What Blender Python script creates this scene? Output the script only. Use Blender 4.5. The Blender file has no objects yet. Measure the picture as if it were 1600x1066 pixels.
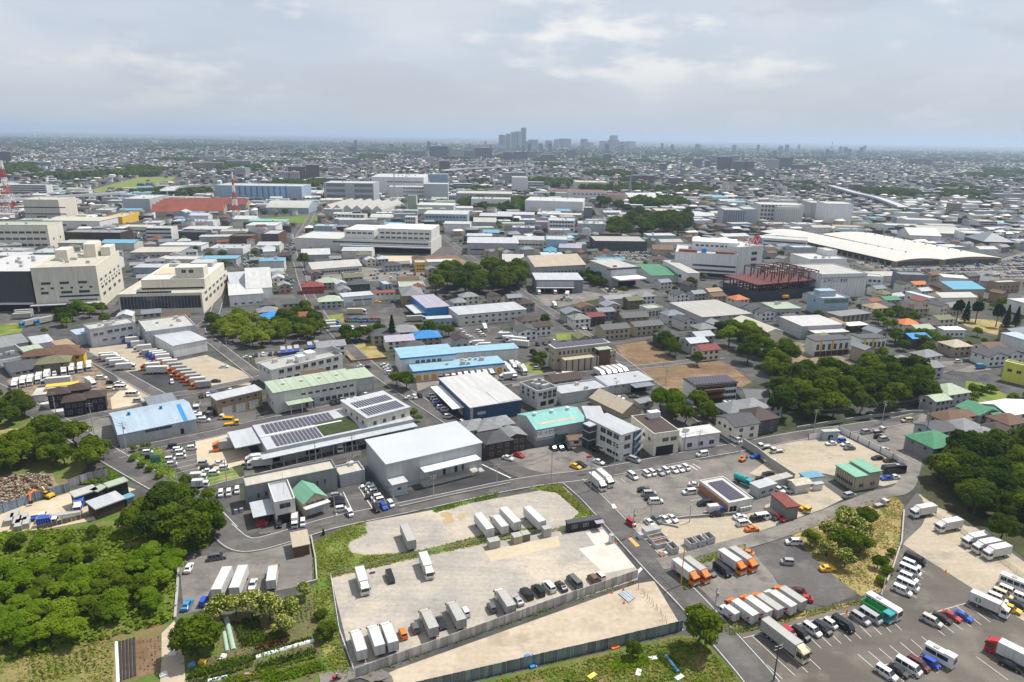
import bpy,math,random
import numpy as np
from mathutils import Matrix,Vector
random.seed(7);rng=np.random.default_rng(7)
SC=bpy.context.scene
COL=SC.collection
R=math.radians

# ------------------------------------------------------------------ camera
CAM_H=110.0
F,CX,CY=1067.0,800.0,533.0
HOR_L,HOR_R=201.0,226.0 # horizon height at the picture's two edges
ROLL=math.atan2(HOR_R-HOR_L,1600)
PITCH=math.atan2((CY-(HOR_L+HOR_R)/2)*math.cos(ROLL),F)
cd=bpy.data.cameras.new('camera');cam=bpy.data.objects.new('camera',cd);COL.objects.link(cam)
cd.sensor_width=36;cd.lens=36*F/1600;cd.clip_start=1;cd.clip_end=120000
cam.matrix_world=Matrix.Translation((0,0,CAM_H)) @ Matrix.Rotation(math.pi/2-PITCH,4,'X') @ Matrix.Rotation(ROLL,4,'Z')
SC.camera=cam
# ------------------------------------------------------------------ light, sky, exposure
SUN_AZ,SUN_EL=32.0,60.0 # degrees from +X towards +Y, degrees above the horizon
sd=bpy.data.lights.new('sun','SUN');sd.energy=5.0;sd.angle=R(0.6);sd.color=(1,.955,.88)
sun=bpy.data.objects.new('sun',sd);COL.objects.link(sun)
dirv=Vector((math.cos(R(SUN_EL))*math.cos(R(SUN_AZ)),math.cos(R(SUN_EL))*math.sin(R(SUN_AZ)),math.sin(R(SUN_EL))))
sun.rotation_euler=dirv.to_track_quat('Z','Y').to_euler();sun.location=dirv*400
W=bpy.data.worlds.new('World');SC.world=W;W.use_nodes=True
nt=W.node_tree;nt.nodes.clear();nn=nt.nodes.new;lk=nt.links.new
def node(tree,t,**kw):
 n=tree.nodes.new(t)
 for k,v in kw.items():setattr(n,k,v)
 return n
out=nn('ShaderNodeOutputWorld');bg=nn('ShaderNodeBackground');bg.inputs['Strength'].default_value=0.10
sky=nn('ShaderNodeTexSky');sky.sky_type='NISHITA';sky.sun_disc=False
sky.sun_elevation=R(SUN_EL);sky.sun_rotation=R(90-SUN_AZ)
sky.altitude=100;sky.air_density=1.0;sky.dust_density=2.5;sky.ozone_density=1.2
# thin high cloud and small cumulus on flat layers above the town
tc=nn('ShaderNodeTexCoord');sep=nn('ShaderNodeSeparateXYZ');lk(tc.outputs['Generated'],sep.inputs[0])
zc=node(nt,'ShaderNodeMath',operation='MAXIMUM');lk(sep.outputs[2],zc.inputs[0]);zc.inputs[1].default_value=0.0
za=node(nt,'ShaderNodeMath',operation='ADD');lk(zc.outputs[0],za.inputs[0]);za.inputs[1].default_value=0.055
dx=node(nt,'ShaderNodeMath',operation='DIVIDE');lk(sep.outputs[0],dx.inputs[0]);lk(za.outputs[0],dx.inputs[1])
dy=node(nt,'ShaderNodeMath',operation='DIVIDE');lk(sep.outputs[1],dy.inputs[0]);lk(za.outputs[0],dy.inputs[1])
cb=nn('ShaderNodeCombineXYZ');lk(dx.outputs[0],cb.inputs[0]);lk(dy.outputs[0],cb.inputs[1])
cp3=nn('ShaderNodeMapping');lk(tc.outputs['Generated'],cp3.inputs[0]);cp3.inputs['Scale'].default_value=(1,1,3.4)
def wnoise(scale,detail,loc,rough=.55,src=None):
 mp=nn('ShaderNodeMapping');lk((src or cp3).outputs[0],mp.inputs[0]);mp.inputs['Location'].default_value=loc
 n=nn('ShaderNodeTexNoise');lk(mp.outputs[0],n.inputs['Vector']);n.inputs['Scale'].default_value=scale
 n.inputs['Detail'].default_value=detail;n.inputs['Roughness'].default_value=rough
 return n.outputs[0]
def wramp(src,a,b,lo=0.,hi=1.):
 m=nn('ShaderNodeMapRange');lk(src,m.inputs[0]);m.inputs[1].default_value=a;m.inputs[2].default_value=b
 m.inputs[3].default_value=lo;m.inputs[4].default_value=hi;m.interpolation_type='SMOOTHSTEP'
 return m.outputs[0]
def wmix(fac,a,b):
 m=nn('ShaderNodeMix');m.data_type='RGBA';lk(fac,m.inputs[0])
 for s,v in ((6,a),(7,b)):
  if hasattr(v,'is_linked'):lk(v,m.inputs[s])
  else:m.inputs[s].default_value=v
 return m.outputs[2]
veil=wramp(wnoise(2.6,6,(3,1,0)),.34,.6,.72,.98)
veilcol=wmix(wramp(wnoise(3.2,5,(9,4,2)),.35,.7),(5.2,5.75,6.6,1),(6.2,6.5,7.0,1))
c1=wmix(veil,sky.outputs[0],veilcol)
dark=wramp(wnoise(5.0,7,(-4.3,7.7,1)),.52,.66,0,.6)
c2=wmix(dark,c1,(4.6,5.0,5.6,1))
cum=wramp(wnoise(6.0,9,(2.2,5.6,3.),.55),.54,.70,0,.9)
c3=wmix(cum,c2,(8.0,7.9,7.7,1))
hzn=wramp(sep.outputs[2],-.02,.13,.96,0.)
c4=wmix(hzn,c3,(4.7,4.95,5.2,1))
lk(c4,bg.inputs[0]);lk(bg.outputs[0],out.inputs[0])
SC.view_settings.view_transform='Standard';SC.view_settings.look='None'
SC.view_settings.gamma=1;SC.view_settings.use_curve_mapping=False
SC.view_settings.exposure=0.24
SC.render.engine='CYCLES'
cy=SC.cycles
cy.use_denoising=True;cy.max_bounces=5;cy.diffuse_bounces=3;cy.glossy_bounces=2;cy.transmission_bounces=2
cy.volume_bounces=1;cy.transparent_max_bounces=4;cy.caustics_reflective=False;cy.caustics_refractive=False

# ------------------------------------------------------------------ picture <-> place
_c,_s=math.cos(ROLL),math.sin(ROLL);_cp,_sp=math.cos(PITCH),math.sin(PITCH)
def G(px,py,z=0.0):
 """the point at height z that the photograph shows at (px, py)"""
 x=px-CX;y=CY-py
 xr=x*_c-y*_s;yr=x*_s+y*_c
 dy=F*_cp+yr*_sp;dz=-F*_sp+yr*_cp
 t=(z-CAM_H)/dz
 return np.array([xr*t,dy*t])
def PR(x,y,z):
 z=z-CAM_H
 f=y*_cp-z*_sp;u=y*_sp+z*_cp
 xr=x/f*F;yr=u/f*F
 return CX+xr*_c+yr*_s,CY-(-xr*_s+yr*_c)
def depth(x,y,z=0):return y*_cp-(z-CAM_H)*_sp
TX={'0':0,'1':400,'2':800,'3':1200};TY={'A':180,'B':380,'C':580,'D':800}
def T(t,p):
 if not t:return p
 return (TX[t[1]]+p[0]/4,TY[t[0]]+p[1]/4)
def GT(t,p,z=0):return G(*T(t,p),z)
def hfor(N,by):
 """height of a corner whose top is seen at N and whose foot at row by"""
 lo,hi=0.1,95.0
 for _ in range(40):
  m=(lo+hi)/2;q=G(N[0],N[1],m)
  if PR(q[0],q[1],0)[1]<by:lo=m
  else:hi=m
 return lo

# ------------------------------------------------------------------ materials
MATS={}
def mat(name,col,rough=.7,var=.12,scale=.4,metal=0.,stretch=(1,1,1),spec=.3,coord='Object',fine=0.,obrand=0.,bump=0.,bscale=3.,bstretch=None,seam=0.,seamd=.12):
 if name in MATS:return MATS[name]
 m=bpy.data.materials.new(name);m.use_nodes=True;t=m.node_tree;b=t.nodes['Principled BSDF']
 b.inputs['Roughness'].default_value=rough;b.inputs['Metallic'].default_value=metal
 b.inputs['Specular IOR Level'].default_value=spec
 if coord == 'World':
  g=node(t,'ShaderNodeNewGeometry');src=g.outputs['Position']
 else:
  g=node(t,'ShaderNodeTexCoord');src=g.outputs['Object']
 mp=node(t,'ShaderNodeMapping');t.links.new(src,mp.inputs[0]);mp.inputs['Scale'].default_value=stretch
 n=node(t,'ShaderNodeTexNoise');t.links.new(mp.outputs[0],n.inputs['Vector'])
 n.inputs['Scale'].default_value=scale;n.inputs['Detail'].default_value=5;n.inputs['Roughness'].default_value=.62
 mr=node(t,'ShaderNodeMapRange');t.links.new(n.outputs[0],mr.inputs[0])
 mr.inputs[1].default_value=.28;mr.inputs[2].default_value=.72;mr.inputs[3].default_value=1-var;mr.inputs[4].default_value=1+var
 val=mr.outputs[0]
 if fine:
  n2=node(t,'ShaderNodeTexNoise');t.links.new(mp.outputs[0],n2.inputs['Vector']);n2.inputs['Scale'].default_value=scale*14;n2.inputs['Detail'].default_value=3
  m2=node(t,'ShaderNodeMapRange');t.links.new(n2.outputs[0],m2.inputs[0]);m2.inputs[1].default_value=.3;m2.inputs[2].default_value=.7
  m2.inputs[3].default_value=1-fine;m2.inputs[4].default_value=1+fine
  mm=node(t,'ShaderNodeMath',operation='MULTIPLY');t.links.new(val,mm.inputs[0]);t.links.new(m2.outputs[0],mm.inputs[1]);val=mm.outputs[0]
 if seam:
  sp=node(t,'ShaderNodeSeparateXYZ');t.links.new(src,sp.inputs[0]);sa=node(t,'ShaderNodeMath',operation='ADD');t.links.new(sp.outputs[0],sa.inputs[0])
  if spec == .31:t.links.new(sp.outputs[1],sa.inputs[1])
  else:sa.inputs[1].default_value=0.
  dv=node(t,'ShaderNodeMath',operation='DIVIDE');t.links.new(sa.outputs[0],dv.inputs[0]);dv.inputs[1].default_value=seam;fr=node(t,'ShaderNodeMath',operation='FRACT');t.links.new(dv.outputs[0],fr.inputs[0])
  gt=node(t,'ShaderNodeMath',operation='GREATER_THAN');t.links.new(fr.outputs[0],gt.inputs[0]);gt.inputs[1].default_value=.9
  fl=node(t,'ShaderNodeMath',operation='FLOOR');t.links.new(dv.outputs[0],fl.inputs[0]);wn=node(t,'ShaderNodeTexWhiteNoise');wn.noise_dimensions='1D';t.links.new(fl.outputs[0],wn.inputs['W'])
  m5=node(t,'ShaderNodeMapRange');t.links.new(wn.outputs[0],m5.inputs[0]);m5.inputs[3].default_value=1-seamd*.35;m5.inputs[4].default_value=1+seamd*.35
  m6=node(t,'ShaderNodeMath',operation='MULTIPLY_ADD');t.links.new(gt.outputs[0],m6.inputs[0]);m6.inputs[1].default_value=-seamd;t.links.new(m5.outputs[0],m6.inputs[2])
  mm=node(t,'ShaderNodeMath',operation='MULTIPLY');t.links.new(val,mm.inputs[0]);t.links.new(m6.outputs[0],mm.inputs[1]);val=mm.outputs[0]
 if obrand:
  oi=node(t,'ShaderNodeObjectInfo');m3=node(t,'ShaderNodeMapRange');t.links.new(oi.outputs['Random'],m3.inputs[0])
  m3.inputs[3].default_value=1-obrand;m3.inputs[4].default_value=1+obrand
  mm=node(t,'ShaderNodeMath',operation='MULTIPLY');t.links.new(val,mm.inputs[0]);t.links.new(m3.outputs[0],mm.inputs[1]);val=mm.outputs[0]
 mx=node(t,'ShaderNodeMix');mx.data_type='RGBA';mx.blend_type='MULTIPLY';mx.inputs[0].default_value=1
 mx.inputs[6].default_value=(*col,1);t.links.new(val,mx.inputs[7])
 t.links.new(mx.outputs[2],b.inputs['Base Color'])
 if bump:
  mp2=node(t,'ShaderNodeMapping');t.links.new(src,mp2.inputs[0]);mp2.inputs['Scale'].default_value=bstretch or stretch
  n3=node(t,'ShaderNodeTexNoise');t.links.new(mp2.outputs[0],n3.inputs['Vector']);n3.inputs['Scale'].default_value=bscale
  bp=node(t,'ShaderNodeBump');bp.inputs['Strength'].default_value=bump;bp.inputs['Distance'].default_value=.1
  t.links.new(n3.outputs[0],bp.inputs['Height']);t.links.new(bp.outputs[0],b.inputs['Normal'])
 MATS[name]=m;return m
def mat2(name,c1,c2,scale,lo=.4,hi=.6,rough=.9,fine=.12,fscale=1.2,detail=6,c3=None,s3=.05,stretch=(1,1,1),seed=(0,0,0),tracks=0.):
 """two or three colours in noisy patches (ground surfaces, real patches that stay put), with fine grain"""
 if name in MATS:return MATS[name]
 m=bpy.data.materials.new(name);m.use_nodes=True;t=m.node_tree;b=t.nodes['Principled BSDF']
 b.inputs['Roughness'].default_value=rough;b.inputs['Specular IOR Level'].default_value=.2
 g=node(t,'ShaderNodeNewGeometry');mp=node(t,'ShaderNodeMapping');t.links.new(g.outputs['Position'],mp.inputs[0])
 mp.inputs['Scale'].default_value=stretch;mp.inputs['Location'].default_value=seed
 def nz(s,a,bb,l=0.,h=1.,d=detail):
  n=node(t,'ShaderNodeTexNoise');t.links.new(mp.outputs[0],n.inputs['Vector']);n.inputs['Scale'].default_value=s;n.inputs['Detail'].default_value=d
  n.inputs['Roughness'].default_value=.62
  r=node(t,'ShaderNodeMapRange');t.links.new(n.outputs[0],r.inputs[0]);r.inputs[1].default_value=a;r.inputs[2].default_value=bb
  r.inputs[3].default_value=l;r.inputs[4].default_value=h;return r.outputs[0]
 mx=node(t,'ShaderNodeMix');mx.data_type='RGBA';t.links.new(nz(scale,lo,hi),mx.inputs[0]);mx.inputs[6].default_value=(*c1,1);mx.inputs[7].default_value=(*c2,1)
 o=mx.outputs[2]
 if c3:
  m3=node(t,'ShaderNodeMix');m3.data_type='RGBA';t.links.new(nz(s3,.5,.64),m3.inputs[0]);t.links.new(o,m3.inputs[6]);m3.inputs[7].default_value=(*c3,1);o=m3.outputs[2]
 if fine:
  mf=node(t,'ShaderNodeMix');mf.data_type='RGBA';mf.blend_type='MULTIPLY';mf.inputs[0].default_value=1
  t.links.new(o,mf.inputs[6]);t.links.new(nz(fscale,.3,.7,1-fine,1+fine,4),mf.inputs[7]);o=mf.outputs[2]
 if tracks:
  for ang in (.38,-1.15):
   m4=node(t,'ShaderNodeMapping');t.links.new(g.outputs['Position'],m4.inputs[0]);m4.inputs['Rotation'].default_value=(0,0,-ang);m4.inputs['Scale'].default_value=(.02,.30,1)
   n4=node(t,'ShaderNodeTexNoise');t.links.new(m4.outputs[0],n4.inputs['Vector']);n4.inputs['Scale'].default_value=1;n4.inputs['Detail'].default_value=5;n4.inputs['Distortion'].default_value=1.6
   r4=node(t,'ShaderNodeMapRange');t.links.new(n4.outputs[0],r4.inputs[0]);r4.inputs[1].default_value=.35;r4.inputs[2].default_value=.65;r4.inputs[3].default_value=1-tracks*.6;r4.inputs[4].default_value=1+tracks*.6
   mf=node(t,'ShaderNodeMix');mf.data_type='RGBA';mf.blend_type='MULTIPLY';mf.inputs[0].default_value=1;t.links.new(o,mf.inputs[6]);t.links.new(r4.outputs[0],mf.inputs[7]);o=mf.outputs[2]
  vo=node(t,'ShaderNodeTexVoronoi');t.links.new(mp.outputs[0],vo.inputs['Vector']);vo.inputs['Scale'].default_value=.16;vo.inputs['Randomness'].default_value=1
  r4=node(t,'ShaderNodeMapRange');t.links.new(vo.outputs['Distance'],r4.inputs[0]);r4.inputs[1].default_value=.06;r4.inputs[2].default_value=.13;r4.inputs[3].default_value=1-tracks*2.2;r4.inputs[4].default_value=1
  mf=node(t,'ShaderNodeMix');mf.data_type='RGBA';mf.blend_type='MULTIPLY';mf.inputs[0].default_value=1;t.links.new(o,mf.inputs[6]);t.links.new(r4.outputs[0],mf.inputs[7]);o=mf.outputs[2]
 t.links.new(o,b.inputs['Base Color']);MATS[name]=m;return m
PAL=dict(white=(.62,.62,.615),offwhite=(.53,.52,.49),cream=(.60,.565,.475),beige=(.36,.31,.235),lgrey=(.36,.375,.395),grey=(.19,.197,.205),dgrey=(.06,.063,.07),
           metal=(.38,.40,.425),black=(.022,.023,.027),navy=(.03,.075,.14),blue=(.03,.20,.48),sky=(.12,.28,.38),pblue=(.30,.38,.46),brown=(.11,.062,.04),dbrown=(.05,.034,.03),
           tan=(.28,.205,.13),yellow=(.62,.40,.05),red=(.42,.045,.035),dred=(.16,.035,.03),orange=(.45,.14,.045),green=(.05,.18,.10),pgreen=(.30,.355,.27),teal=(.16,.36,.335),rust=(.18,.055,.03),
           pink=(.45,.34,.33),olive=(.13,.13,.075),lilac=(.29,.27,.33),concrete=(.33,.32,.295),lime=(.62,.62,.10),steel=(.16,.18,.205),dgreen=(.03,.10,.05),mint=(.15,.32,.23))
def wm(c):return mat('wall_'+c,PAL[c],.72,.13,.7,stretch=(1,1,.12),fine=.05,obrand=.06,spec=.31,seam=1.8,seamd=.08)
def rm(c):return mat('roof_'+c,[k*(.68 if min(PAL[c])>.4 else 1.) for k in PAL[c]],.55,.15,.5,stretch=(1,.14,1),fine=.06,obrand=.06,seam=1.1,seamd=.07)
def tm(c):return mat('tile_'+c,PAL[c],.75,.16,.6,fine=.12,stretch=(1,1,3),obrand=.12)
GLASS=mat('window_glass',(.035,.045,.06),.12,.4,.5,spec=.6)
FRAME=mat('window_frame',(.33,.335,.34),.5,.05)
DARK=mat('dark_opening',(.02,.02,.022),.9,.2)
SHUT=mat('roller_shutter',(.42,.44,.44),.5,.08,6,stretch=(.01,.01,1))
CONC=mat('concrete',PAL['concrete'],.85,.12,.5,fine=.08)
SOLAR=mat('solar_cell',(.062,.055,.078),.25,.25,.8,spec=.6)
GALV=mat('galvanised_steel',(.42,.44,.46),.45,.12,1.,metal=.5)
AC=mat('unit_casing',(.45,.455,.45),.55,.12,.8)

# ------------------------------------------------------------------ mesh helpers
class MB:
 def __init__(s):s.v=[];s.f=[];s.m=[]
 def poly(s,pts,mi=0):
  b=len(s.v);s.v += [tuple(map(float,p)) for p in pts];s.f.append(tuple(range(b,b+len(pts))));s.m.append(mi);return s
 def box(s,x0,y0,z0,x1,y1,z1,mi=0,bottom=True,mt=None):
  b=len(s.v);s.v += [(x0,y0,z0),(x1,y0,z0),(x1,y1,z0),(x0,y1,z0),(x0,y0,z1),(x1,y0,z1),(x1,y1,z1),(x0,y1,z1)]
  fs=[(4,5,6,7),(0,1,5,4),(1,2,6,5),(2,3,7,6),(3,0,4,7)]+([(3,2,1,0)] if bottom else [])
  for i,f in enumerate(fs):s.f.append(tuple(b+k for k in f));s.m.append(mt if (mt is not None and i == 0) else mi)
  return s
 def prism(s,pts,z0,z1,mi=0,mt=None):
  n=len(pts);b=len(s.v);s.v += [(p[0],p[1],z0) for p in pts]+[(p[0],p[1],z1) for p in pts]
  s.f.append(tuple(range(b+n,b+2*n)));s.m.append(mi if mt is None else mt);s.f.append(tuple(range(b+n-1,b-1,-1)));s.m.append(mi)
  for i in range(n):
   j=(i+1)%n;s.f.append((b+i,b+j,b+n+j,b+n+i));s.m.append(mi)
  return s
 def tube(s,p0,p1,r0,r1=None,n=8,mi=0,cap=True):
  r1=r0 if r1 is None else r1;p0=Vector(p0);p1=Vector(p1);d=(p1-p0).normalized()
  a=d.orthogonal().normalized();c=d.cross(a);b=len(s.v)
  for p,r in ((p0,r0),(p1,r1)):
   for i in range(n):
    t=2*math.pi*i/n;q=p+a*(r*math.cos(t))+c*(r*math.sin(t));s.v.append(tuple(q))
  for i in range(n):
   j=(i+1)%n;s.f.append((b+i,b+j,b+n+j,b+n+i));s.m.append(mi)
  if cap:
   s.f.append(tuple(b+n-1-i for i in range(n)));s.m.append(mi);s.f.append(tuple(b+n+i for i in range(n)));s.m.append(mi)
  return s
 def mesh(s,name,mats):
  me=bpy.data.meshes.new(name);me.from_pydata(s.v,[],s.f)
  for m in mats:me.materials.append(m)
  if any(s.m):me.polygons.foreach_set('material_index',s.m)
  me.update();return me
 def build(s,name,mats,parent=None,loc=None,rz=0.):
  return obj(name,s.mesh(name,mats if isinstance(mats,(list,tuple)) else [mats]),parent,loc,rz)
def obj(name,me,parent=None,loc=None,rz=0.):
 o=bpy.data.objects.new(name,me);COL.objects.link(o)
 if parent is not None:o.parent=parent
 if loc is not None:o.location=(loc[0],loc[1],loc[2] if len(loc)>2 else 0)
 if rz:o.rotation_euler=(0,0,rz)
 return o
TOPS=[]
def tag(o,label,cat,group=None,kind=None,share=False):
 if label:o['label']=label
 if cat:o['category']=cat
 if group:o['group']=group
 if kind:o['kind']=kind
 if cat:TOPS.append((o,share))
 return o
def empty(name,loc,rz=0.):
 o=bpy.data.objects.new(name,None);COL.objects.link(o);o.location=loc;o.rotation_euler=(0,0,rz);o.empty_display_size=.5
 return o
def copy_tree(o,parent=None):
 c=o.copy();COL.objects.link(c)
 if parent is not None:c.parent=parent
 for ch in o.children:copy_tree(ch,c)
 return c
def quads_mesh(name,P,S,Nrm,mats,mi=None,aspect=1.0):
 """many small four-sided leaves: centres P, half sizes S, normals Nrm"""
 n=len(P);t=rng.normal(size=(n,3));u=np.cross(Nrm,t);u /= np.linalg.norm(u,axis=1)[:,None]+1e-9
 v=np.cross(Nrm,u);v /= np.linalg.norm(v,axis=1)[:,None]+1e-9
 u=u*S[:,None];v=v*(S*aspect)[:,None]
 V=np.stack([P-u-v,P+u-v,P+u+v,P-u+v],1).reshape(-1,3)
 me=bpy.data.meshes.new(name);me.vertices.add(4*n);me.vertices.foreach_set('co',V.astype(np.float32).ravel())
 me.loops.add(4*n);me.loops.foreach_set('vertex_index',np.arange(4*n,dtype=np.int32))
 me.polygons.add(n);me.polygons.foreach_set('loop_start',np.arange(0,4*n,4,dtype=np.int32))
 me.polygons.foreach_set('loop_total',np.full(n,4,np.int32))
 for m in mats:me.materials.append(m)
 if mi is not None:me.polygons.foreach_set('material_index',mi.astype(np.int32))
 me.update();me.validate();return me
def faces_mesh(name,V,FQ,mats,mi=None):
 """V (n,3), FQ (m,4) quads"""
 me=bpy.data.meshes.new(name);me.vertices.add(len(V));me.vertices.foreach_set('co',np.asarray(V,np.float32).ravel())
 k=FQ.shape[1];m=len(FQ)
 me.loops.add(k*m);me.loops.foreach_set('vertex_index',FQ.astype(np.int32).ravel())
 me.polygons.add(m);me.polygons.foreach_set('loop_start',np.arange(0,k*m,k,dtype=np.int32));me.polygons.foreach_set('loop_total',np.full(m,k,np.int32))
 for q in mats:me.materials.append(q)
 if mi is not None:me.polygons.foreach_set('material_index',np.asarray(mi,np.int32))
 me.update();me.validate();return me
# ------------------------------------------------------------------ what is already taken (2 m cells)
OX,OY,CELL=-1300.,60.,2.0
OCC=np.zeros((1300,1000),bool)
def inpoly(X,Y,poly):
 inside=np.zeros(np.shape(X),bool);n=len(poly)
 for i in range(n):
  x1,y1=poly[i];x2,y2=poly[(i+1)%n]
  c=((y1 >Y) != (y2 >Y)) & (X <(x2-x1)*(Y-y1)/((y2-y1) if y2 != y1 else 1e-9)+x1);inside ^= c
 return inside
def mark(poly,grow=0.):
 poly=[np.asarray(p,float)[:2] for p in poly]
 if grow:
  c=sum(poly)/len(poly);poly=[p+(p-c)/(np.linalg.norm(p-c)+1e-6)*grow for p in poly]
 xs=[p[0] for p in poly];ys=[p[1] for p in poly]
 i0=max(0,int((min(xs) -OX)/CELL));i1=min(OCC.shape[0],int((max(xs) -OX)/CELL)+2)
 j0=max(0,int((min(ys) -OY)/CELL));j1=min(OCC.shape[1],int((max(ys) -OY)/CELL)+2)
 if i1 <= i0 or j1 <= j0:return
 X,Y=np.meshgrid(OX+(np.arange(i0,i1)+.5)*CELL,OY+(np.arange(j0,j1)+.5)*CELL,indexing='ij')
 OCC[i0:i1,j0:j1] |= inpoly(X,Y,poly)
def free(x,y,r=5.):
 i,j,k=int((x-OX)/CELL),int((y-OY)/CELL),int(r/CELL)
 if i <k or j <k or i+k >= OCC.shape[0] or j+k >= OCC.shape[1]:return True
 return not OCC[i-k:i+k+1,j-k:j+k+1].any()
# ================================================================== the ground
ASPH=mat2('asphalt',(.072,.068,.068),(.103,.096,.094),.05,fine=.10,fscale=1.5,c3=(.129,.121,.112),s3=.11,tracks=0.07)
ASPHD=mat2('dark_asphalt',(.036,.036,.040),(.057,.057,.058),.07,fine=.12,fscale=1.5,tracks=0.06)
ASPHW=mat2('worn_asphalt',(.146,.136,.124),(.208,.190,.170),.06,fine=.12,fscale=1.3,c3=(.123,.116,.108),s3=.16,tracks=0.1)
ASPHB=mat2('brown_asphalt',(.097,.085,.074),(.128,.113,.099),.045,fine=.07,fscale=2.0,c3=(.156,.138,.116),s3=.09,tracks=0.06)
GRAV=mat2('pale_gravel',(.267,.250,.230),(.356,.323,.278),.06,.38,.62,fine=.14,fscale=.9,c3=(.419,.363,.290),s3=.035,seed=(11,5,0),tracks=0.09)
SANDM=mat2('pale_sand',(.378,.313,.241),(.437,.365,.283),.07,fine=.10,fscale=.8,c3=(.319,.262,.203),s3=.12,tracks=0.05)
TANG=mat2('tan_gravel',(.327,.280,.210),(.389,.335,.258),.05,fine=.12,fscale=1.1,c3=(.280,.248,.201),s3=.1,tracks=0.09)
PAD=mat2('concrete_pad',(.448,.419,.376),(.506,.477,.433),.12,fine=.06,fscale=.7)
PADT=mat2('tan_pad',(.430,.360,.258),(.469,.399,.297),.12,fine=.07,fscale=.7,tracks=0.05)
GRASSM=mat2('rough_grass',(.081,.142,.019),(.152,.190,.033),.12,fine=.32,fscale=2.2,c3=(.237,.209,.076),s3=.09)
DRYG=mat2('dry_grass',(.248,.191,.075),(.331,.256,.116),.1,fine=.25,fscale=1.6,c3=(.116,.132,.025),s3=.13)
SOIL=mat2('brown_soil',(.132,.084,.048),(.176,.119,.070),.1,fine=.16,fscale=.9,c3=(.220,.154,.097),s3=.06,tracks=.16)
FIELDG=mat2('field_green',(.07,.12,.02),(.13,.14,.04),.15,fine=.3,fscale=1.8,c3=(.17,.12,.06),s3=.12)
RUBB=mat2('rubble_soil',(.165,.128,.090),(.255,.203,.150),.3,fine=.45,fscale=1.4,c3=(.098,.083,.053),s3=.2)
CONL=mat2('light_concrete',(.381,.364,.341),(.443,.428,.396),.1,fine=.06,fscale=.8)
TOWN=mat2('town_ground',(.060,.060,.062),(.091,.087,.083),.02,fine=.35,fscale=.16,c3=(.029,.043,.012),s3=.012,detail=8)
LINE=mat('road_paint',(.58,.58,.565),.75,.3,1.6)
LINEF=mat('faded_paint',(.55,.55,.53),.8,.25,1.2)
ORPAINT=mat('orange_paint',(.62,.30,.10),.8,.2,1.)

g=MB()
for i in range(-6,7):
 for j in range(-1,12):
  g.poly([(i*9000-4500,j*9000-4500,0),(i*9000+4500,j*9000-4500,0),(i*9000+4500,j*9000+4500,0),(i*9000-4500,j*9000+4500,0)])
gr=g.build('ground',TOWN);gr['kind']='structure';gr['label']='grey and green ground of the town reaching to the horizon'
LOTS=[];LZ=[0.02]
def lot(name,m,t,pts,label=None,world=False,occ=True):
 w=[np.asarray(p) if world else GT(t,p) for p in pts]
 LZ[0] += .0011;z=LZ[0]
 b=MB();b.poly([(p[0],p[1],z) for p in w])
 o=b.build(name,m);o['kind']='structure'
 if label:o['label']=label
 LOTS.append((w,z,o))
 if occ:mark(w)
 return o
def lotz(x,y):
 z=0.
 for w,zz,o in LOTS:
  if inpoly(np.array(x),np.array(y),w):z=max(z,zz)
 return z
def shape(t,s):
 v=[float(k) for k in s.replace(';',',').split(',')];return [(v[i],v[i+1]) for i in range(0,len(v),2)]
def L(name,m,t,s,label=None,occ=True):return lot(name,m,t,shape(t,s),label,occ=occ)
# --- foreground
L('thicket_floor',FIELDG,'D0','-300,-700;-100,-720;300,-640;700,-520;760,-430;560,-300;420,-150;700,-90;1000,-60;1390,60;1300,220;1130,260;1100,680;1090,900;700,800;560,830;-300,1000','weedy green ground under the thicket')
L('tan_field',DRYG,'C0','-200,380;210,350;260,400;200,440;100,480;0,500;-200,540','dry tan field between the hedged groves')
L('field',FIELDG,'D0','-300,1000;-100,930;560,830;720,800;1010,760;1090,690;1150,640;1390,640;1600,640;2030,430;2060,600;2150,900;2200,1200;-300,1300','small vegetable fields')
L('dry_grass',mat2('olive_field',(.17,.145,.055),(.22,.18,.08),.12,fine=.25,fscale=1.6,c3=(.11,.14,.025),s3=.1),'D0','-200,1010;150,930;420,870;560,838;722,812;735,1090;-200,1250','dry olive field below the thicket',occ=False)
L('garden_soil',mat2('garden_soil',(.10,.085,.045),(.14,.12,.06),.3,fine=.25,fscale=1.6,c3=(.09,.12,.025),s3=.15),'D0','1395,655;1600,620;1800,570;1950,520;1990,740;2010,1000;1900,1090;1170,1090;1160,950;1390,880','dark soil of the vegetable beds',occ=False)
L('soil_plot',SOIL,'D0','725,815;1000,770;1010,990;860,1040;750,1064;730,1064','bare brown soil plot')
L('soil_path',SANDM,'D0','1010,760;1090,680;1150,900;1160,1080;1000,1080;1010,900','bare dirt track')
L('asphalt_yard',ASPHW,'D0','1120,310;1300,270;1520,240;1640,190;1800,150;1950,150;1980,440;1700,500;1300,600;1150,640','worn grey yard with parked truck bodies')
L('grass_verge',GRASSM,'','488,848;545,822;572,815;575,835;540,850;555,872;650,862;652,868;516,902;530,1000;553,1052;540,1075;505,1030;490,935','rough grass verge')
L('gravel_lot',GRAV,'','500,852;560,818;672,798;880,760;928,806;886,830;740,851;655,868;560,876;520,880','upper gravel lot where trailers stand')
L('grass_verge',GRASSM,'','675,796;780,768;778,775;680,800','grass strip beside the road',occ=False)
L('grass_verge',GRASSM,'','825,763;872,755;928,804;890,826;850,836;848,831;885,822;905,800;870,770;850,768','grass strip at the lot corner',occ=False)
L('grass_verge',GRASSM,'','572,868;640,864;700,850;745,838;800,828;850,822;852,832;745,853;655,872;520,903;516,896','grass strip along the inner fence',occ=False)
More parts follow.
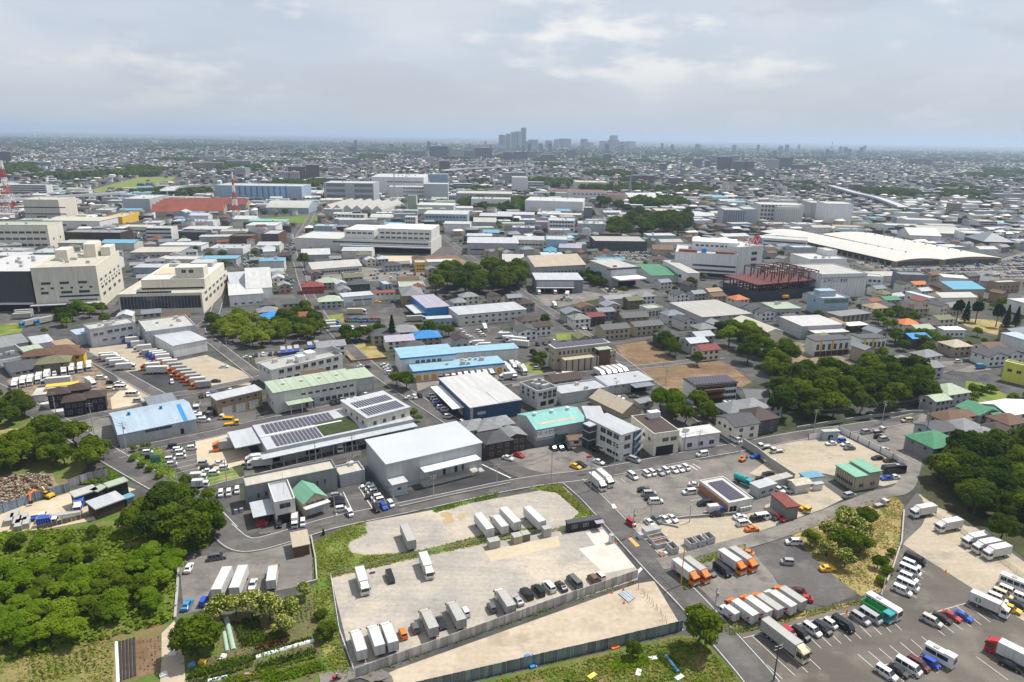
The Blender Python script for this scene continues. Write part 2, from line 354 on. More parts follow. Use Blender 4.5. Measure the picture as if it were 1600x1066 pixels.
L('grass_verge',GRASSM,'','492,850;545,822;568,816;574,832;548,846;540,862;575,868;570,880;516,900;500,890','weedy corner of the upper lot',occ=False)
L('gravel_lot',GRAV,'','517,903;655,871;740,853;868,828;888,834;940,823;998,893;996,906;553,1050','fenced gravel lot with trucks and cars')
L('concrete_pad',PAD,'D2','415,230;525,208;640,200;770,345;575,386','white concrete slab beside the road',occ=False)
L('concrete_pad',PAD,'D2','460,128;570,110;642,200;522,214','white concrete strip by the black cabin',occ=False)
L('tan_pad',PADT,'','756,861;872,838;875,853;768,878','tan slab in the gravel lot',occ=False)
L('puddle',mat('muddy_water',(.36,.27,.14),.12,.1,.3,spec=.6),'C1','1150,890;1190,878;1230,890;1225,915;1245,935;1225,950;1175,955;1165,940;1185,920;1155,910','brown rain puddle on the upper gravel lot',occ=False)
L('puddle',MATS['muddy_water'],'C1','1258,905;1285,888;1308,895;1305,915;1280,930;1258,922','small brown rain puddle',occ=False)
L('sand_lot',SANDM,'','572,1068;620,1046;996,912;1022,908;1068,985;1052,988;760,1052;560,1090','bare sand lot between two fences')
L('field',FIELDG,'','560,1110;760,1062;1060,992;1085,995;1100,1000;1165,1066;1200,1110','weedy allotment below the sand lot')
# --- lower right
L('asphalt_lot',ASPHB,'','1142,994;1376,936;1400,872;1411,852;1600,972;1760,1060;1760,1200;1230,1200','large brown asphalt car park')
L('tan_lot',TANG,'','1411,851;1408,800;1436,772;1470,786;1600,878;1720,950;1720,1040;1600,971','tan gravel lot beside the wood')
L('asphalt_strip',ASPH,'','1404,862;1408,800;1432,770;1440,778;1450,800;1440,822;1414,846','dark asphalt corner of the tan lot',occ=False)
L('asphalt_lot',ASPHW,'','1052,888;1075,872;1120,862;1165,850;1190,872;1215,912;1240,935;1200,960;1140,972;1128,955;1100,925','truck lot with grey asphalt')
L('grass_verge',GRASSM,'','1052,890;1085,872;1165,851;1168,862;1100,880;1080,890;1082,920;1070,923','grass edge of the truck lot',occ=False)
L('asphalt_lot',ASPH,'','1165,850;1236,832;1262,862;1290,890;1342,928;1292,948;1240,936;1212,905','dark asphalt lot with the yellow car')
L('dry_grass',DRYG,'','1234,832;1345,786;1400,775;1412,790;1406,850;1380,925;1345,932;1290,890;1262,862','dry grass plot with blossoming trees')
L('dry_grass',DRYG,'','1118,975;1200,962;1290,950;1372,930;1374,936;1142,994','dry grass bank above the car park',occ=False)
L('asphalt_lot',ASPHW,'C2','440,690;480,650;560,640;1160,540;1310,690;1350,880;1400,890;840,948;700,965;620,920','car park of the store')
L('scrap_lot',TANG,'','985,822;1010,815;1160,806;1190,796;1215,810;1212,822;1060,872;1035,876','dusty scrap lot with metal bins')
L('scrap_yard',ASPHW,'C2','1170,560;1300,545;1440,500;1600,610;1780,700;1700,860;1400,900;1310,690','grey machinery yard')
L('gravel_lot',TANG,'C3','0,560;-60,520;20,470;240,420;430,380;860,600;840,690;720,720;350,640;340,640;60,690;-120,640','tan yard of the green roofed office')
L('gravel_lot',ASPHW,'C3','430,370;880,320;960,330;880,420;865,560;560,420','pale gravel lot by the trees')
L('asphalt_lot',ASPH,'C3','330,690;350,640;480,740;470,800;390,780','dark forecourt of the green roofed office',occ=False)
L('gravel_lot',TANG,'C3','-20,840;180,760;330,700;470,800;350,860;180,920;0,960','dusty forecourt of the sheds',occ=False)
# --- centre
L('asphalt_lot',ASPHW,'C2','-130,560;0,505;230,470;450,460;560,600;460,625;110,690;0,600','grey car park in front of the teal warehouse')
L('asphalt_yard',ASPHD,'C1','850,765;1010,735;1250,690;1410,585;1592,672;1500,722;900,852','fresh black asphalt yard of the grey warehouse')
L('concrete_apron',CONL,'C1','1005,690;1330,600;1390,628;1045,722','pale loading apron',occ=False)
L('asphalt_lot',ASPH,'C1','450,770;530,745;700,700;820,790;895,855;620,915;520,945','car park beside the grey warehouse')
L('asphalt_yard',ASPH,'C1','0,960;0,860;110,940;250,905;380,925;480,890;500,930;380,970;140,1010;20,1020','forecourt of the white block')
L('asphalt_yard',ASPH,'C1','-80,620;80,560;640,440;660,520;560,570;0,655;-60,690','loading yard of the solar depot')
L('tan_yard',PADT,'C0','1170,500;1220,430;1400,390;1480,400;1570,500;1560,570;1450,600;1240,635','tan concrete yard in front of the solar depot')
L('asphalt_lot',ASPH,'C0','970,480;1220,430;1240,640;1180,660;1100,600','striped bay for vans')
L('grass_lot',GRASSM,'C0','815,520;1000,470;1110,660;1090,710','grass verge beside the bend')
L('grass_lot',GRASSM,'C0','1240,640;1450,600;1500,665;1300,730;1230,720','striped grass parking')
L('asphalt_yard',ASPH,'C0','1330,760;1500,720;1500,820;1600,900;1600,960;1420,880','corner forecourt')
L('yard',ASPHW,'C0','470,300;680,290;740,470;690,490;540,400','cluttered corner plot')
L('truck_yard',TANG,'B0','560,660;800,630;960,640;1100,740;1290,700;1600,840;1560,890;1240,890;900,1000;560,690','tan truck yard')
L('asphalt_yard',ASPHD,'B0','790,805;930,790;1290,880;1080,970;900,900','dark asphalt part of the truck yard',occ=False)
L('truck_yard',RUBB,'B0','40,860;300,760;560,740;860,1010;740,1040;300,1000;120,960','brown dirt truck yard')
L('tan_lot',PADT,'C0','690,170;800,80;880,150;900,200;700,240','tan plot beside the dark houses',occ=False)
L('concrete_pad',PAD,'C0','230,205;340,180;560,250;420,280;350,275','white forecourt of the dark houses',occ=False)
L('asphalt_yard',ASPH,'C0','1100,180;1330,90;1480,260;1600,250;1600,310;1410,350;1260,380;1180,200','yard of the brown workshop')
L('scrap_yard',RUBB,'C0','-250,690;100,650;330,640;350,700;430,720;230,810;0,900;-250,960','rubble heap plot')
L('scrap_yard',PADT,'C0','-60,900;440,760;700,700;850,740;560,860;600,930;230,1000;-60,1010','scrap merchants yard')
L('asphalt_yard',ASPH,'B1','430,510;560,470;640,440;900,390;1000,560;560,590;470,560','yard with coloured drums')
L('grass_lot',GRASSM,'B1','380,460;545,440;550,490;400,510','bright grass square by the road')
L('soil_plot',DRYG,'B1','520,655;720,620;820,720;600,745','walled garden plot')
L('asphalt_yard',ASPH,'B1','540,760;830,740;930,830;800,860;740,850;640,790','car park beside the blue roofed depot')
L('asphalt_yard',ASPHW,'B1','1000,860;1110,830;1600,800;1700,830;1500,860;1100,890;1010,930','loading yard of the blue roofed depot')
L('asphalt_yard',ASPH,'B1','1240,530;1420,500;1600,560;1640,650;1380,660','van park behind the blue roofed depot')
L('asphalt_yard',ASPH,'B1','40,330;240,320;260,380;60,400','school yard asphalt')
L('asphalt_yard',ASPHW,'B1','290,180;660,150;1050,180;1060,230;700,240;300,230','row of car parks')
L('tan_lot',PADT,'B1','795,80;1000,80;990,130;800,125','orange tinted ground behind the depot')
L('soil_plot',SOIL,'B1','1060,80;1250,75;1340,130;1240,150;1050,110','brown plot by the road')
L('asphalt_yard',ASPHW,'B2','130,310;450,300;640,330;480,360;300,400;220,400;170,350','yard of the grey transport warehouse')
L('asphalt_yard',ASPHW,'B2','520,270;900,290;860,330;620,330','yard of the tall grey warehouse')
L('grass_lot',GRASSM,'B2','270,570;380,555;420,610;290,630','weedy plot by the road')
L('grass_lot',GRASSM,'B2','40,760;120,740;200,800;180,830;60,840','bright lawn by the lorry yard')
L('soil_plot',SOIL,'B2','640,640;830,610;1040,740;760,770;700,720','dug garden plot')
L('soil_plot',SOIL,'B2','800,790;1300,735;1400,790;1500,870;1440,900;900,890','ploughed brown field')
L('soil_plot',SOIL,'C2','880,60;1100,40;1100,150;1000,140','corner of the ploughed field',occ=False)
L('asphalt_yard',ASPHW,'B2','500,800;700,770;760,810;560,840','bay for five white trucks')
L('asphalt_yard',ASPHW,'B2','0,770;60,780;200,840;400,800;420,830;0,900','lorry yard east of the blue depot')
L('wood_floor',mat2('leaf_litter',(.045,.042,.022),(.06,.07,.025),.2,fine=.25,fscale=1.5),'C3','950,620;1060,480;1240,430;1420,470;1600,420;1900,420;2000,1240;1620,1180;1440,1050;1260,940;1060,850;960,780','shaded ground under the wood at the right edge')  # shade under the trees is put into this dark ground colour
L('grass_lot',GRASSM,'C3','1235,60;1330,75;1600,200;1700,60;1700,190;1560,215;1380,215;1230,170','bright green meadow behind the houses')
L('park_ground',DRYG,'B3','1160,470;1400,480;1600,540;1600,600;1400,570;1240,520','tan playground')
L('tan_lot',RUBB,'B3','0,640;200,620;480,720;560,760;380,860;250,840;100,700','building site ground')
L('asphalt_yard',ASPHW,'B3','1080,740;1290,730;1400,790;1260,810;1060,790','small car park between the trees')
L('asphalt_lot',ASPHW,'B3','520,110;820,130;1000,150;1450,100;1600,60;1700,100;1700,230;1300,220;960,200;700,180','market car park')
L('asphalt_lot',ASPHW,'A3','1000,770;1200,770;1400,800;1300,820;1050,810','roof car park behind the market')
L('asphalt_lot',ASPHW,'A2','600,855;860,850;940,880;980,920;800,930;640,900','crowded car park by the black hall')
L('grass_lot',mat2('sports_turf',(.08,.135,.02),(.11,.16,.025),.05,fine=.1,fscale=.3),'A1','-130,650;385,625;390,672;-60,685','bright green sports field')
L('grass_lot',GRASSM,'A0','560,470;860,390;1100,385;1060,420;760,470;600,500','green meadow beyond the railway')
L('grass_lot',GRASSM,'B0','-60,520;80,470;170,490;130,560;-60,590','lawn beside the entrance road')
L('asphalt_yard',ASPH,'B0','-60,400;230,375;420,420;700,390;1280,440;1290,470;760,480;680,470;330,500;100,500;-60,520','service road of the cream warehouses')
L('asphalt_yard',ASPHW,'B1','-20,690;400,650;420,680;140,730;0,760','tan yard with five grey trucks')
# ------------------------------------------------------------------ roads
RZ=[0.40]
ROADS=[]
def smooth(pts,n=6):
 P=[np.asarray(p,float) for p in pts];out=[]
 Q=[2*P[0] -P[1]]+P+[2*P[-1] -P[-2]]
 for i in range(1,len(Q) -2):
  for k in range(n):
   t=k/n;a,b,c,d=Q[i-1:i+3]
   out.append(.5*(2*b+(c-a)*t+(2*a-5*b+4*c-d)*t*t+(3*b-a-3*c+d)*t ** 3))
 out.append(P[-1]);return out
def strip(path,off0,off1,z):
 P=np.array(path);D=np.gradient(P,axis=0);D /= np.linalg.norm(D,axis=1)[:,None]
 N=np.stack([-D[:,1],D[:,0]],1);A=P+N*off0;B=P+N*off1
 b=MB()
 for i in range(len(P) -1):b.poly([(*A[i],z),(*B[i],z),(*B[i+1],z),(*A[i+1],z)][::-1])
 return b,A,B
def road(name,label,t,s,w=6.,m=None,edges='LR',dash=False,mk=None):
 path=smooth([GT(t,p) for p in shape(t,s)])
 RZ[0] += .006;z=.13+(RZ[0] -.40)
 b,A,B=strip(path,w/2,-w/2,z);o=b.build(name,m or ASPH);o['kind']='structure';o['label']=label
 for i in range(len(A) -1):mark([A[i],A[i+1],B[i+1],B[i]],1.)
 for e,sg in (('L',1),('R',-1)):
  if e in edges:
   bb,_,_=strip(path,sg*(w/2-.35),sg*(w/2-.51),z+.05);bb.build('edge_line',LINE,o)
 ROADS.append((path,w,z));return o
R1='1215,1110;1190,1066;1138,1005;1080,940;1040,900;1000,858;960,815;925,778;895,752'
road('road','grey road running from the lower right towards the crossing','',R1,8.2)
road('road','road along the front of the grey warehouse','','345,826;372,848;400,851;450,838;520,817;620,796;700,779;780,762;850,750;895,745;960,735;1090,710;1165,697;1250,681;1340,668;1420,655;1470,640',7.4)
road('road','two lane road bending past the thicket','','350,832;325,805;300,785;235,748;185,720;140,692;95,664;50,639;0,611;-60,585',8.6)
road('road','short road joining the crossing','','885,750;845,747;812,738;784,721;760,703',7.5,edges='')
road('road','road leading away between the depots','','762,705;735,681;700,655;645,620;600,590;560,556;530,526;505,498;488,470;475,445;466,415;458,392;468,368;482,345;492,325',7.5)
road('road','street behind the solar depot','','182,712;215,703;250,695;330,679;400,662;470,648;540,632;620,612',7.)
road('road','access lane south of the solar depot','','298,779;330,764;375,752;470,729;560,708',5.,edges='L')
road('road','street between the truck yards','','96,532;125,550;170,574;220,602;255,622',6.5)
road('road','cross street below the truck yards','','98,662;150,650;205,640;255,621;310,611;400,592;440,580',6.5)
road('road','street beside the bamboo grove','','352,425;345,455;334,492;312,515;340,540;375,567;405,590',6.5)
road('road','street leading past the brown apartment to the store','','800,446;852,481;925,530;990,578;1020,602;1062,628;1110,665;1160,697',7.2)
road('road','street along the lorry yards','','700,612;760,603;800,597;860,586;920,578;1000,574;1070,566;1130,558',6.)
road('road','lane between the grey flats and the plots','','945,540;1010,529;1060,520',5.,edges='')
road('road','lane past the sheds to the wood','','1030,882;1060,877;1120,860;1200,838;1290,806;1370,775;1410,764;1424,735;1432,700;1440,668;1452,648',5.2,m=ASPHW,edges='')
road('road','lane into the allotments','','500,1066;540,1056;570,1050;600,1068;560,1090',4.,m=ASPHW,edges='')
road('road','road past the large white depot','','690,368;720,392;750,412;800,446',7.)
road('road','far road along the tree row','A2','700,720;560,640;480,560;400,520;300,480',8.,edges='')
road('road','avenue beside the market hall','','1215,372;1270,392;1350,418;1430,438;1520,462;1600,470',9.,edges='')
road('road','service road beside the cream warehouse','','163,500;172,478;182,460;190,440',6.,edges='')
road('road','entrance road at the picture edge','','-20,505;10,488;30,475',7.,edges='')
road('road','street right of the market','','1600,548;1540,560;1490,575;1440,590',5.,edges='')
MZ=.34
def marks(name,t,segs,w=.18,m=None,parent=None):
 """painted lines on a lot, one object each"""
 me={}
 for s in segs:
  a,b=GT(t,s[:2]),GT(t,s[2:4]);d=b-a;l=np.hypot(*d)
  z=max(lotz(*((a+b)/2))+.012,.0) 
  bx=MB();bx.poly([(-l/2,-w/2,0),(l/2,-w/2,0),(l/2,w/2,0),(-l/2,w/2,0)])
  c=(a+b)/2
  par=None
  for wpoly,zz,o in LOTS:
   if inpoly(np.array(c[0]),np.array(c[1]),wpoly):par=o
  o=bx.build(name,m or LINE,par,(c[0],c[1],z),math.atan2(d[1],d[0]))
  if par is None:o['kind']='structure'
def stalls(t,a,b,n,da,w=.12,m=None,back=False):
 """n+1 stall lines from a to b, each running to a+da"""
 segs=[]
 for i in range(n+1):
  f=i/n;x=a[0]+(b[0] -a[0])*f;y=a[1]+(b[1] -a[1])*f;segs.append((x,y,x+da[0],y+da[1]))
 if back:segs.append((*a,*b))
 marks('stall_line',t,segs,w,m)
# big car park, lower right
stalls('D3',(115,718),(680,590),9,(155,150),back=True)
stalls('D3',(-180,795),(60,735),3,(270,250),back=True)
stalls('D3',(950,655),(1290,555),6,(155,118),back=True)
stalls('D3',(560,890),(960,780),6,(100,85));stalls('D3',(660,975),(1010,885),5,(120,105),back=True)
stalls('D3',(1300,905),(1600,815),3,(200,145));stalls('D3',(790,480),(855,280),5,(140,55))
# store car park
stalls('C2',(640,680),(1120,590),12,(28,22));stalls('C2',(770,748),(850,835),3,(50,-5));stalls('C2',(1030,740),(1200,880),4,(70,-8))
stalls('C2',(705,960),(1000,905),6,(35,30));marks('stop_line','C2',[(1110,590,1160,620),(1130,580,1180,610)],.3)
# car park beside the grey warehouse, depot bays
marks('stall_line','C1',[(545,755,620,912),(645,730,745,885),(520,930,890,855),(640,730,690,700),(470,800,520,935)],.25)
stalls('C1',(70,590),(600,465),12,(22,18));
stalls('C0',(985,485),(1100,640),6,(185,-45));stalls('C0',(1250,645),(1300,720),4,(190,-45),m=LINEF)
stalls('C1',(-20,280),(60,320),3,(100,-30))
marks('kerb_line','C1',[(900,858,1500,728),(1410,582,1592,668)],.5);marks('kerb_line','D2',[(830,330,770,395)],.8)
# ================================================================== buildings
WCACHE={}
def window_mesh(w,h,fr=True,glass=None,frame=None):
 k=(round(w,1),round(h,1),fr,glass,frame)
 if k in WCACHE:return WCACHE[k]
 b=MB();w2=w/2
 b.poly([(-w2,-.02,0),(w2,-.02,0),(w2,-.02,h),(-w2,-.02,h)],0)
 f=.055
 if fr:
  for x0,z0,x1,z1 in ((-w2-f,-f,w2+f,0),(-w2-f,h,w2+f,h+f),(-w2-f,0,-w2,h),(w2,0,w2+f,h)):
   b.box(x0,-.09,z0,x1,0,z1,1)
  nm=max(0,int(w/1.6))
  for i in range(nm):
   x=-w2+w*(i+1)/(nm+1);b.box(x-.04,-.06,0,x+.04,-.02,h,1)
 WCACHE[k]=b.mesh('window',[glass or GLASS,frame or FRAME]);return WCACHE[k]
class Bld:pass
def roof_mesh(rt,W,D,h,ov,rh,th=.25,n=4):
 b=MB();x0,x1,y0,y1=-ov,W+ov,-ov,D+ov
 def slab(p):
  b.poly(p);q=[(a[0],a[1],a[2] -th) for a in p];b.poly(q[::-1])
  for i in range(len(p)):
   j=(i+1)%len(p);b.poly([q[i],q[j],p[j],p[i]])
 if rt in ('flat','metal'):b.box(x0,y0,h,x1,y1,h+(.35 if rt == 'metal' else .12))
 elif rt == 'gx':
  e=rh*ov/(D/2);m=D/2
  slab([(x0,y0,h-e+th),(x1,y0,h-e+th),(x1,m,h+rh+th),(x0,m,h+rh+th)]);slab([(x1,y1,h-e+th),(x0,y1,h-e+th),(x0,m,h+rh+th+.002),(x1,m,h+rh+th+.002)])
 elif rt == 'gy':
  e=rh*ov/(W/2);m=W/2
  slab([(x0,y1,h-e+th),(x0,y0,h-e+th),(m,y0,h+rh+th),(m,y1,h+rh+th)]);slab([(x1,y0,h-e+th),(x1,y1,h-e+th),(m,y1,h+rh+th+.002),(m,y0,h+rh+th+.002)])
 elif rt == 'hip':
  k=min(W,D)/2+ov
  if W >= D:a,c=(x0+k,D/2),(x1-k,D/2)
  else:a,c=(W/2,y0+k),(W/2,y1-k)
  A=(*a,h+rh);C=(*c,h+rh);z=h
  P=[(x0,y0,z),(x1,y0,z),(x1,y1,z),(x0,y1,z)]
  if W >= D:fs=[[P[0],P[1],C,A],[P[1],P[2],C],[P[2],P[3],A,C],[P[3],P[0],A]]
  else:fs=[[P[0],P[1],A],[P[1],P[2],C,A],[P[2],P[3],C],[P[3],P[0],A,C]]
  for f in fs:b.poly(f)
  b.box(x0,y0,h-.22,x1,y1,h-.002)
 elif rt == 'shed':slab([(x0,y0,h+th),(x1,y0,h+th),(x1,y1,h+rh+th),(x0,y1,h+rh+th)])
 elif rt == 'shedx':slab([(x0,y0,h+rh+th),(x1,y0,h+th),(x1,y1,h+th),(x0,y1,h+rh+th)])
 elif rt == 'barrel':
  n=14;pr=[(y0+(y1-y0)*i/n,h+.2+rh*math.sin(math.pi*i/n) ** .9) for i in range(n+1)]
  for (ya,za),(yb,zb) in zip(pr,pr[1:]):slab([(x0,ya,za),(x1,ya,za),(x1,yb,zb),(x0,yb,zb)])
 elif rt in ('sawx','sawy'):
  LL=W if rt == 'sawx' else D
  for i in range(n):
   a,c=LL*i/n,LL*(i+1)/n;m=(a+c)/2
   for p in ([(a,h),(m,h+rh)],[(m,h+rh),(c,h)]):
    (u0,z0),(u1,z1)=p
    if rt == 'sawx':slab([(u0,y0,z0+th),(u1,y0,z1+th),(u1,y1,z1+th),(u0,y1,z0+th)])
    else:slab([(x1,u0,z0+th),(x1,u1,z1+th),(x0,u1,z1+th),(x0,u0,z0+th)])
 return b
def wall_mesh(rt,W,D,h,rh,n=4,z0=0.):
 b=MB();b.box(0,0,z0-.3 if z0 == 0 else z0,W,D,h,0,bottom=False)
 if rt == 'gx':
  for x,s in ((0,1),(W,-1)):b.poly([(x,0,h),(x,D/2,h+rh),(x,D,h)][::s])
 elif rt == 'gy':
  for y,s in ((0,-1),(D,1)):b.poly([(0,y,h),(W/2,y,h+rh),(W,y,h)][::s])
 elif rt == 'shed':
  b.poly([(0,D,h),(W,D,h),(W,D,h+rh),(0,D,h+rh)]);b.poly([(0,0,h),(0,D,h),(0,D,h+rh)]);b.poly([(W,0,h),(W,D,h),(W,D,h+rh)])
 elif rt == 'shedx':
  b.poly([(0,0,h),(0,D,h),(0,D,h+rh),(0,0,h+rh)]);b.poly([(0,0,h),(W,0,h),(0,0,h+rh)]);b.poly([(0,D,h),(W,D,h),(0,D,h+rh)])
 elif rt == 'barrel':
  for x in (0,W):b.poly([(x,0,h)]+[(x,D*i/14,h+.1+rh*math.sin(math.pi*i/14) ** .9) for i in range(15)]+[(x,D,h)])
 elif rt in ('sawx','sawy'):
  LL=W if rt == 'sawx' else D
  for i in range(n):
   a,c=LL*i/n,LL*(i+1)/n;m=(a+c)/2
   for k in ((0,D) if rt == 'sawx' else (0,W)):
    q=[(a,h),(m,h+rh),(c,h)];b.poly([(u,k,z) if rt == 'sawx' else (k,u,z) for u,z in q])
 return b
ALLB=[]
def make(name,label,cat,o,ang,W,D,h,wall,roof,rt='flat',rh=None,ov=None,win='',group=None,z0=0.,n=4,parapet=.7,units=0,share=False,occ=True,rmat=None,near=True):
 """one building: an empty at its foot; x runs along its first face, y along its second"""
 x,y=o;B=Bld();B.W,B.D,B.h=W,D,h
 root=empty(name,(x,y,0),ang);B.root=root
 tag(root,label,cat,group,share=share)
 if rh is None:rh={'gx':D*.16,'gy':W*.16,'hip':min(W,D)*.26,'shed':D*.06,'shedx':W*.06,'barrel':D*.12,'sawx':W/n*.2,'sawy':D/n*.2}.get(rt,0)
 if ov is None:ov={'flat':0,'metal':.35,'hip':.55,'gx':.5,'gy':.5}.get(rt,.3)
 B.rh=rh
 B.wall=wall_mesh(rt,W,D,h,rh,n,z0).build('wall',wm(wall),root)
 rmm=rmat or (tm(roof) if rt in ('hip',) or cat == 'house' else rm(roof))
 if rt == 'flat':
  rb=MB();rb.box(.26,.26,h,W-.26,D-.26,h+.06);B.roof=rb.build('roof',rmm,root)
  pb=MB()
  for a in ((-.04,-.04,W+.04,.25),(-.04,D-.25,W+.04,D+.04),(-.04,.25,.25,D-.25),(W-.25,.25,W+.04,D-.25)):pb.box(a[0],a[1],h-.15,a[2],a[3],h+parapet)
  pb.build('parapet',wm(wall),root)
 else:B.roof=roof_mesh(rt,W,D,h,ov,rh,n=n).build('roof',rmm,root)
 ca,sa=math.cos(ang),math.sin(ang)
 if occ:mark([(x,y),(x+W*ca,y+W*sa),(x+W*ca-D*sa,y+W*sa+D*ca),(x-D*sa,y+D*ca)],2.5)
 B.o=(x,y);B.ang=ang;B.c=(x+(W*ca-D*sa)/2,y+(W*sa+D*ca)/2);B.label=label
 for w in filter(None,win.split(';')):winrow(B,w)
 for i in range(units):
  ux=rng.uniform(.15,.8)*W;uy=rng.uniform(.15,.8)*D;s=rng.uniform(.8,1.6)
  ub=MB();ub.box(0,0,0,1.5*s,s,1.1*s).box(.2,.2,1.1*s,.2+.8*s,.2+.6*s,1.25*s)
  ub.build('rooftop_unit',AC,B.roof,(ux,uy,h+(.06 if rt == 'flat' else .36)))
 ALLB.append(B);return B
def winrow(B,w):
 """face,count,z,width,height[,from,to[,rows,step[,kind]]]"""
 p=w.split(',');face=p[0];cnt=int(p[1]);z,ww,hh=map(float,p[2:5])
 f0=float(p[5]) if len(p)>5 else .06;f1=float(p[6]) if len(p)>6 else .94
 rows=int(p[7]) if len(p)>7 else 1;step=float(p[8]) if len(p)>8 else 3.2;kind=p[9] if len(p)>9 else 'w'
 Lf=B.W if face in 'ad' else B.D;hh=min(hh,B.h-1.2)
 if rows == 1:z=max(.05,min(z,B.h-hh-.35))
 else:step=min(step,max(hh+.3,(B.h-z-hh-.3)/(rows-1)))
 g={'w':None,'s':SHUT,'d':DARK,'o':MATS.get('door_orange') or mat('door_orange',(.62,.30,.03),.6),'g':mat('green_glass',(.10,.20,.15),.2),'b':mat('band_blue',PAL['blue'],.5)}.get(kind,None)
 nm={'w':'window','s':'shutter','d':'loading_bay','o':'dock_door','g':'window','b':'stripe'}[kind]
 me=window_mesh(ww,hh,True if kind in 'wgs' else False,g)
 for r in range(rows):
  if z+r*step+hh >B.h-.1:break
  for i in range(cnt):
   s=Lf*(f0+(f1-f0)*(i+.5)/cnt)
   if face == 'a':loc,rz=(s,0,z+r*step),0
   elif face == 'b':loc,rz=(0,s,z+r*step),-math.pi/2
   elif face == 'c':loc,rz=(B.W,s,z+r*step),math.pi/2
   else:loc,rz=(s,B.D,z+r*step),math.pi
   obj(nm,me,B.wall,loc,rz)
def bx(t,N,Rr,Ll,by,name,label,wall,roof,rt='metal',cat='warehouse',h=None,**kw):
 """from its three roof corners in the photograph (near, right, left) and the row of its near foot"""
 N=T(t,N);Rr=T(t,Rr);Ll=T(t,Ll)
 if h is None:h=hfor(N,TY[t[0]]+by/4 if t else by)
 n,r,l=G(*N,h),G(*Rr,h),G(*Ll,h);u,v=r-n,l-n
 if np.hypot(*u) >= np.hypot(*v):a=math.atan2(u[1],u[0]);Wd=np.hypot(*u);Dd=abs(np.dot(v,(-math.sin(a),math.cos(a))))
 else:a=math.atan2(v[1],v[0]) -math.pi/2;Dd=np.hypot(*v);Wd=abs(np.dot(u,(math.cos(a),math.sin(a))))
 return make(name,label,cat,n,a,Wd,Dd,h,wall,roof,rt,**kw)
def fb(t,xl,yl,xr,yt,D,name,label,wall,roof,rt='flat',cat='factory',ang=6.,yr=None,**kw):
 """from the foot of its front-left corner, the column of its front-right corner and the row of its top"""
 p=T(t,(xl,yl));q=T(t,(xr,yr if yr is not None else yl));o=G(*p)
 if yr is not None:d=G(*q) -o;a=math.atan2(d[1],d[0]);W=np.hypot(*d)
 else:
  a=R(ang);lo,hi=1.,900.
  for _ in range(40):
   m=(lo+hi)/2
   if PR(o[0]+m*math.cos(a),o[1]+m*math.sin(a),0)[0]<q[0]:lo=m
   else:hi=m
  W=lo
 ytop=TY[t[0]]+yt/4 if t else yt
 lo,hi=.5,200.
 for _ in range(40):
  m=(lo+hi)/2
  if PR(o[0],o[1],m)[1]>ytop:lo=m
  else:hi=m
 return make(name,label,cat,o,a,W,D,lo,wall,roof,rt,**kw)
def upper_windows(B,x0,x1,y,z,n,w,h):
 for i in range(n):obj('window',window_mesh(w,h),B.wall,(x0+(x1-x0)*(i+.5)/n,y,z))
def part(B,name,m,*boxes,parent=None):
 b=MB()
 for x in boxes:b.box(*x)
 return b.build(name,m,parent or B.root)
def cyl(B,name,m,x,y,z,r,hh,n=12):return MB().tube((0,0,0),(0,0,hh),r,r,n).build(name,m,B.root,(x,y,z))
def panels(B,x0,y0,x1,y1,z,nx,ny,gx=.25,gy=.25,tilt=0.12):
 """solar panels, one object each, sharing one mesh"""
 w=(x1-x0)/nx-gx;d=(y1-y0)/ny-gy
 me=MB();me.poly([(0,0,.1),(w,0,.1),(w,d,.1+tilt*d),(0,d,.1+tilt*d)]);me.box(0,0,.02,w,d,.08);me=me.mesh('solar_panel',[SOLAR])
 for i in range(nx):
  for j in range(ny):obj('solar_panel',me,B.roof,(x0+i*(w+gx),y0+j*(d+gy),z))
def textmesh(txt,size,ext,shear,m):
 cu=bpy.data.curves.new('lettering','FONT');cu.body=txt;cu.size=size;cu.extrude=ext;cu.shear=shear;cu.align_x='CENTER';cu.resolution_u=3
 o=bpy.data.objects.new('lettering',cu);COL.objects.link(o);dg=bpy.context.evaluated_depsgraph_get();me=bpy.data.meshes.new_from_object(o.evaluated_get(dg));bpy.data.objects.remove(o)
 me.materials.clear();me.materials.append(m);return me
def flattext(B,txt,face,s,z,size,m,ext=.03,shear=0.):
 o=obj('lettering',textmesh(txt,size,ext,shear,m),B.root)
 if face == 'a':o.location=(s,-.12,z);o.rotation_euler=(math.pi/2,0,0)
 else:o.location=(-.12,s,z);o.rotation_euler=(math.pi/2,0,-math.pi/2)
 return o
# ---------------------------------------------------------------- centre: the warehouses and depots round the crossing
b=bx('C1',(815,585),(1410,450),(640,445),752,'warehouse','large light grey metal warehouse with black asphalt yard and white canopy','metal','metal',rmat=mat('pale_metal_roof',(.42,.445,.475),.45,.05,.08,fine=.03))
Wd=b.W;part(b,'canopy',wm('white'),(Wd*.33,-4.2,5.6,Wd*.93,-.02,5.95))
for f in (.36,.9):part(b,'canopy_post',GALV,(Wd*f,-3.9,0,Wd*f+.25,-3.65,5.6))
part(b,'loading_platform',CONL,(Wd*.33,-3.2,0,Wd*.93,-.02,1.0));part(b,'ramp',CONL,(Wd*.931,-3.0,0,Wd*.99,-.3,.5))
winrow(b,'a,2,1.05,4.6,3.8,.34,.56,1,1,s');winrow(b,'a,2,1.05,5.0,3.8,.66,.92,1,1,s');winrow(b,'a,2,1.05,1.1,2.2,.52,.78,1,1,d')
an=part(b,'annex',wm('metal'),(.2,-4.4,0,5.2,-.03,4.2));part(b,'annex_roof',rm('white'),(0,-4.7,4.2,5.4,-.02,4.45));obj('window',window_mesh(1.2,.8),b.root,(2.4,-4.41,2.2))
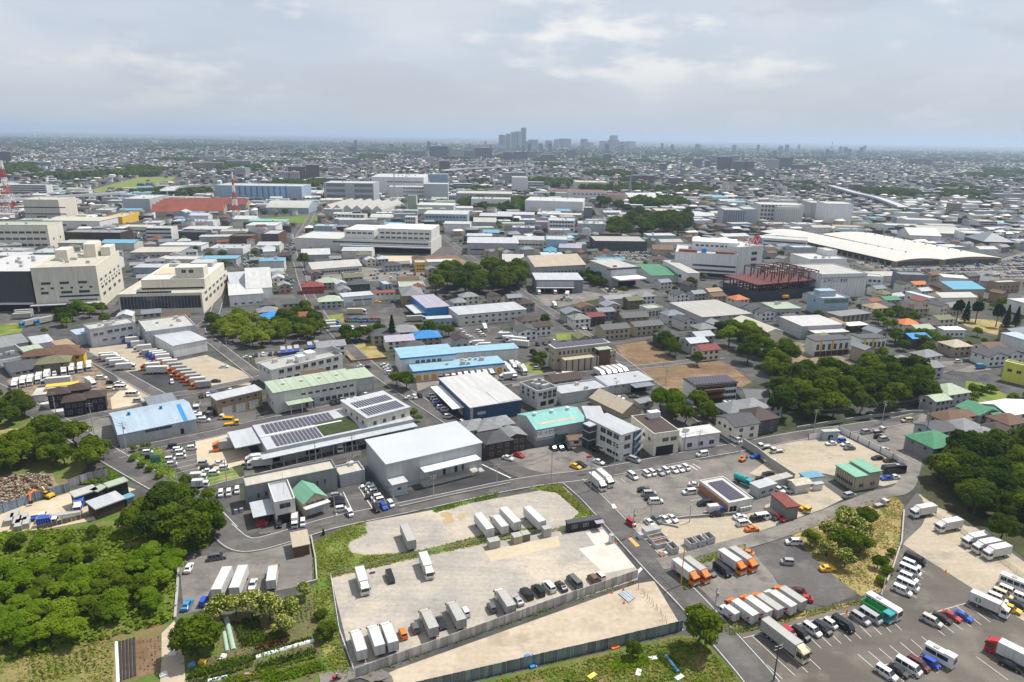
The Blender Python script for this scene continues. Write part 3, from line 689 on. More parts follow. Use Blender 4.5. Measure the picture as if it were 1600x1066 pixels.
b=bx('',(735,638),(823,632),(686,592),662,'warehouse','white roofed warehouse with dark blue walls by the van row','navy','white','metal',win='a,1,3.2,3.5,1.2,.08,.35,1,1,s')
part(b,'side_canopy',wm('white'),(-5,b.D*.18,4.2,-.03,b.D*.93,4.5));part(b,'corner_pilaster',wm('lgrey'),(-.12,-.12,0,1.1,-.01,b.h));winrow(b,'b,4,.2,4.5,3.6,.2,.9,1,1,s')
part(b,'roof_notch',rm('white'),(b.W*.55,.3,b.h+.36,b.W*.99,b.D*.35,b.h+.5))
# solar depot
b=bx('C1',(70,497),(985,305),(-125,365),590,'depot','long low loading depot with rows of solar panels and a planted roof square','lgrey','metal','metal',cat='depot',ov=.1)
Wd,Dp=b.W,b.D
part(b,'loading_canopy',wm('metal'),(-2.5,-4.0,4.3,Wd,-.02,4.6));part(b,'side_canopy',rm('metal'),(-9,Dp*.35,4.9,-.03,Dp,5.25))
for i in range(13):part(b,'canopy_post',GALV,(Wd*i/12.5,-3.6,0,Wd*i/12.5+.25,-3.35,4.3))
for i in range(12):winrow(b,'a,1,.9,5.6,3.0,%f,%f,1,1,%s'%(i/12,(i+1)/12,'s' if i%3 else 'd'))
panels(b,2.5,Dp*.56,Wd*.52,Dp*.93,b.h+.4,17,4,.38,.12,.05);panels(b,3.5,1.0,Wd*.365,Dp*.44,b.h+.4,12,4,.38,.12,.05)
part(b,'roof_ridge',wm('white'),(0,Dp*.47,b.h+.36,Wd*.55,Dp*.51,b.h+.6))
part(b,'planted_square',mat2('roof_garden',(.030,.042,.014),(.045,.058,.02),.3,fine=.2),(Wd*.37,Dp*.06,b.h+.36,Wd*.62,Dp*.62,b.h+.5));depot=b
b=bx('C1',(695,298),(980,240),(535,190),420,'depot_office','two storey cream office block with solar panels rising behind the depot','cream','metal','metal',cat='office',h=9.4,win='b,4,6.2,1.3,1.2;a,4,6.2,1.3,1.4;a,3,1.5,2.5,2.5',occ=True)
panels(b,1.5,1.5,b.W*.95,b.D*.40,b.h+.4,14,3,.5,.1,.05);panels(b,1.5,b.D*.50,b.W*.95,b.D*.78,b.h+.4,14,3,.5,.1,.05);part(b,'roof_ridge',wm('white'),(0,b.D*.43,b.h+.36,b.W,b.D*.46,b.h+.55))
b=bx('C1',(110,140),(625,50),(35,75),265,'factory','cream factory hall with pale green metal roof and window rows','offwhite','pgreen','metal',cat='factory',win='a,8,5.8,1.7,.9,.3,.98;a,6,1.6,1.9,1.6,.52,.98;a,3,.1,3.4,3.6,.30,.52,1,1,s;b,3,3,1.4,1')
part(b,'porch_roof',rm('pgreen'),(b.W*.12,-5,4.2,b.W*.42,-.03,4.45));[part(b,'porch_post',wm('white'),(b.W*f,-4.6,0,b.W*f+.25,-4.35,4.2)) for f in (.15,.28,.40)]
for k in range(4):part(b,'roof_vent',AC,(b.W*(.15+.22*k),b.D*.5,b.h+.36,b.W*(.15+.22*k)+1.2,b.D*.5+.9,b.h+1.))
for k in range(1,9):part(b,'roof_seam',rm('pgreen'),(b.W*k/9,-.3,b.h+.352,b.W*k/9+.15,b.D+.3,b.h+.45))
bx('C1',(630,52),(738,40),(575,-5),142,'factory_wing','grey wing with green roof beside the cream factory hall','lgrey','pgreen','metal',cat='factory',win='a,2,1,3,2.6,.1,.9,1,1,s')
b=bx('B1',(95,800),(540,700),(25,750),905,'office_block','white flat roofed office with roof terrace behind the green roofed factory','offwhite','offwhite','flat',cat='office',win='a,8,2.2,2.2,1.7;a,8,6.0,2.2,1.7,.08,.96;b,3,6.0,1.6,1.6',units=6)
part(b,'penthouse',wm('white'),(b.W*.4,2,b.h,b.W*.5,6,b.h+3),(b.W*.55,3,b.h,b.W*.66,8,b.h+3.4));part(b,'screen',GALV,(b.W*.62,b.D*.55,b.h,b.W*.98,b.D*.57,b.h+3),(b.W*.97,1,b.h,b.W*.98,b.D*.5,b.h+3))
bx('C0',(1355,185),(1635,120),(1320,150),285,'workshop','brown two storey workshop with grey flat roof','tan','lgrey','metal',cat='workshop',win='a,5,5.0,1.2,.9;a,3,.1,4,3.2,.05,.95,1,1,s;b,2,4,1,1')
b=bx('C0',(740,400),(1225,300),(672,268),478,'warehouse','grey warehouse with pale blue curved roof and one bright blue stripe','lgrey','pblue','gx',rh=2.6,ov=.3,win='a,4,4.2,1.5,.9,.34,.5;a,4,4.2,1.5,.9,.52,.66;a,1,.1,1.2,2.2,.7,.9,1,1,d;b,3,3.5,1.5,1')
MB().poly([(b.W*.83,-.2,b.h+.22),(b.W*.89,-.2,b.h+.22),(b.W*.89,b.D/2,b.h+2.9),(b.W*.83,b.D/2,b.h+2.9)]).build('blue_stripe',mat('bright_blue_sheet',(.03,.20,.42),.5),b.root)
for f in (.2,.62):cyl(b,'roof_vent',mat('dark_vent',(.02,.12,.3),.5),b.W*f,b.D*.47,b.h+2.6,.5,1.1)
bx('C0',(935,220),(1110,195),(905,170),250,'shed','blue grey roofed shed behind the curved warehouse','lgrey','steel','metal',cat='shed')
# long grey building and neighbours south of the depot
b=bx('',(384,763),(526,734),(376,748),797,'office_block','long grey flat roofed block with narrow slit windows','grey','cream','flat',cat='office',win='a,5,3.4,.6,1.6,.08,.5;a,4,3.4,.6,1.6,.55,.9;a,4,.8,.6,1.4,.05,.4')
bx('C1',(525,660),(680,625),(492,605),730,'office_annex','low grey annex with cream roof beside the van park','lgrey','cream','flat',cat='office',units=1)
b=bx('C1',(115,832),(245,808),(75,712),962,'office_block','narrow white three storey block with lean-to canopy','offwhite','lgrey','flat',cat='office',win='a,1,5.6,3.,1.5;b,2,6,1.4,1.2;b,2,3,1.4,1.2');part(b,'lean_to_roof',rm('metal'),(-6,b.D*.05,3.4,-.03,b.D*.8,3.65));part(b,'ground_bay',DARK,(b.W*.1,-.05,.05,b.W*.95,-.01,3))
cyl(b,'antenna',GALV,b.W*.6,b.D*.4,b.h,.05,7,5)
b=bx('C1',(300,825),(445,790),(225,750),912,'workshop','workshop with bright green gabled roof and grey front','beige','mint','gy',cat='workshop',rh=2.2,ov=.5,win='a,2,4.6,2.6,1.2;a,1,.1,3.4,3,.3,.6,1,1,s;a,1,.1,3.4,3,.62,.95,1,1,s');part(b,'awning',wm('offwhite'),(-.5,-2.2,3.4,b.W+.5,-.03,3.6))
b=bx('D1',(235,222),(335,215),(220,143),285,'shed','open timber shed with straw coloured roof beside the road','brown','beige','shed',cat='shed',rh=.4)
# teal warehouse group
b=bx('C2',(150,370),(470,312),(35,272),476,'warehouse','warehouse with turquoise gabled roof and brush lettered sign','lgrey','teal','gx',rh=2.4,ov=.15,win='a,5,3.2,1.6,.7,.02,.42')
part(b,'sign_board',wm('white'),(b.W*.02,-.10,b.h*.50,b.W*.36,-.01,b.h*.93));flattext(b,'ｱル･ﾙセナ','a',b.W*.19,b.h*.68,1.9,mat('navy_paint',(.01,.02,.10),.6),shear=.25)
part(b,'blue_sheet_base',wm('steel'),(.02,-.08,0,b.W*.6,-.01,b.h*.36));part(b,'green_screen',mat('green_netting',(.05,.12,.12),.6),(b.W*.36,-.14,0,b.W*.62,-.09,b.h*.5))
MB().poly([(b.W*.1,b.D*.13,b.h+.92),(b.W*.85,b.D*.13,b.h+.92),(b.W*.85,b.D*.19,b.h+1.2),(b.W*.1,b.D*.19,b.h+1.2)]).build('rust_streak',mat('pink_rust',(.48,.34,.27),.7,.3,1.),b.root)
for f in (.15,.48,.8):cyl(b,'roof_vent',wm('white'),b.W*f,b.D*.48,b.h+2.3,.7,1.2)
b=bx('C2',(357,433),(447,425),(348,402),472,'shed','small cream hut with brown roof beside the teal warehouse','cream','brown','gx',cat='shed',win='a,1,1,1.8,1')
b=bx('C2',(685,405),(845,385),(475,300),562,'office_block','white three storey office with dark glass stair tower','offwhite','lgrey','metal',cat='office',ov=.05,win='b,3,7.6,2.6,1.8,.05,.62;b,3,4.3,2.6,1.8,.05,.62;b,2,1.2,2.6,1.2,.05,.4;a,1,7.4,2.8,1.8,.08,.55;a,1,4.1,2.8,1.8,.08,.55;a,1,1.2,2.8,.9,.08,.55')
part(b,'dark_wing',wm('navy'),(b.W*.6,-.12,0,b.W+.1,-.01,b.h-.1));part(b,'stair_tower',GLASS,(-3.6,b.D*.72,0,-.03,b.D*.92,b.h-.6))
for z in (3.6,6.8,b.h-.6):part(b,'stair_band',wm('lgrey'),(-3.7,b.D*.715,z,-.02,b.D*.925,z+.35))
st=MB()
for k in range(3):st.poly([(b.W*.62,-.3,1+k*3),(b.W*.62,-1.2,1+k*3),(b.W+1.2,-1.2,4+k*3),(b.W+1.2,-.3,4+k*3)])
for k in range(4):st.box(b.W*.6,-1.3,k*3,b.W*.6+.08,-1.2,k*3+3)
st.build('outside_stair',GALV,b.root)
bx('C2',(470,300),(575,285),(440,225),330,'factory','pale grey roofed wing between the teal roof and the white office','lgrey','lgrey','metal',cat='factory',h=8)
b=bx('C2',(888,395),(1050,375),(745,282),532,'office_block','white two storey building with stained dark brown flat roof','cream','dbrown','flat',cat='office',parapet=.25,win='a,2,5.2,2.4,1.5,.3,.95;b,4,5.0,1.6,1.2');part(b,'loading_bay',DARK,(b.W*.12,-.06,0,b.W*.8,-.01,3.6));part(b,'water_tank',wm('white'),(b.W*.5,b.D*.72,b.h+.1,b.W*.5+4.5,b.D*.72+2.6,b.h+2.6))
b=bx('C2',(1065,418),(1300,385),(1045,365),500,'shop','low white building with white roof and unit beside the bend','white','white','metal',cat='shop',win='a,3,1.2,2,1.6',units=2)
b=bx('C2',(160,135),(303,115),(48,78),240,'office_block','white three storey block with cluttered roof behind the teal warehouse','offwhite','dgrey','flat',cat='office',win='a,3,4.0,1.8,1.5,.25,.98;a,4,7.2,1.8,1.5,.02,.98;a,2,1,3,2,.1,.9,1,1,d;b,3,4,1.4,1.3;b,3,7.2,1.4,1.3',units=7)
b=bx('C2',(310,150),(605,105),(290,90),212,'workshop','grey flat roofed workshop joined to the white block','lgrey','lgrey','flat',cat='workshop',win='a,2,.2,5,3,.1,.5,1,1,s;a,1,.2,6,3,.6,.9,1,1,d',units=2)
b=bx('C2',(605,95),(882,58),(515,38),152,'warehouse','pale grey warehouse with steel canopy beside the ploughed field','lgrey','lgrey','metal',win='a,2,3.5,1.2,.8,.1,.4');part(b,'canopy',rm('steel'),(b.W*.45,-5.5,4,b.W*.9,-.03,4.25));part(b,'loading_bay',DARK,(b.W*.5,-.06,0,b.W*.85,-.01,3.8));part(b,'roof_vent',AC,(b.W*.3,b.D*.5,b.h+.36,b.W*.33,b.D*.56,b.h+1),(b.W*.75,b.D*.5,b.h+.36,b.W*.78,b.D*.56,b.h+1))
bx('C2',(690,262),(830,240),(490,165),300,'workshop','old workshop with long weathered brown gabled roof','beige','tan','gy',cat='workshop',rh=3.,rmat=tm('beige'))
bx('C2',(800,205),(885,188),(775,182),240,'shed','small grey shed by the bend','lgrey','grey','shed',cat='shed',win='a,1,1,2,1.2')
b=bx('C2',(1140,95),(1410,72),(1090,48),208,'apartment','white and brown apartment block with solar roof by the ploughed field','white','dbrown','metal',cat='apartment',win='a,5,1.,1.4,1.5,.68,.98,3,2.9');panels(b,.5,.5,b.W-.5,b.D-.5,b.h+.4,14,3)
part(b,'brown_front',wm('dbrown'),(b.W*.05,-.9,0,b.W*.66,-.01,b.h-.2));[part(b,'balcony',wm('brown'),(b.W*.2,-2,z,b.W*.65,-.92,z+1.1)) for z in (2.8,5.7)]
bx('C2',(1480,200),(1600,165),(1405,110),225,'shed','dark grey roofed barn beside the brown apartment block','lgrey','dgrey','gx',cat='shed')
b=bx('C2',(1355,830),(1508,800),(1172,688),888,'store','convenience store with flat white roof and solar panels','offwhite','white','flat',cat='store',parapet=.4,win='a,1,.1,1.2,2.1,.05,.2,1,1,d;a,1,.1,1.2,2.1,.2,.34,1,1,d')
panels(b,b.W*.18,b.D*.1,b.W*.8,b.D*.86,b.h+.2,5,8,.06,.06,.02);part(b,'brick_front',mat('orange_brick',(.36,.17,.10),.8,.12,2.),(-.12,0.02,0,-.01,b.D,b.h*.8));winrow(b,'b,5,.3,2.6,2.2,.25,.95');part(b,'air_conditioner',AC,*[(b.W*(.45+.12*k),-.9,0,b.W*(.45+.12*k)+.9,-.2,1.4) for k in range(4)])
b=bx('D2',(350,78),(557,45),(340,58),130,'site_office','long black cabin office beside the road','black','dgrey','metal',cat='cabin',ov=.15,win='a,1,1.2,1.6,1,.05,.35;a,1,1.2,1.6,1,.38,.7');part(b,'porch_roof',wm('lilac'),(b.W*.78,-2.,2.6,b.W*1.03,-.02,2.75))
# yard sheds to the right of the store
b=bx('C3',(548,665),(705,640),(392,598),752,'office_hall','beige prefab office with two stepped green roofs','beige','teal','metal',cat='office',rmat=rm('mint'),win='b,4,1.4,1.8,1.2,.1,.9;a,2,1.2,1.8,1.3')
part(b,'upper_roof',rm('mint'),(b.W*.52,-.3,b.h+.9,b.W+.4,b.D+.4,b.h+1.15));part(b,'upper_wall',wm('beige'),(b.W*.55,0.02,b.h,b.W-.02,b.D-.05,b.h+.9))
for k in range(9):part(b,'wall_batten',wm('dbrown'),(-.06,b.D*k/8-.05,0,-.01,b.D*k/8+.05,b.h))
bx('C3',(120,855),(182,838),(22,772),935,'shed','shed with rusty red corrugated roof by the lane','grey','rust','metal',cat='shed',rmat=mat('rusty_sheet',(.16,.045,.035),.8,.3,.8),h=4.2)
bx('C3',(175,715),(270,700),(125,685),768,'shed','shed with rust streaked pale roof and blue tarpaulin','offwhite','concrete','gx',cat='shed',rmat=mat('streaked_roof',(.42,.38,.31),.8,.35,.7))
bx('C3',(240,672),(345,660),(205,642),720,'shed','shed with blue roof beside the stepped green roofs','white','sky','metal',cat='shed');bx('C3',(295,712),(345,705),(285,702),748,'hut','tiny white hut beside the blue roofed shed','white','lgrey','metal',cat='hut')
bx('C3',(15,695),(150,660),(-40,680),730,'shed','long open shed with pale roof behind the parked silver car','lgrey','concrete','metal',cat='shed',h=3);bx('C2',(1545,735),(1650,705),(1505,700),795,'cabin','grey two room cabin beside the machinery yard','lgrey','lgrey','metal',cat='cabin',win='a,2,1.2,1.6,1')
bx('C3',(350,382),(445,378),(330,372),432,'cabin','pale blue cabin inside the white panel fence','pblue','offwhite','metal',cat='cabin',win='a,1,1,1.8,1;a,1,.1,1,2,.3,.5,1,1,d')
# west: scrap yard, dark houses, white complex
bx('C0',(600,865),(775,800),(540,822),930,'shed','tall brown shed with pale grey roof in the scrap yard','dbrown','lgrey','metal',cat='shed');bx('C0',(470,790),(605,745),(440,762),815,'shed','open fronted white roofed shed in the scrap yard','black','offwhite','metal',cat='shed',h=4)
bx('C0',(610,755),(665,725),(600,730),780,'shed','small green roofed lean-to in the scrap yard','black','pgreen','metal',cat='shed',h=4);bx('C0',(680,728),(795,690),(660,705),760,'shed','long green roofed shed in the scrap yard','black','pgreen','metal',cat='shed',h=4.2)
bx('C0',(790,800),(830,780),(770,785),815,'shed','turquoise roofed hut by the oak trees','grey','sky','metal',cat='shed',h=2.6)
bx('B0',(560,545),(845,500),(535,515),652,'factory','white two storey factory range with roof units beside the truck yard','lgrey','offwhite','flat',cat='factory',win='a,2,6.0,1.8,1.3,.05,.3;a,4,6.4,2.2,1.5,.35,.95;a,4,2.6,2,1,.2,.95',units=5)
bx('B0',(915,560),(1210,505),(865,490),655,'factory','white factory with dark roof channels behind the white box store','lgrey','offwhite','flat',cat='factory',units=6,win='a,3,5,1.5,.8')
bx('B0',(480,575),(560,560),(442,548),640,'factory_wing','lower grey wing with pipework at the factory corner','lgrey','pblue','metal',cat='factory')
bx('B0',(1082,645),(1288,603),(960,577),716,'warehouse','windowless white box store in the truck yard','white','metal','metal',win='b,4,.1,.12,8,.1,.9,1,1,d')
for (c,lab) in (((515,165),'nearest dark clad house of the cluster of four'),((640,140),'dark clad house at the right of the cluster of four'),((420,120),'dark clad house at the left of the cluster of four'),((540,95),'dark clad house at the back of the cluster of four')):
 p=GT('C0',c,6.6);make('house',lab,'house',(p[0] -5,p[1] -5),R(27),7.6,7.2,6.2,'black','dbrown','hip',win='a,3,3.9,1.2,1.1;a,2,1,1.4,1.4;b,2,3.9,1.2,1.1',rh=2.)
bx('B0',(70,812),(295,755),(20,750),840,'apartment','two storey apartment with long dark grey gabled roof','lgrey','dgrey','gx',cat='apartment',rh=2.2,win='a,5,1,1.5,1.5,.08,.95,2,2.8')
for c,wl,rf,lab in (((255,690),'beige','brown','brown hipped house behind the long apartment'),((345,735),'olive','olive','olive roofed house beside the long apartment'),((440,690),'yellow','brown','yellow walled house with reddish brown roof by the truck yard'),((400,665),'beige','brown','brown hipped house at the street corner')):
 p=GT('B0',c,6);make('house',lab,'house',(p[0] -6,p[1] -5),R(24),13,9,5.6,wl,rf,'hip',win='a,3,1,1.5,1.4,.05,.95,2,2.7')
bx('B0',(215,635),(320,600),(180,590),665,'workshop','white walled workshop with pale grey roof and round window','white','lgrey','metal',cat='workshop');bx('B0',(0,740),(195,715),(-80,670),770,'workshop','white building with dark flat roof and white rim','white','dgrey','flat',cat='workshop',units=4)
bx('B0',(-40,655),(185,630),(-80,600),672,'workshop','low grey roofed workshop at the picture edge','lgrey','grey','metal',cat='workshop');bx('B0',(370,655),(465,635),(320,618),690,'shop','flat tan roofed shop by the street corner','cream','tan','metal',cat='shop',h=5);bx('B0',(160,690),(280,670),(120,655),715,'shed','pale green roofed shed between the houses','lgrey','pgreen','metal',cat='shed',h=4)
b=make('building_site','new house under white sheeting with yellow top','building site',GT('C0',(215,198)),R(24),17,9,3.,'white','yellow','metal',rmat=CONL);part(b,'yellow_frame',wm('yellow'),(4,3,5,16,7,5.3));[part(b,'post',wm('yellow'),(x,3.4,3,x+.2,3.6,5)) for x in (4.2,8,12,15.6)]
# big cream distribution buildings, upper left
b=fb('B0',240,430,640,165,62,'warehouse','cream four storey distribution warehouse with dark slit windows','cream','cream','flat',cat='warehouse',yr=410,units=12,win='a,3,17,5,1.6,.05,.9;a,2,11,6,1.6,.35,.9;a,6,14,1.6,1.2,.05,.95;c,8,14.6,2.4,1;a,1,11,4,1.6,.05,.25;a,1,8.5,22,1.2,.4,.95;a,1,6,16,.9,.5,.95;c,5,17,5,1.6,.03,.97;c,6,12,5,1.6;c,4,7,6,2',parapet=1.)
part(b,'stair_head',wm('cream'),(b.W*.15,30,b.h,b.W*.35,45,b.h+7),(b.W*.55,40,b.h,b.W*.75,56,b.h+9),(b.W*.8,45,b.h,b.W*.96,60,b.h+6));part(b,'base_canopy',wm('lgrey'),(-2,-6,4.8,b.W,-.02,5.3));part(b,'loading_bay',DARK,(1,-.06,0,b.W-1,-.01,4.6))
b=fb('B0',-220,430,228,180,60,'warehouse','white roofed warehouse with black louvred wall at the picture edge','dgrey','white','metal',cat='warehouse',yr=425,units=10);part(b,'white_band',wm('white'),(0,-3,5,b.W,-.02,5.6));part(b,'loading_bay',DARK,(0,-.06,0,b.W,-.01,4.8))
b=fb('B0',755,455,1275,330,75,'warehouse','cream warehouse with dark glass front and cream upper storey','cream','cream','flat',cat='warehouse',yr=440,units=10,win='c,6,6,6,2.2;c,6,11,6,1.6',parapet=1.)
part(b,'glass_front',GLASS,(b.W*.02,-.2,4,b.W*.98,-.01,b.h-.8));[part(b,'mullion',FRAME,(b.W*(.02+.96*k/24),-.28,4,b.W*(.02+.96*k/24)+.12,-.201,b.h-.8)) for k in range(25)]
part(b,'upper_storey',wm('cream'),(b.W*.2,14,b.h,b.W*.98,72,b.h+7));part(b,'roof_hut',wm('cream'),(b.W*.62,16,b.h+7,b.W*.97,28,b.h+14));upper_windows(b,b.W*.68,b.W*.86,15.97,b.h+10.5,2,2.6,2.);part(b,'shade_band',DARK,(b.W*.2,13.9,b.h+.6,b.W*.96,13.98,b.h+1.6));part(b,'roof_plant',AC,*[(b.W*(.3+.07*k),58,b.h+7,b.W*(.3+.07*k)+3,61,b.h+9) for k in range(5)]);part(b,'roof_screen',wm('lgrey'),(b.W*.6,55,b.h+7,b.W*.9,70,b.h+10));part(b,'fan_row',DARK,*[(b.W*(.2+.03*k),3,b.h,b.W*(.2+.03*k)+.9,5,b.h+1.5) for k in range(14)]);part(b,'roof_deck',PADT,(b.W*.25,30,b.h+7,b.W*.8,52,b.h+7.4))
b=bx('B0',(1432,330),(1640,300),(1425,240),400,'warehouse','low white warehouse with two roof levels by the narrow street','white','white','metal',win='a,4,1.4,2,1');bx('B0',(1440,265),(1700,250),(1420,185),330,'warehouse','pale roofed warehouse with bright blue gable edge','lgrey','metal','gx',rh=3)
# ---------------------------------------------------------------- centre back: blue roofed depot and neighbours
b=bx('B1',(985,805),(1550,750),(900,765),842,'depot','white transport depot with blue edged pale roof and row of orange doors','white','sky','metal',cat='depot',rmat=mat('pale_blue_roof',(.22,.37,.45),.5,.12,.3),win='a,12,.6,2.4,2.6,.01,.99,1,1,o',h=5.2,units=9)
part(b,'blue_fascia',wm('blue'),(-.4,-.5,b.h-.5,b.W+.4,-.36,b.h+.36));part(b,'blue_fascia',wm('blue'),(-.5,-.35,b.h-.5,-.36,b.D,b.h+.36))
b=bx('B1',(905,722),(1245,692),(872,660),790,'depot_office','upper white block of the blue edged depot with pale blue roof','white','sky','metal',cat='depot',rmat=MATS['pale_blue_roof'],h=8.6,win='a,3,5.6,1.8,1.4,.25,.55;a,2,5.6,1.8,1.4,.55,.75');part(b,'blue_fascia',wm('blue'),(-.4,-.5,b.h-.45,b.W+.4,-.36,b.h+.36))
bx('B1',(1240,690),(1640,660),(1235,655),740,'depot_hall','flat pale blue roof hall behind the blue edged depot','white','sky','metal',cat='depot',rmat=MATS['pale_blue_roof'],h=6)
b=bx('B1',(1065,408),(1220,403),(970,332),480,'warehouse','bright blue walled warehouse with pale roof','blue','metal','metal',rmat=rm('lilac'));bx('B1',(1068,478),(1225,470),(1055,462),525,'shed','white front extension of the bright blue warehouse','pblue','lgrey','metal',cat='shed',win='a,4,1.5,1.6,1');part(b,'canopy',wm('lgrey'),(-7,b.D*.05,4,-.03,b.D*.7,4.3))
bx('B1',(1268,452),(1690,415),(1225,402),522,'apartment','long white two storey block with regular windows','offwhite','lgrey','metal',cat='dormitory',win='a,9,4.6,1.6,1.2;a,9,1.4,1.6,1.2')
bx('B1',(545,340),(735,325),(538,315),402,'shop','white shop with green bands and grey shutters','white','lgrey','metal',cat='shop',win='a,2,3.6,6,1.2,.3,.95,1,1,g;a,3,.2,5,2.8,.02,.98,1,1,s');bx('B1',(738,315),(870,308),(730,300),360,'house','white two storey house joined to the green banded shop','white','rust','gx',cat='house',rh=.8,win='a,4,3.6,1.4,1')
bx('B1',(800,262),(850,258),(768,238),300,'office','pale blue three storey office in the house row','pblue','lgrey','flat',cat='office',win='a,2,1.5,1.2,1.2,.1,.9,2,3');b=bx('B1',(915,330),(1040,310),(898,285),400,'house','brown house with grey hipped roof beside the blue warehouse','tan','grey','hip',cat='house',win='a,2,3.6,1.6,1.2')
bx('B1',(352,165),(660,142),(320,135),172,'dormitory','long low white school block with window row','offwhite','offwhite','gx',cat='school',h=5,win='a,14,1.6,2,1.5');bx('B1',(285,75),(462,70),(290,50),100,'shed','white roofed hall at the road end','lgrey','white','gx',cat='hall',h=6)
bx('B1',(-60,285),(98,280),(-60,190),330,'warehouse','white gabled warehouse with blue gable strip','white','white','gx',h=8);bx('B1',(995,125),(1060,122),(992,108),180,'shop','yellow and white shop building','yellow','offwhite','flat',cat='shop',win='a,3,1.5,1.5,1.2,.1,.9,2,3');bx('B1',(1075,120),(1232,116),(1072,104),175,'shop','white box shop beside the brown plot','offwhite','white','metal',cat='shop',win='a,5,1.5,1.5,1')
for c,wl,rf,lab in (((815,565),'beige','dgrey','traditional house with layered dark tile roofs'),((905,600),'cream','lilac','low house with lilac grey tile roof'),((1075,580),'tan','blue','house with bright blue tile roof by the trees'),((930,545),'grey','grey','long grey roofed house below the conifer'),((120,460),'grey','blue','house with blue roof beside the bamboo'),((250,455),'tan','rust','house with terracotta roof by the road'),((475,355),'lgrey','pgreen','pale green roofed house by the drum yard'),((650,250),'dgrey','dgrey','dark house with two storeys behind the shop'),((960,225),'beige','brown','terrace of brown gabled houses'),((450,240),'pgreen','pgreen','pale roofed pair of houses near the car parks'),((360,265),'red','dred','low red roofed house by the road'),((855,135),'lgrey','dgrey','dark roofed house behind the car parks')):
 p=GT('B1',c,5.5);make('house',lab,'house',(p[0] -7,p[1] -5),R(18),15,11,5.2,wl,rf,'hip' if rf not in ('rust','lilac','brown') else 'gx',win='a,4,1,1.6,1.5,.05,.95,2,2.7')
b=bx('B2',(270,662),(612,625),(218,638),790,'apartment','tan three storey apartment with blue solar roof','beige','metal','metal',cat='apartment',h=11,win='a,10,7.6,1.2,1.8,.05,.8;a,8,4.2,1.1,1.6,.02,.7;b,2,4,1.2,1.2;b,2,7.4,1.2,1.2')
panels(b,.8,.6,b.W*.98,b.D-.4,b.h+.4,12,2);part(b,'front_block',wm('beige'),(b.W*.1,-5,0,b.W*.72,-.02,6.4));part(b,'stair_block',wm('brown'),(b.W*.74,-4.5,0,b.W*.93,-.02,b.h-1.5));part(b,'stair_roof',rm('pgreen'),(b.W*.70,-5.2,b.h-1.5,b.W*.95,-.02,b.h-1.2))
for k in range(6):part(b,'pilaster',wm('dbrown'),(b.W*(.12+.11*k),-5.15,0,b.W*(.12+.11*k)+.5,-5.01,6.4))
winrow(b,'c,2,4,1.5,1.2');bx('B2',(585,690),(650,678),(582,672),765,'house','tan annex house at the end of the solar apartment','beige','beige','flat',cat='house',win='a,3,4,1,1',h=6.6)
# ---------------------------------------------------------------- right of centre
b=bx('B2',(150,232),(445,232),(65,188),312,'warehouse','grey transport warehouse with red lettering over loading docks','steel','lgrey','metal',rmat=rm('lgrey'));part(b,'sign_panel',wm('lgrey'),(b.W*.02,-.2,b.h*.48,b.W*.8,-.01,b.h*.92));part(b,'canopy',wm('lgrey'),(b.W*.0,-4,4.3,b.W*.8,-.21,4.7));flattext(b,'トナミ運輸','a',b.W*.18,b.h*.58,2.4,mat('red_paint',PAL['red'],.6));winrow(b,'a,5,.2,4.5,3.6,.03,.78,1,1,d')
b=bx('B2',(622,158),(785,150),(488,110),272,'warehouse','tall grey warehouse with white front canopy and red sign','metal','offwhite','metal',win='a,1,13,30,1,.05,.95');part(b,'canopy',wm('white'),(0,-14,7,b.W*1.05,-.02,8));part(b,'dock',DARK,(b.W*.3,-.06,0,b.W,-.01,6));part(b,'red_sign',wm('orange'),(b.W*.05,-.1,15,b.W*.2,-.01,16.5))
b=bx('B2',(872,205),(1045,195),(735,135),250,'hall','low hall with bright green curved roof','offwhite','green','gx',cat='hall',rh=2,rmat=rm('green'))
bx('B2',(145,150),(460,135),(75,100),180,'factory','long grey factory with tan roof and dark windows','lgrey','beige','gx',h=9,win='a,12,3.5,1.8,1.3',cat='factory');bx('B2',(-60,195),(75,95),(-60,70),150,'factory','cream factory wing at the wood edge','cream','offwhite','metal',h=8,cat='factory')
# white bakery-like works with rooftop sign
b=fb('B2',1010,200,1395,60,45,'factory','large white works with red and white roof sign','white','white','flat',yr=225,units=6,win='a,10,9,4,1.6,.3,.98;a,10,5,4,1.6,.3,.98',parapet=1.)
part(b,'upper_storey',wm('white'),(b.W*.25,18,b.h,b.W,44,b.h+8));part(b,'tank',wm('rust'),(b.W*.05,6,b.h,b.W*.35,12,b.h+2),(b.W*.65,4,b.h,b.W*.95,9,b.h+2));part(b,'blue_tank',wm('blue'),(b.W*.42,5,b.h,b.W*.5,9,b.h+4));part(b,'base_band',DARK,(b.W*.3,-.08,.3,b.W,-.01,3.6));upper_windows(b,b.W*.3,b.W*.95,17.98,b.h+4,8,2.5,1.4)
b=fb('B2',1400,215,1550,30,40,'factory','tall white tower block of the works','white','white','flat',yr=200,win='a,1,8,6,2.6,.55,.75,3,5',units=5)
sg=empty('roof_sign',(*(np.array(b.o)+np.array([16,14])),0));tag(sg,'red and white box sign with the letter N on the works roof','sign')
MB().box(-4,0,b.h+1,.3,1.5,b.h+8).build('white_panel',wm('white'),sg);MB().box(.302,0,b.h+1,4.6,1.5,b.h+8).build('red_panel',mat('sign_red',(.65,.03,.03),.5),sg);MB().box(-3,.6,b.h,-2.4,1.2,b.h+1).box(3,.6,b.h,3.6,1.2,b.h+1).build('support',GALV,sg)
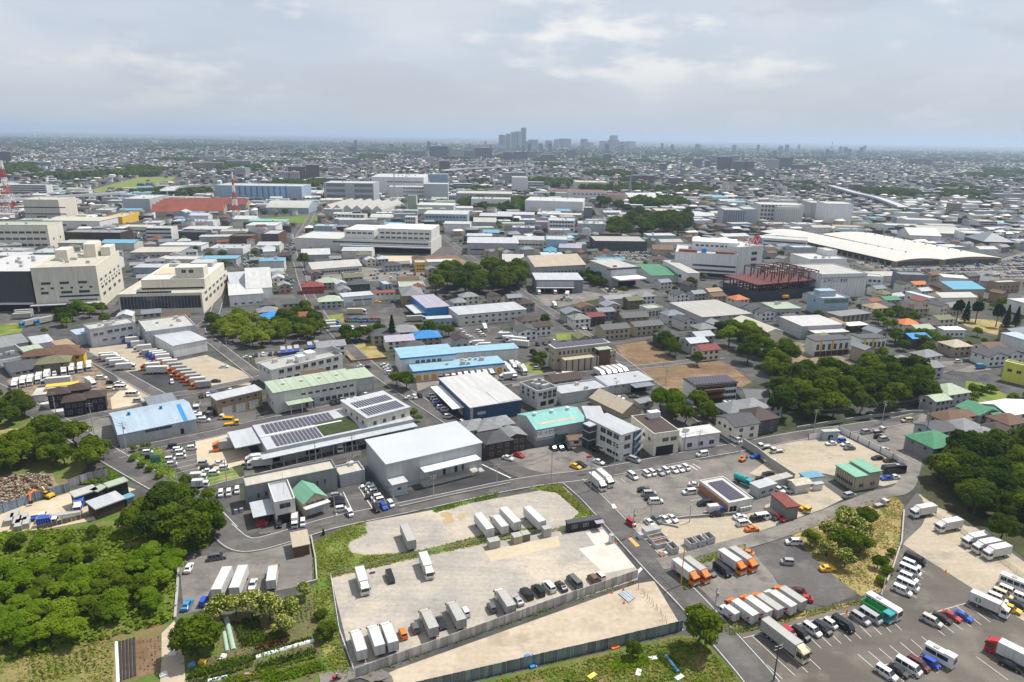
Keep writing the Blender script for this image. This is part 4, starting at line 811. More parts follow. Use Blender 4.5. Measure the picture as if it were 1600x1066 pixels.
for xx,mm in ((-2,MATS['sign_red']),(2.3,wm('white'))):o=obj('lettering',textmesh('N',6,.1,.3,mm),sg,(xx-.6,-.2,b.h+2.4));o.rotation_euler=(math.pi/2,0,0)
bx('B2',(1100,190),(1165,185),(945,110),215,'factory','lower white curved wing of the works','white','offwhite','metal',cat='factory',h=11)
# steel frame under construction
def steel_frame(t,N,Rr,Ll,by,label):
 N_,R_,L_=T(t,N),T(t,Rr),T(t,Ll);h=hfor(N_,TY[t[0]]+by/4);n,r,l=G(*N_,h),G(*R_,h),G(*L_,h);u=r-n;a=math.atan2(u[1],u[0]);Wd=np.hypot(*u);Dd=abs(np.dot(l-n,(-math.sin(a),math.cos(a))))
 root=empty('steel_frame',(*n,0),a);tag(root,label,'building site');RED=mat('red_oxide_steel',(.10,.022,.02),.6,.2)
 for i in range(7):
  for j in range(6):
   MB().box(-.3,-.3,0,.3,.3,h+7 if i >1 else h).build('column',RED,root,(Wd*i/6,Dd*j/5,0))
 for z in (h*.5,h,h+7):
  for j in range(6):MB().box(0 if z <h+1 else Wd/3,-.25,-.5,Wd,.25,0).build('beam',RED,root,(0,Dd*j/5,z))
  for i in range(7):
   if z >h+1 and i <2:continue
   MB().box(-.25,0,-.5,.25,Dd,-.01).build('beam',RED,root,(Wd*i/6,0,z))
 MB().box(0,0,0,Wd,Dd,.2).build('floor_deck',RED,root,(0,0,h))
 MB().box(-.5,-.6,0,Wd,-.5,h*.62).box(-.6,-.6,0,-.5,Dd,h*.62).build('site_sheeting',mat('dark_sheeting',(.035,.04,.055),.7,.2,.1),root);mark([n,r,r+l-n,l],3)
steel_frame('B3',(-64,262),(310,230),(-256,202),368,'dark red steel frame building under construction with dark sheeting')
fb('B3',250,200,480,105,30,'factory','white stepped works with stair tower behind the steel frame','white','white','flat',ang=10,units=4);b=fb('B3',355,175,415,50,16,'tower','white stair tower with zigzag staircase','white','white','flat',cat='tower',ang=10)
b=fb('B3',318,345,600,200,40,'warehouse','white stepped warehouse with black lettering','white','offwhite','flat',cat='warehouse',yr=335,ang=10);flattext(b,'ムサシノ 木材','a',b.W*.3,b.h*.68,3.2,mat('black_paint',PAL['black'],.6));part(b,'cornice',wm('lgrey'),(-.5,-.5,b.h*.86,b.W+.3,-.05,b.h*.9));[part(b,'wall_rib',FRAME,(b.W*k/14,-.1,0,b.W*k/14+.15,-.01,b.h*.85)) for k in range(1,14)]
b=bx('B3',(340,350),(510,345),(222,318),455,'office_block','blue grey office with roof hut beside the steel frame','pblue','white','flat',cat='office',win='a,3,9,6,2.6,.1,.95,1,1,g;a,1,.2,5,4,.05,.4,1,1,s;b,1,8,1.4,1.2');part(b,'roof_hut',wm('pblue'),(b.W*.1,b.D*.4,b.h,b.W*.7,b.D*.85,b.h+4))
bx('B3',(565,205),(720,215),(555,190),290,'office_block','white two storey office with square windows','white','white','flat',cat='office',h=10,win='a,5,2,2,1.8,.05,.95,2,4;b,3,6,2,1.8')
b=bx('B3',(215,522),(465,510),(15,465),600,'warehouse','light grey warehouse with white roof near the building site','lgrey','white','metal');part(b,'front_annex',wm('lgrey'),(b.W*.2,-6,0,b.W*.95,-.02,5));part(b,'annex_roof',rm('white'),(b.W*.15,-7,5,b.W,-.02,5.3))
for N,Rr,Ll,by,lab in (((300,615),(515,600),(222,590),710,'white and yellow terrace with dark roof nearer the building site'),((585,600),(740,592),(510,575),695,'white and yellow terrace with dark roof beside the wood')):
 b=bx('B3',N,Rr,Ll,by,'apartment',lab,'white','dgrey','metal',cat='apartment');n=6
 for k in range(n):winrow(b,'a,1,3.4,1.6,3.2,%f,%f'%(k/n+.02,(k+.8)/n));part(b,'dark_base',wm('dbrown'),(b.W*(k/n)+.1,-.07,0,b.W*((k+1)/n) -.1,-.01,2.8))
 for k in (1,3):part(b,'yellow_panel',wm('yellow'),(b.W*(k/n) -.6,-.10,2.9,b.W*(k/n)+.6,-.01,b.h-.4))
bx('B3',(450,460),(645,440),(350,435),500,'apartment','dark roofed two storey terrace with dark doors','beige','grey','metal',cat='apartment',win='a,6,.3,1.2,2.2;a,6,3.4,2,1.6');bx('B3',(510,520),(625,512),(480,500),560,'house','brown square house with cream roof beside the terrace','dbrown','cream','metal',cat='house',win='a,3,3.4,1,1')
bx('B3',(1010,345),(1145,370),(860,305),410,'factory','white factory with dark square windows near the pines','white','white','metal',cat='factory',h=8,win='a,3,4,1.5,1.5;b,4,4,1.5,1.5');bx('B3',(1160,290),(1400,300),(990,240),350,'hall','hall with bright turquoise blue roof','beige','sky','gx',cat='hall',h=9,rh=3,rmat=mat('blue_hall_roof',(.05,.24,.36),.55,.1,.2),win='a,4,4,2,1')
bx('B3',(830,200),(1005,205),(815,180),258,'office_block','dark slate grey office in front of the market car park','steel','steel','flat',cat='office',h=11);bx('B3',(1100,215),(1250,225),(1090,195),260,'shop','white and purple shop by the car park','white','white','metal',cat='shop',h=7);bx('B3',(1440,250),(1580,245),(1430,235),290,'apartment','tan apartment with outside stairs','tan','offwhite','flat',cat='apartment',h=8,win='a,5,1.2,1.5,1.4,.05,.95,2,3');bx('B3',(1330,235),(1440,240),(1320,215),275,'apartment','dark roofed flats beside the tan apartment','lgrey','dgrey','gx',cat='apartment',h=7)
bx('B3',(1500,350),(1700,400),(1495,320),420,'factory','white building with blue solar roof at the picture edge','white','white','metal',cat='factory',h=8)
bx('B3',(1480,745),(1680,790),(1490,732),855,'apartment','bright yellow apartment block at the picture edge','lime','offwhite','flat',cat='apartment',win='a,3,5,1.8,1.5');bx('B3',(1105,545),(1235,545),(1090,525),590,'house','white house with pale blue solar roof beside the playground','white','white','metal',cat='house',win='a,4,1.4,1.4,1.2')
bx('B3',(1610,610),(1760,620),(1460,565),640,'warehouse','pale blue flat roof warehouse at the picture edge','white','pblue','metal',h=7)
# pale grey hall and neighbours, centre right
bx('B2',(1190,465),(1465,430),(985,375),515,'warehouse','large pale blue grey warehouse with tan and blue roof halves','lgrey','concrete','metal',rmat=rm('concrete'),win='a,1,4,5,.9,.2,.4;a,3,5,1.2,.9,.5,.8');bx('B2',(1590,560),(1640,530),(1385,475),600,'apartment','long cream two storey apartment with tan roof','cream','cream','gy',cat='apartment',h=6.5,win='b,8,1.2,1.6,1.2,.05,.95,2,2.8')
bx('B2',(575,545),(738,530),(525,515),610,'apartment','brown grey gabled flats beside the lane','beige','dgrey','gx',cat='apartment',win='a,5,1,1.4,1.4,.05,.95,2,2.8');bx('B2',(770,525),(948,510),(738,495),585,'apartment','brown grey gabled flats behind the lane, next to the dug plot','beige','dgrey','gx',cat='apartment',win='a,5,1,1.4,1.4,.05,.95,2,2.8');bx('B2',(695,470),(855,460),(665,440),505,'apartment','grey gabled flats behind the other two','tan','dgrey','gx',cat='apartment',win='a,4,3.4,1.4,1.2')
bx('B2',(850,415),(945,405),(790,395),470,'office_block','white three storey flats with pale green roof','offwhite','pgreen','flat',cat='apartment',win='a,4,1.2,1.6,1.4,.05,.95,3,3');bx('B2',(590,355),(755,340),(555,335),378,'dormitory','long grey roofed block by the crossing lane','offwhite','grey','gx',cat='apartment',h=6)
for c,wl,rf,rt,lab in (((385,430),'pgreen','steel','gy','green grey gabled house at the street'),((435,465),'white','grey','hip','white house with grey hipped roof behind the street wall'),((470,395),'beige','brown','gy','house with steep brown gable'),((525,450),'dbrown','dred','gx','maroon roofed house in the house row'),((590,420),'steel','steel','gx','slate blue house in the house row'),((630,385),'pink','steel','gy','pink walled house with teal grey roof'),((100,540),'white','dgrey','gy','white house with black gabled roof by the parking'),((195,510),'white','dbrown','gx','white house with brown roof by the road'),((90,370),'grey','dbrown','hip','dark roofed house below the wood'),((850,325),'white','grey','hip','white house with grey roof near the tall warehouse'),((770,350),'olive','olive','gx','olive roofed house by the flats'),((985,575),'dgrey','dgrey','hip','dark traditional house with blue sheeted shed'),((1215,525),'beige','grey','hip','beige house with grey roof by the round trees'),((1200,570),'lgrey','lgrey','gx','long pale roofed house below the beige house'),((1160,610),'lgrey','lgrey','gx','pale grey house with garden sheds'),((1235,655),'cream','dred','gx','cream hut with dark red roof'),((1290,325),'beige','brown','gx','brown roofed house by the steel frame'),((1430,345),'cream','orange','hip','house with bright orange roof'),((1265,295),'beige','tan','gx','long tan roofed house near the works'),((1060,315),'white','dgrey','gy','white gabled house near the works lawn'),((1460,390),'white','dgrey','gy','first white gabled house beyond the pale warehouse'),((1530,410),'white','dgrey','gy','second white gabled house beyond the pale warehouse'),((1590,425),'white','dgrey','gy','third white gabled house beyond the pale warehouse')):
 p=GT('B2',c,6);make('house',lab,'house',(p[0] -5,p[1] -5),R(20),11,9.5,5.8,wl,rf,rt,win='a,3,1,1.5,1.4,.05,.95,2,2.8;b,2,3.8,1.2,1.2')
for c,wl,rf,rt,lab in (((410,490),'cream','tan','hip','small cream house in front of the blue grey office'),((680,395),'cream','tan','hip','tan hipped house beside the black roofed one'),((770,390),'white','dgrey','gy','white house with dark roof behind the shrubs'),((760,345),'lgrey','green','gx','green roofed house below the white office'),((1065,285),'yellow','brown','gy','yellow walled house in front of the turquoise roof'),((940,250),'cream','orange','gx','orange roofed house beside the slate office'),((880,495),'offwhite','orange','hip','terracotta roofed house in the orchard'),((960,525),'offwhite','pgreen','gx','pale green roofed white house in the orchard'),((1010,500),'lgrey','dbrown','gx','brown roofed house by the playground'),((935,400),'beige','dbrown','hip','old brown tile roofed house'),((850,390),'beige','dbrown','hip','brown hipped house among the gardens'),((1090,465),'cream','olive','gx','olive roofed cream house'),((1185,630),'beige','beige','hip','house with tan roof among the trees'),((840,730),'lgrey','grey','hip','grey roofed house at the wood edge'),((1000,760),'lgrey','grey','gx','low grey roofed house beside the small car park'),((1400,690),'white','dgrey','gy','white gabled house at the left of the pair'),((1510,680),'white','dgrey','gy','white gabled house at the right of the pair'),((1400,640),'offwhite','brown','gx','wide low building with tan roof'),((930,580),'dgrey','blue','gx','house under bright blue roof in the orchard')):
 p=GT('B3',c,6);make('house',lab,'house',(p[0] -5,p[1] -5),R(14),12,10,5.6,wl,rf,rt,win='a,3,1,1.5,1.4,.05,.95,2,2.8;b,2,3.8,1.2,1.2')
for c,wl,rf,rt,lab,s in (((1460,315),'cream','dgrey','gx','cream house with black roof by the lane and white van',1.15),((1430,235),'lgrey','grey','hip','grey hipped house behind the cream house',1.1),((1540,215),'lgrey','grey','hip','grey hipped house at the upper side of the lane',1.1),((1580,280),'dgrey','dbrown','hip','dark house with brown roof beside the cream house',1.2)):
 p=GT('C2',c,6);make('house',lab,'house',(p[0] -6,p[1] -6),R(22),10*s,9.5*s,6.2,wl,rf,rt,win='a,2,1,1.6,1.4,.05,.95,2,2.8;b,3,3.8,1.3,1.2')
for c,wl,rf,rt,lab,s in (((240,120),'beige','lilac','hip','wide traditional house with pale grey tile roof in the wood',1.5),((1170,115),'lgrey','pgreen','hip','house with green grey roof below the meadow',1.2),((1080,165),'lgrey','pgreen','gx','low wing with pale green roof',.8),((1180,285),'beige','brown','hip','brown hipped house by the lane bend',1.1),((1265,335),'yellow','grey','hip','yellow house with grey hipped roof',1),((1090,350),'lgrey','dgrey','gx','slate roofed house beside the blue pole',1),((1095,430),'grey','green','hip','low house with green roof behind the wood',1.3),((1360,240),'lgrey','green','gy','white house with bright green roof',1.1),((1440,245),'white','green','gx','white house with green wing roof',.9),((1390,390),'tan','grey','hip','brown house with grey hipped roof in the house group',1.),((1540,300),'lgrey','brown','hip','house with brown roof at the right edge',1),((1560,230),'white','white','gx','white roofed long house at the right edge',1.5),((1470,360),'beige','dbrown','hip','dark brown roofed house in the house group',1),((1240,265),'beige','brown','gx','small brown roofed house by the lane bend',.7),((20,200),'lgrey','dgrey','hip','low dark roofed house by the cream house',.9)):
 p=GT('C3',c,6);make('house',lab,'house',(p[0] -5.5*s,p[1] -5*s),R(20),11*s,9*s,5.6,wl,rf,rt,win='a,3,1,1.5,1.4,.05,.95,2,2.8;b,2,3.6,1.2,1.2')
for c,wl,rf,rt,lab,s in (((1395,345),'beige','grey','hip','grey tiled house at the left of the crossing houses',.95),((1540,420),'dbrown','dgrey','hip','dark brick house with grey hip roof at the crossing',1.0),((1480,345),'offwhite','grey','hip','grey tiled house behind the crossing houses',.9),((1560,320),'offwhite','grey','hip','grey tiled house near the blue walled warehouse',.9),((1640,395),'dbrown','grey','gy','narrow brown house with yellow gable',.8)):
 p=GT('C1',c,6);bb=make('house',lab,'house',(p[0] -5.5*s,p[1] -5*s),R(25),10*s,9*s,6,wl,rf,rt,win='a,3,1,1.3,1.3,.05,.95,2,2.8;b,2,3.8,1.2,1.2')
# ---------------------------------------------------------------- the works district behind, left to right
fb('A0',-320,840,320,690,28,'factory','cream works with three window rows at the picture edge','cream','pgreen','flat',yr=838,units=6,win='a,14,3,5,2,.02,.98,3,6;c,2,8,2,2')
fb('A0',165,660,385,530,40,'factory','cream windowless block beside the red and white mast','cream','cream','flat',ang=4,units=2,win='a,2,8,40,1.2,.1,.9,2,8');fb('A0',60,508,300,437,18,'apartment','white five storey apartment block at the railway','white','white','flat',cat='apartment',ang=3,win='a,10,2.5,6,1.6,.03,.97,5,4')
fb('A0',270,725,630,660,40,'factory','white factory with cream roof and blue band','white','cream','metal',ang=2,win='a,2,6,6,2,.2,.9');fb('A0',390,640,650,628,20,'factory','yellow banded hall behind the white factory','yellow','beige','metal',ang=2);fb('A0',665,690,770,640,50,'factory','bright yellow factory block','yellow','beige','flat',ang=8,units=2);fb('A0',770,660,820,620,30,'factory','small yellow block behind the bright yellow factory','yellow','beige','flat',ang=8)
fb('A0',775,608,945,525,70,'warehouse','grey and white box warehouse','lgrey','white','flat',cat='warehouse',ang=6,units=2);b=fb('A0',950,640,1400,608,120,'factory','old works with red sawtooth roofs','beige','rust','sawy',ang=18,n=4,rh=9,rmat=mat('red_works_roof',(.19,.05,.033),.75,.25,.08));fb('A0',1090,645,1180,612,20,'shed','white gabled shed before the red works','pblue','white','gy',cat='shed',ang=8);fb('A0',1420,600,1540,560,40,'factory','small dark red roofed works by the mast','beige','dred','gx',ang=8)
fb('A0',400,808,760,735,25,'office_block','dark brown office with low wings','dbrown','grey','flat',cat='office',ang=2,units=4,win='a,3,4,8,1.5');fb('A0',920,785,1075,708,18,'office_block','white four storey office block','white','white','flat',cat='office',ang=4,win='a,4,3,8,1.6,.03,.97,3,4.5');fb('A0',760,745,930,700,20,'factory','pale green factory behind the white office','cream','cream','flat',ang=4,win='a,8,3,3,1.5');fb('A0',1120,785,1285,735,20,'office_block','dark slate block behind the white office','dgrey','dgrey','flat',cat='office',ang=4);fb('A0',1080,700,1335,665,22,'factory','white factory with roof tanks','white','pblue','flat',ang=3,units=9);fb('A0',1140,740,1410,712,25,'factory','low white roofed hall by the slate block','lgrey','white','metal',ang=3)
fb('A0',820,905,1130,860,30,'factory','long cream roofed factory above the glass fronted warehouse','lgrey','cream','metal',ang=10,win='a,8,3,2,1');fb('A0',1000,850,1260,815,20,'factory','white hall with pale roof','white','white','metal',ang=4);fb('A0',1310,870,1520,835,25,'factory','white factory with blue windows','white','lgrey','flat',ang=4,units=4);fb('A0',1440,815,1580,760,22,'office_block','red brown block beside the road','brown','dgrey','flat',cat='office',ang=4);fb('A0',1460,665,1600,650,20,'shed','white gabled shed under the mast','offwhite','white','gx',cat='shed',ang=4)
fb('A0',-100,880,150,850,20,'shed','pale roofed sheds left of the cream warehouse','lgrey','offwhite','flat',cat='shed',ang=3,units=4);fb('A0',370,850,560,800,20,'factory','pale roofed factory left of the dark office','lgrey','offwhite','metal',ang=3)
b=fb('A0',1350,530,1890,440,60,'warehouse','large pale blue warehouse with dark blue vertical stripes','pblue','lgrey','flat',cat='warehouse',ang=1,units=4,win='a,9,1,3,26,.25,.85,1,1,b');b=fb('A1',430,545,738,425,60,'warehouse','grey multi storey warehouse with louvred ramps','lgrey','lgrey','flat',cat='warehouse',ang=2,units=3)
for k in range(3):part(b,'louvre',wm('steel'),(b.W*.05,-.6,8+9*k,b.W*.42,-.02,13+9*k));part(b,'louvre',wm('steel'),(b.W*.62,-.6,8+9*k,b.W*.98,-.02,13+9*k))
fb('A1',725,500,1050,388,120,'factory','huge white factory with long white roof','white','white','flat',ang=3,units=14,win='a,14,8,4,2,.3,.98,3,8');fb('A1',1050,540,1200,432,40,'factory','square windowless grey tower block of the huge factory','lgrey','lgrey','flat',ang=3);fb('A1',830,535,1055,450,40,'factory','grey front block of the huge factory with small windows','offwhite','lgrey','flat',ang=3,win='a,8,8,3,2,.4,.98,3,7');fb('A1',1080,425,1200,370,30,'factory','blue trimmed block at the back of the huge factory','pblue','white','flat',ang=3)
fb('A1',65,612,330,578,60,'hall','white barrel roofed hall beside the sports field','pblue','offwhite','barrel',cat='hall',ang=2);b=fb('A1',415,612,790,585,110,'factory','old factory with a row of pale curved roofs','offwhite','concrete','sawx',ang=-6,n=6,rh=6);fb('A1',505,668,680,622,15,'office_block','cream office before the curved roofs','cream','lgrey','flat',cat='office',ang=-3,win='a,7,3,3,2,.03,.97,2,5')
for x in (745,810):fb('A1',x-32,660,x+34,640,26,'storage_dome','white tent shaped store, %s of the two'%('left' if x <800 else 'right'),'white','white','barrel',cat='storage',ang=0)
fb('A1',280,500,410,480,40,'warehouse','low white hall between the big warehouses','white','white','metal',ang=2);fb('A1',1005,602,1235,562,40,'warehouse','bright white roofed hall with dark mark','white','white','metal',ang=0);fb('A1',1050,690,1320,618,45,'factory','white factory with blue tinted front','pblue','white','metal',ang=0,win='a,12,4,3,2,.03,.97,2,6');fb('A1',1172,735,1338,680,25,'hall','white hall by the plane trees','white','white','metal',ang=0);fb('A1',932,715,1000,640,18,'office_block','white four storey tower office','offwhite','offwhite','flat',cat='office',ang=0,win='a,4,3,2,2,.05,.95,3,5');fb('A1',950,600,1003,505,14,'tower','pale green cooling tower block','pgreen','lgrey','flat',cat='tower',ang=0)
fb('A1',1230,470,1352,430,30,'factory','pale blue office range behind the trees','pblue','lgrey','flat',ang=2,win='a,10,3,4,2,.03,.97,3,5');fb('A1',1250,555,1600,490,60,'warehouse','broad grey flat warehouse','lgrey','cream','flat',cat='warehouse',ang=0);fb('A1',1345,600,1590,525,35,'factory','white factory with steel silos','white','offwhite','flat',ang=0,units=6,win='a,10,4,3,2,.05,.95,2,6');fb('A1',1360,710,1500,668,25,'shed','low grey hall by the turquoise roofs','lgrey','offwhite','gx',cat='hall',ang=2);fb('A1',1395,670,1600,632,40,'warehouse','flat grey warehouse with brown front','dbrown','lgrey','metal',ang=0)
fb('A1',1420,760,1520,735,15,'shed','turquoise roofed shed by the grey hall','beige','sky','gx',cat='shed',ang=2);fb('A1',800,718,932,685,14,'shed','long turquoise roofed shed with brown wall','brown','sky','gx',cat='shed',ang=0);fb('A1',1320,870,1640,800,40,'factory','long grey roofed factory beside the road','lgrey','lgrey','metal',ang=2,win='a,14,4,3,1.5');fb('A1',360,738,480,695,20,'factory','pale blue factory with flat roof','pblue','lgrey','flat',ang=-2,units=3)
b=fb('A1',250,845,1095,770,50,'depot','very long white depot with truck bays along its foot','offwhite','white','flat',cat='depot',yr=872,units=10,win='a,22,9,4,1.5,.28,.98;a,26,.2,5,5,.36,.99,1,1,d');part(b,'upper_storey',wm('offwhite'),(b.W*.35,8,b.h,b.W*.57,48,b.h+9));part(b,'upper_storey',wm('offwhite'),(b.W*.6,8,b.h,b.W*.99,48,b.h+11));part(b,'canopy',wm('lgrey'),(b.W*.34,-5,6.5,b.W,-.02,7.2));upper_windows(b,b.W*.36,b.W*.56,7.98,b.h+5,5,4,1.6);upper_windows(b,b.W*.61,b.W*.98,7.98,b.h+6,9,4,1.6);upper_windows(b,b.W*.61,b.W*.98,7.98,b.h+1.6,9,4,1.6)
fb('A1',45,818,145,745,30,'office_block','red brown corner block by the avenue','brown','lgrey','flat',cat='office',ang=4,win='a,5,3,3,1.5,.05,.95,3,4');fb('A1',-60,735,125,690,30,'hall','white hall beside the brown corner block','white','white','metal',ang=4,cat='hall');fb('A1',-60,690,185,662,20,'shed','green roofed hall by the sports field','beige','teal','metal',cat='hall',ang=2)
fb('A2',0,480,98,390,40,'factory','white ribbed tower block of the works','white','white','flat',ang=2);fb('A2',98,470,200,420,25,'office_block','pale office range beside the ribbed block','lgrey','lgrey','flat',cat='office',ang=2,win='a,8,4,4,2,.03,.97,3,6');fb('A2',400,470,605,420,60,'factory','cream box factory with low roof hut','cream','cream','flat',ang=2,units=3);fb('A2',365,535,590,478,45,'factory','white factory with red edged roofs','white','rust','flat',ang=2,win='a,8,4,4,2,.05,.95,2,7');fb('A2',235,500,390,472,40,'factory','white factory with thin red roofs','white','rust','metal',ang=2)
b=fb('A2',80,610,440,535,70,'warehouse','large white two level warehouse','white','white','flat',cat='warehouse',ang=-8,units=3);fb('A2',155,655,430,618,20,'shed','white loading hall with pale green wall','pgreen','white','metal',cat='hall',ang=-6);fb('A2',445,650,500,580,20,'tower','grey green stair block beside the white warehouse','steel','lgrey','flat',cat='tower',ang=-6);fb('A2',-100,655,135,620,35,'warehouse','pale warehouse beside the plane trees','lgrey','lgrey','metal',ang=-4)
fb('A2',225,735,390,660,30,'office_block','white four storey laboratory','white','lgrey','flat',cat='office',ang=-4,win='a,8,3,3,2,.05,.95,3,5',units=4);fb('A2',410,740,575,680,30,'factory','grey factory with crowded roof plant','lgrey','lgrey','flat',ang=-4,units=14);fb('A2',145,715,222,670,20,'office_block','pink block beside the laboratory','pink','lilac','flat',cat='office',ang=-4);fb('A2',0,745,140,705,22,'factory','lilac factory with crowded roof','lilac','lgrey','flat',ang=-3,units=10)
fb('A2',515,848,842,790,40,'hall','black hall beside the wood','dgrey','concrete','flat',cat='hall',ang=2);fb('A2',720,550,905,520,60,'hall','pale curved roof hall before the forest','lgrey','white','barrel',cat='hall',ang=0);fb('A2',900,640,1060,600,40,'factory','beige flat roofed factory by the tree row','beige','cream','flat',ang=0,units=5);fb('A2',600,560,720,500,40,'factory','red stained works below the red and white mast','pink','dred','flat',ang=2,units=4);fb('A2',1120,655,1265,630,30,'hall','pale blue curved hall by the avenue','pblue','white','barrel',cat='hall',ang=-6);fb('A2',960,540,1185,515,25,'factory','long low flat works at the forest edge','lgrey','beige','flat',ang=0);fb('A2',1185,530,1325,505,30,'hall','pale turquoise roofed hall near the forest','beige','sky','metal',cat='hall',ang=-3)
fb('A2',0,830,200,780,30,'factory','cream long factory behind the pine','cream','lgrey','metal',ang=-2,win='a,8,3,3,1.5');fb('A2',210,850,345,780,30,'factory','pale blue factory by the works road','pblue','lgrey','flat',ang=-4);fb('A2',290,880,430,830,30,'factory','grey factory with lilac roof','lgrey','lilac','metal',ang=-6);fb('A2',880,880,1005,840,20,'shed','brown roofed storehouse near the crowded car park','beige','brown','gx',cat='shed',ang=-4);fb('A2',200,870,290,850,14,'shed','bright blue hipped pavilion','cream','sky','hip',cat='shed',ang=0,rmat=mat('blue_hall_roof',(.05,.24,.36),.55,.1,.2))
b=fb('A2',1318,700,1440,595,40,'storage_tower','grey ribbed silo store behind the works','lgrey','lgrey','flat',cat='silo',ang=-4);[part(b,'rib',wm('grey'),(b.W*k/8-.6,-.5,0,b.W*k/8+.6,-.01,b.h)) for k in range(9)];fb('A2',1440,700,1525,590,40,'storage_tower','plain grey store beside the ribbed silo','lgrey','lgrey','flat',cat='silo',ang=-4)
fb('A2',1535,680,1810,560,40,'storage_tower','white windowed cold store behind the market','offwhite','white','flat',cat='cold store',ang=-6,win='a,6,6,3,3,.03,.5,4,8');b=fb('A3',45,690,190,575,30,'storage_tower','white cold store with grey ribs','offwhite','white','flat',cat='cold store',ang=-6);[part(b,'rib',wm('lgrey'),(b.W*k/12-.4,-.5,0,b.W*k/12+.4,-.01,b.h*.9)) for k in range(13)]
fb('A3',255,665,345,550,40,'storage_tower','grey half of the tall cold store','lgrey','offwhite','flat',cat='cold store',ang=-6);fb('A3',345,690,515,555,40,'storage_tower','tall white cold store with plain walls','white','white','flat',cat='cold store',ang=-6)
# market hall: two long low vaults
for N,Rr,Ll,by,lab in (((800,115),(1088,104),(-40,-72),152,'near vault of the long white market hall'),((1092,104),(1450,92),(345,-55),140,'far vault of the long white market hall')):
 N_,R_,L_=T('B3',N),T('B3',Rr),T('B3',Ll);h=hfor(N_,TY['B']+by/4);n,r,l=G(*N_,h),G(*R_,h),G(*L_,h);v=l-n;a=math.atan2(v[1],v[0]);Dd=np.hypot(*v);Wd=abs(np.dot(r-n,(math.sin(a),-math.cos(a))))
 o=n+np.array([math.sin(a),-math.cos(a)])*Wd
 b=make('market_hall',lab,'market hall',r if False else o,a,Dd,Wd,h,'tan','white','barrel',rh=2.2,ov=1.,rmat=mat('market_roof',(.46,.445,.41),.6,.05,.05),win='d,24,.5,6,6,.02,.98,1,1,d;b,10,1,6,5;d,22,7.5,8,2,.02,.98')
 for k in range(1,12):cyl(b,'roof_vent',AC,Dd*k/12,Wd*.5,h+4.9,.9,1.3)
fb('A3',-40,830,240,770,25,'office_block','white office range in front of the market','white','white','flat',cat='office',yr=850,win='a,14,3,3,1.5,.03,.97,2,4');fb('A3',880,790,1075,750,40,'hall','white gabled hall behind the market','white','white','gx',cat='hall',ang=-10);fb('A3',950,760,1210,735,50,'hall','pale barrel roofed hall behind the market','lgrey','concrete','barrel',cat='hall',ang=-10);fb('A3',1340,830,1530,790,40,'pavilion','slate blue pyramid roofed pavilion','dgrey','steel','hip',cat='pavilion',ang=-6,rmat=rm('steel'));fb('A3',735,730,960,690,25,'office_block','white flat office behind the market','white','white','flat',cat='office',ang=-8,win='a,10,3,4,2');fb('A3',1220,790,1360,740,30,'office_block','white angular office behind the market','white','white','flat',cat='office',ang=-12,win='a,8,3,4,2,.05,.95,2,5');fb('A3',1310,725,1420,665,25,'office_block','stepped white office with green sign','offwhite','offwhite','flat',cat='office',ang=-8,win='a,6,3,6,1.5,.05,.95,4,4');fb('A3',860,700,1080,655,25,'shop','white store with green band','white','white','flat',cat='shop',ang=-6);fb('A3',1000,720,1200,690,25,'office_block','pink white long office behind the market','offwhite','offwhite','flat',cat='office',ang=-8);fb('A3',420,715,595,698,20,'shed','cream arcade hall beside the cold store','cream','beige','flat',cat='hall',ang=-6)
# ================================================================== trees
def leafmat(name,c1,c2,scale=.9,trans=.25):
 m=bpy.data.materials.new(name);m.use_nodes=True;t=m.node_tree;t.nodes.clear()
 o=node(t,'ShaderNodeOutputMaterial');d=node(t,'ShaderNodeBsdfDiffuse');tr=node(t,'ShaderNodeBsdfTranslucent');ms=node(t,'ShaderNodeMixShader');ms.inputs[0].default_value=trans
 tc=node(t,'ShaderNodeTexCoord');n=node(t,'ShaderNodeTexNoise');n.inputs['Scale'].default_value=scale;n.inputs['Detail'].default_value=3;t.links.new(tc.outputs['Object'],n.inputs['Vector'])
 oi=node(t,'ShaderNodeObjectInfo');ad=node(t,'ShaderNodeMath',operation='MULTIPLY_ADD');t.links.new(oi.outputs['Random'],ad.inputs[0]);ad.inputs[1].default_value=.34;t.links.new(n.outputs[0],ad.inputs[2])
 mr=node(t,'ShaderNodeMapRange');t.links.new(ad.outputs[0],mr.inputs[0]);mr.inputs[1].default_value=.42;mr.inputs[2].default_value=.92
 mx=node(t,'ShaderNodeMix');mx.data_type='RGBA';t.links.new(mr.outputs[0],mx.inputs[0]);mx.inputs[6].default_value=(*c1,1);mx.inputs[7].default_value=(*c2,1)
 t.links.new(mx.outputs[2],d.inputs[0]);t.links.new(mx.outputs[2],tr.inputs[0]);t.links.new(d.outputs[0],ms.inputs[1]);t.links.new(tr.outputs[0],ms.inputs[2]);t.links.new(ms.outputs[0],o.inputs[0])
 return m
LEAF=leafmat('leaf',(.054,.100,.008),(.150,.200,.016),.7,.4);LEAFD=leafmat('dark_leaf',(.031,.064,.010),(.090,.132,.014),.7,.38);LEAFB=leafmat('bright_leaf',(.085,.165,.008),(.20,.275,.02),.6,.42)
LEAFY=leafmat('blossom',(.34,.34,.09),(.58,.54,.20));LEAFP=leafmat('pine_needles',(.014,.034,.014),(.028,.055,.018));BAMB=leafmat('bamboo_leaf',(.14,.20,.018),(.24,.28,.035),trans=.4);LEAFR=leafmat('dark_red_leaf',(.04,.02,.015),(.07,.035,.02))
BARK=mat('bark',(.075,.055,.04),.9,.2,2.)
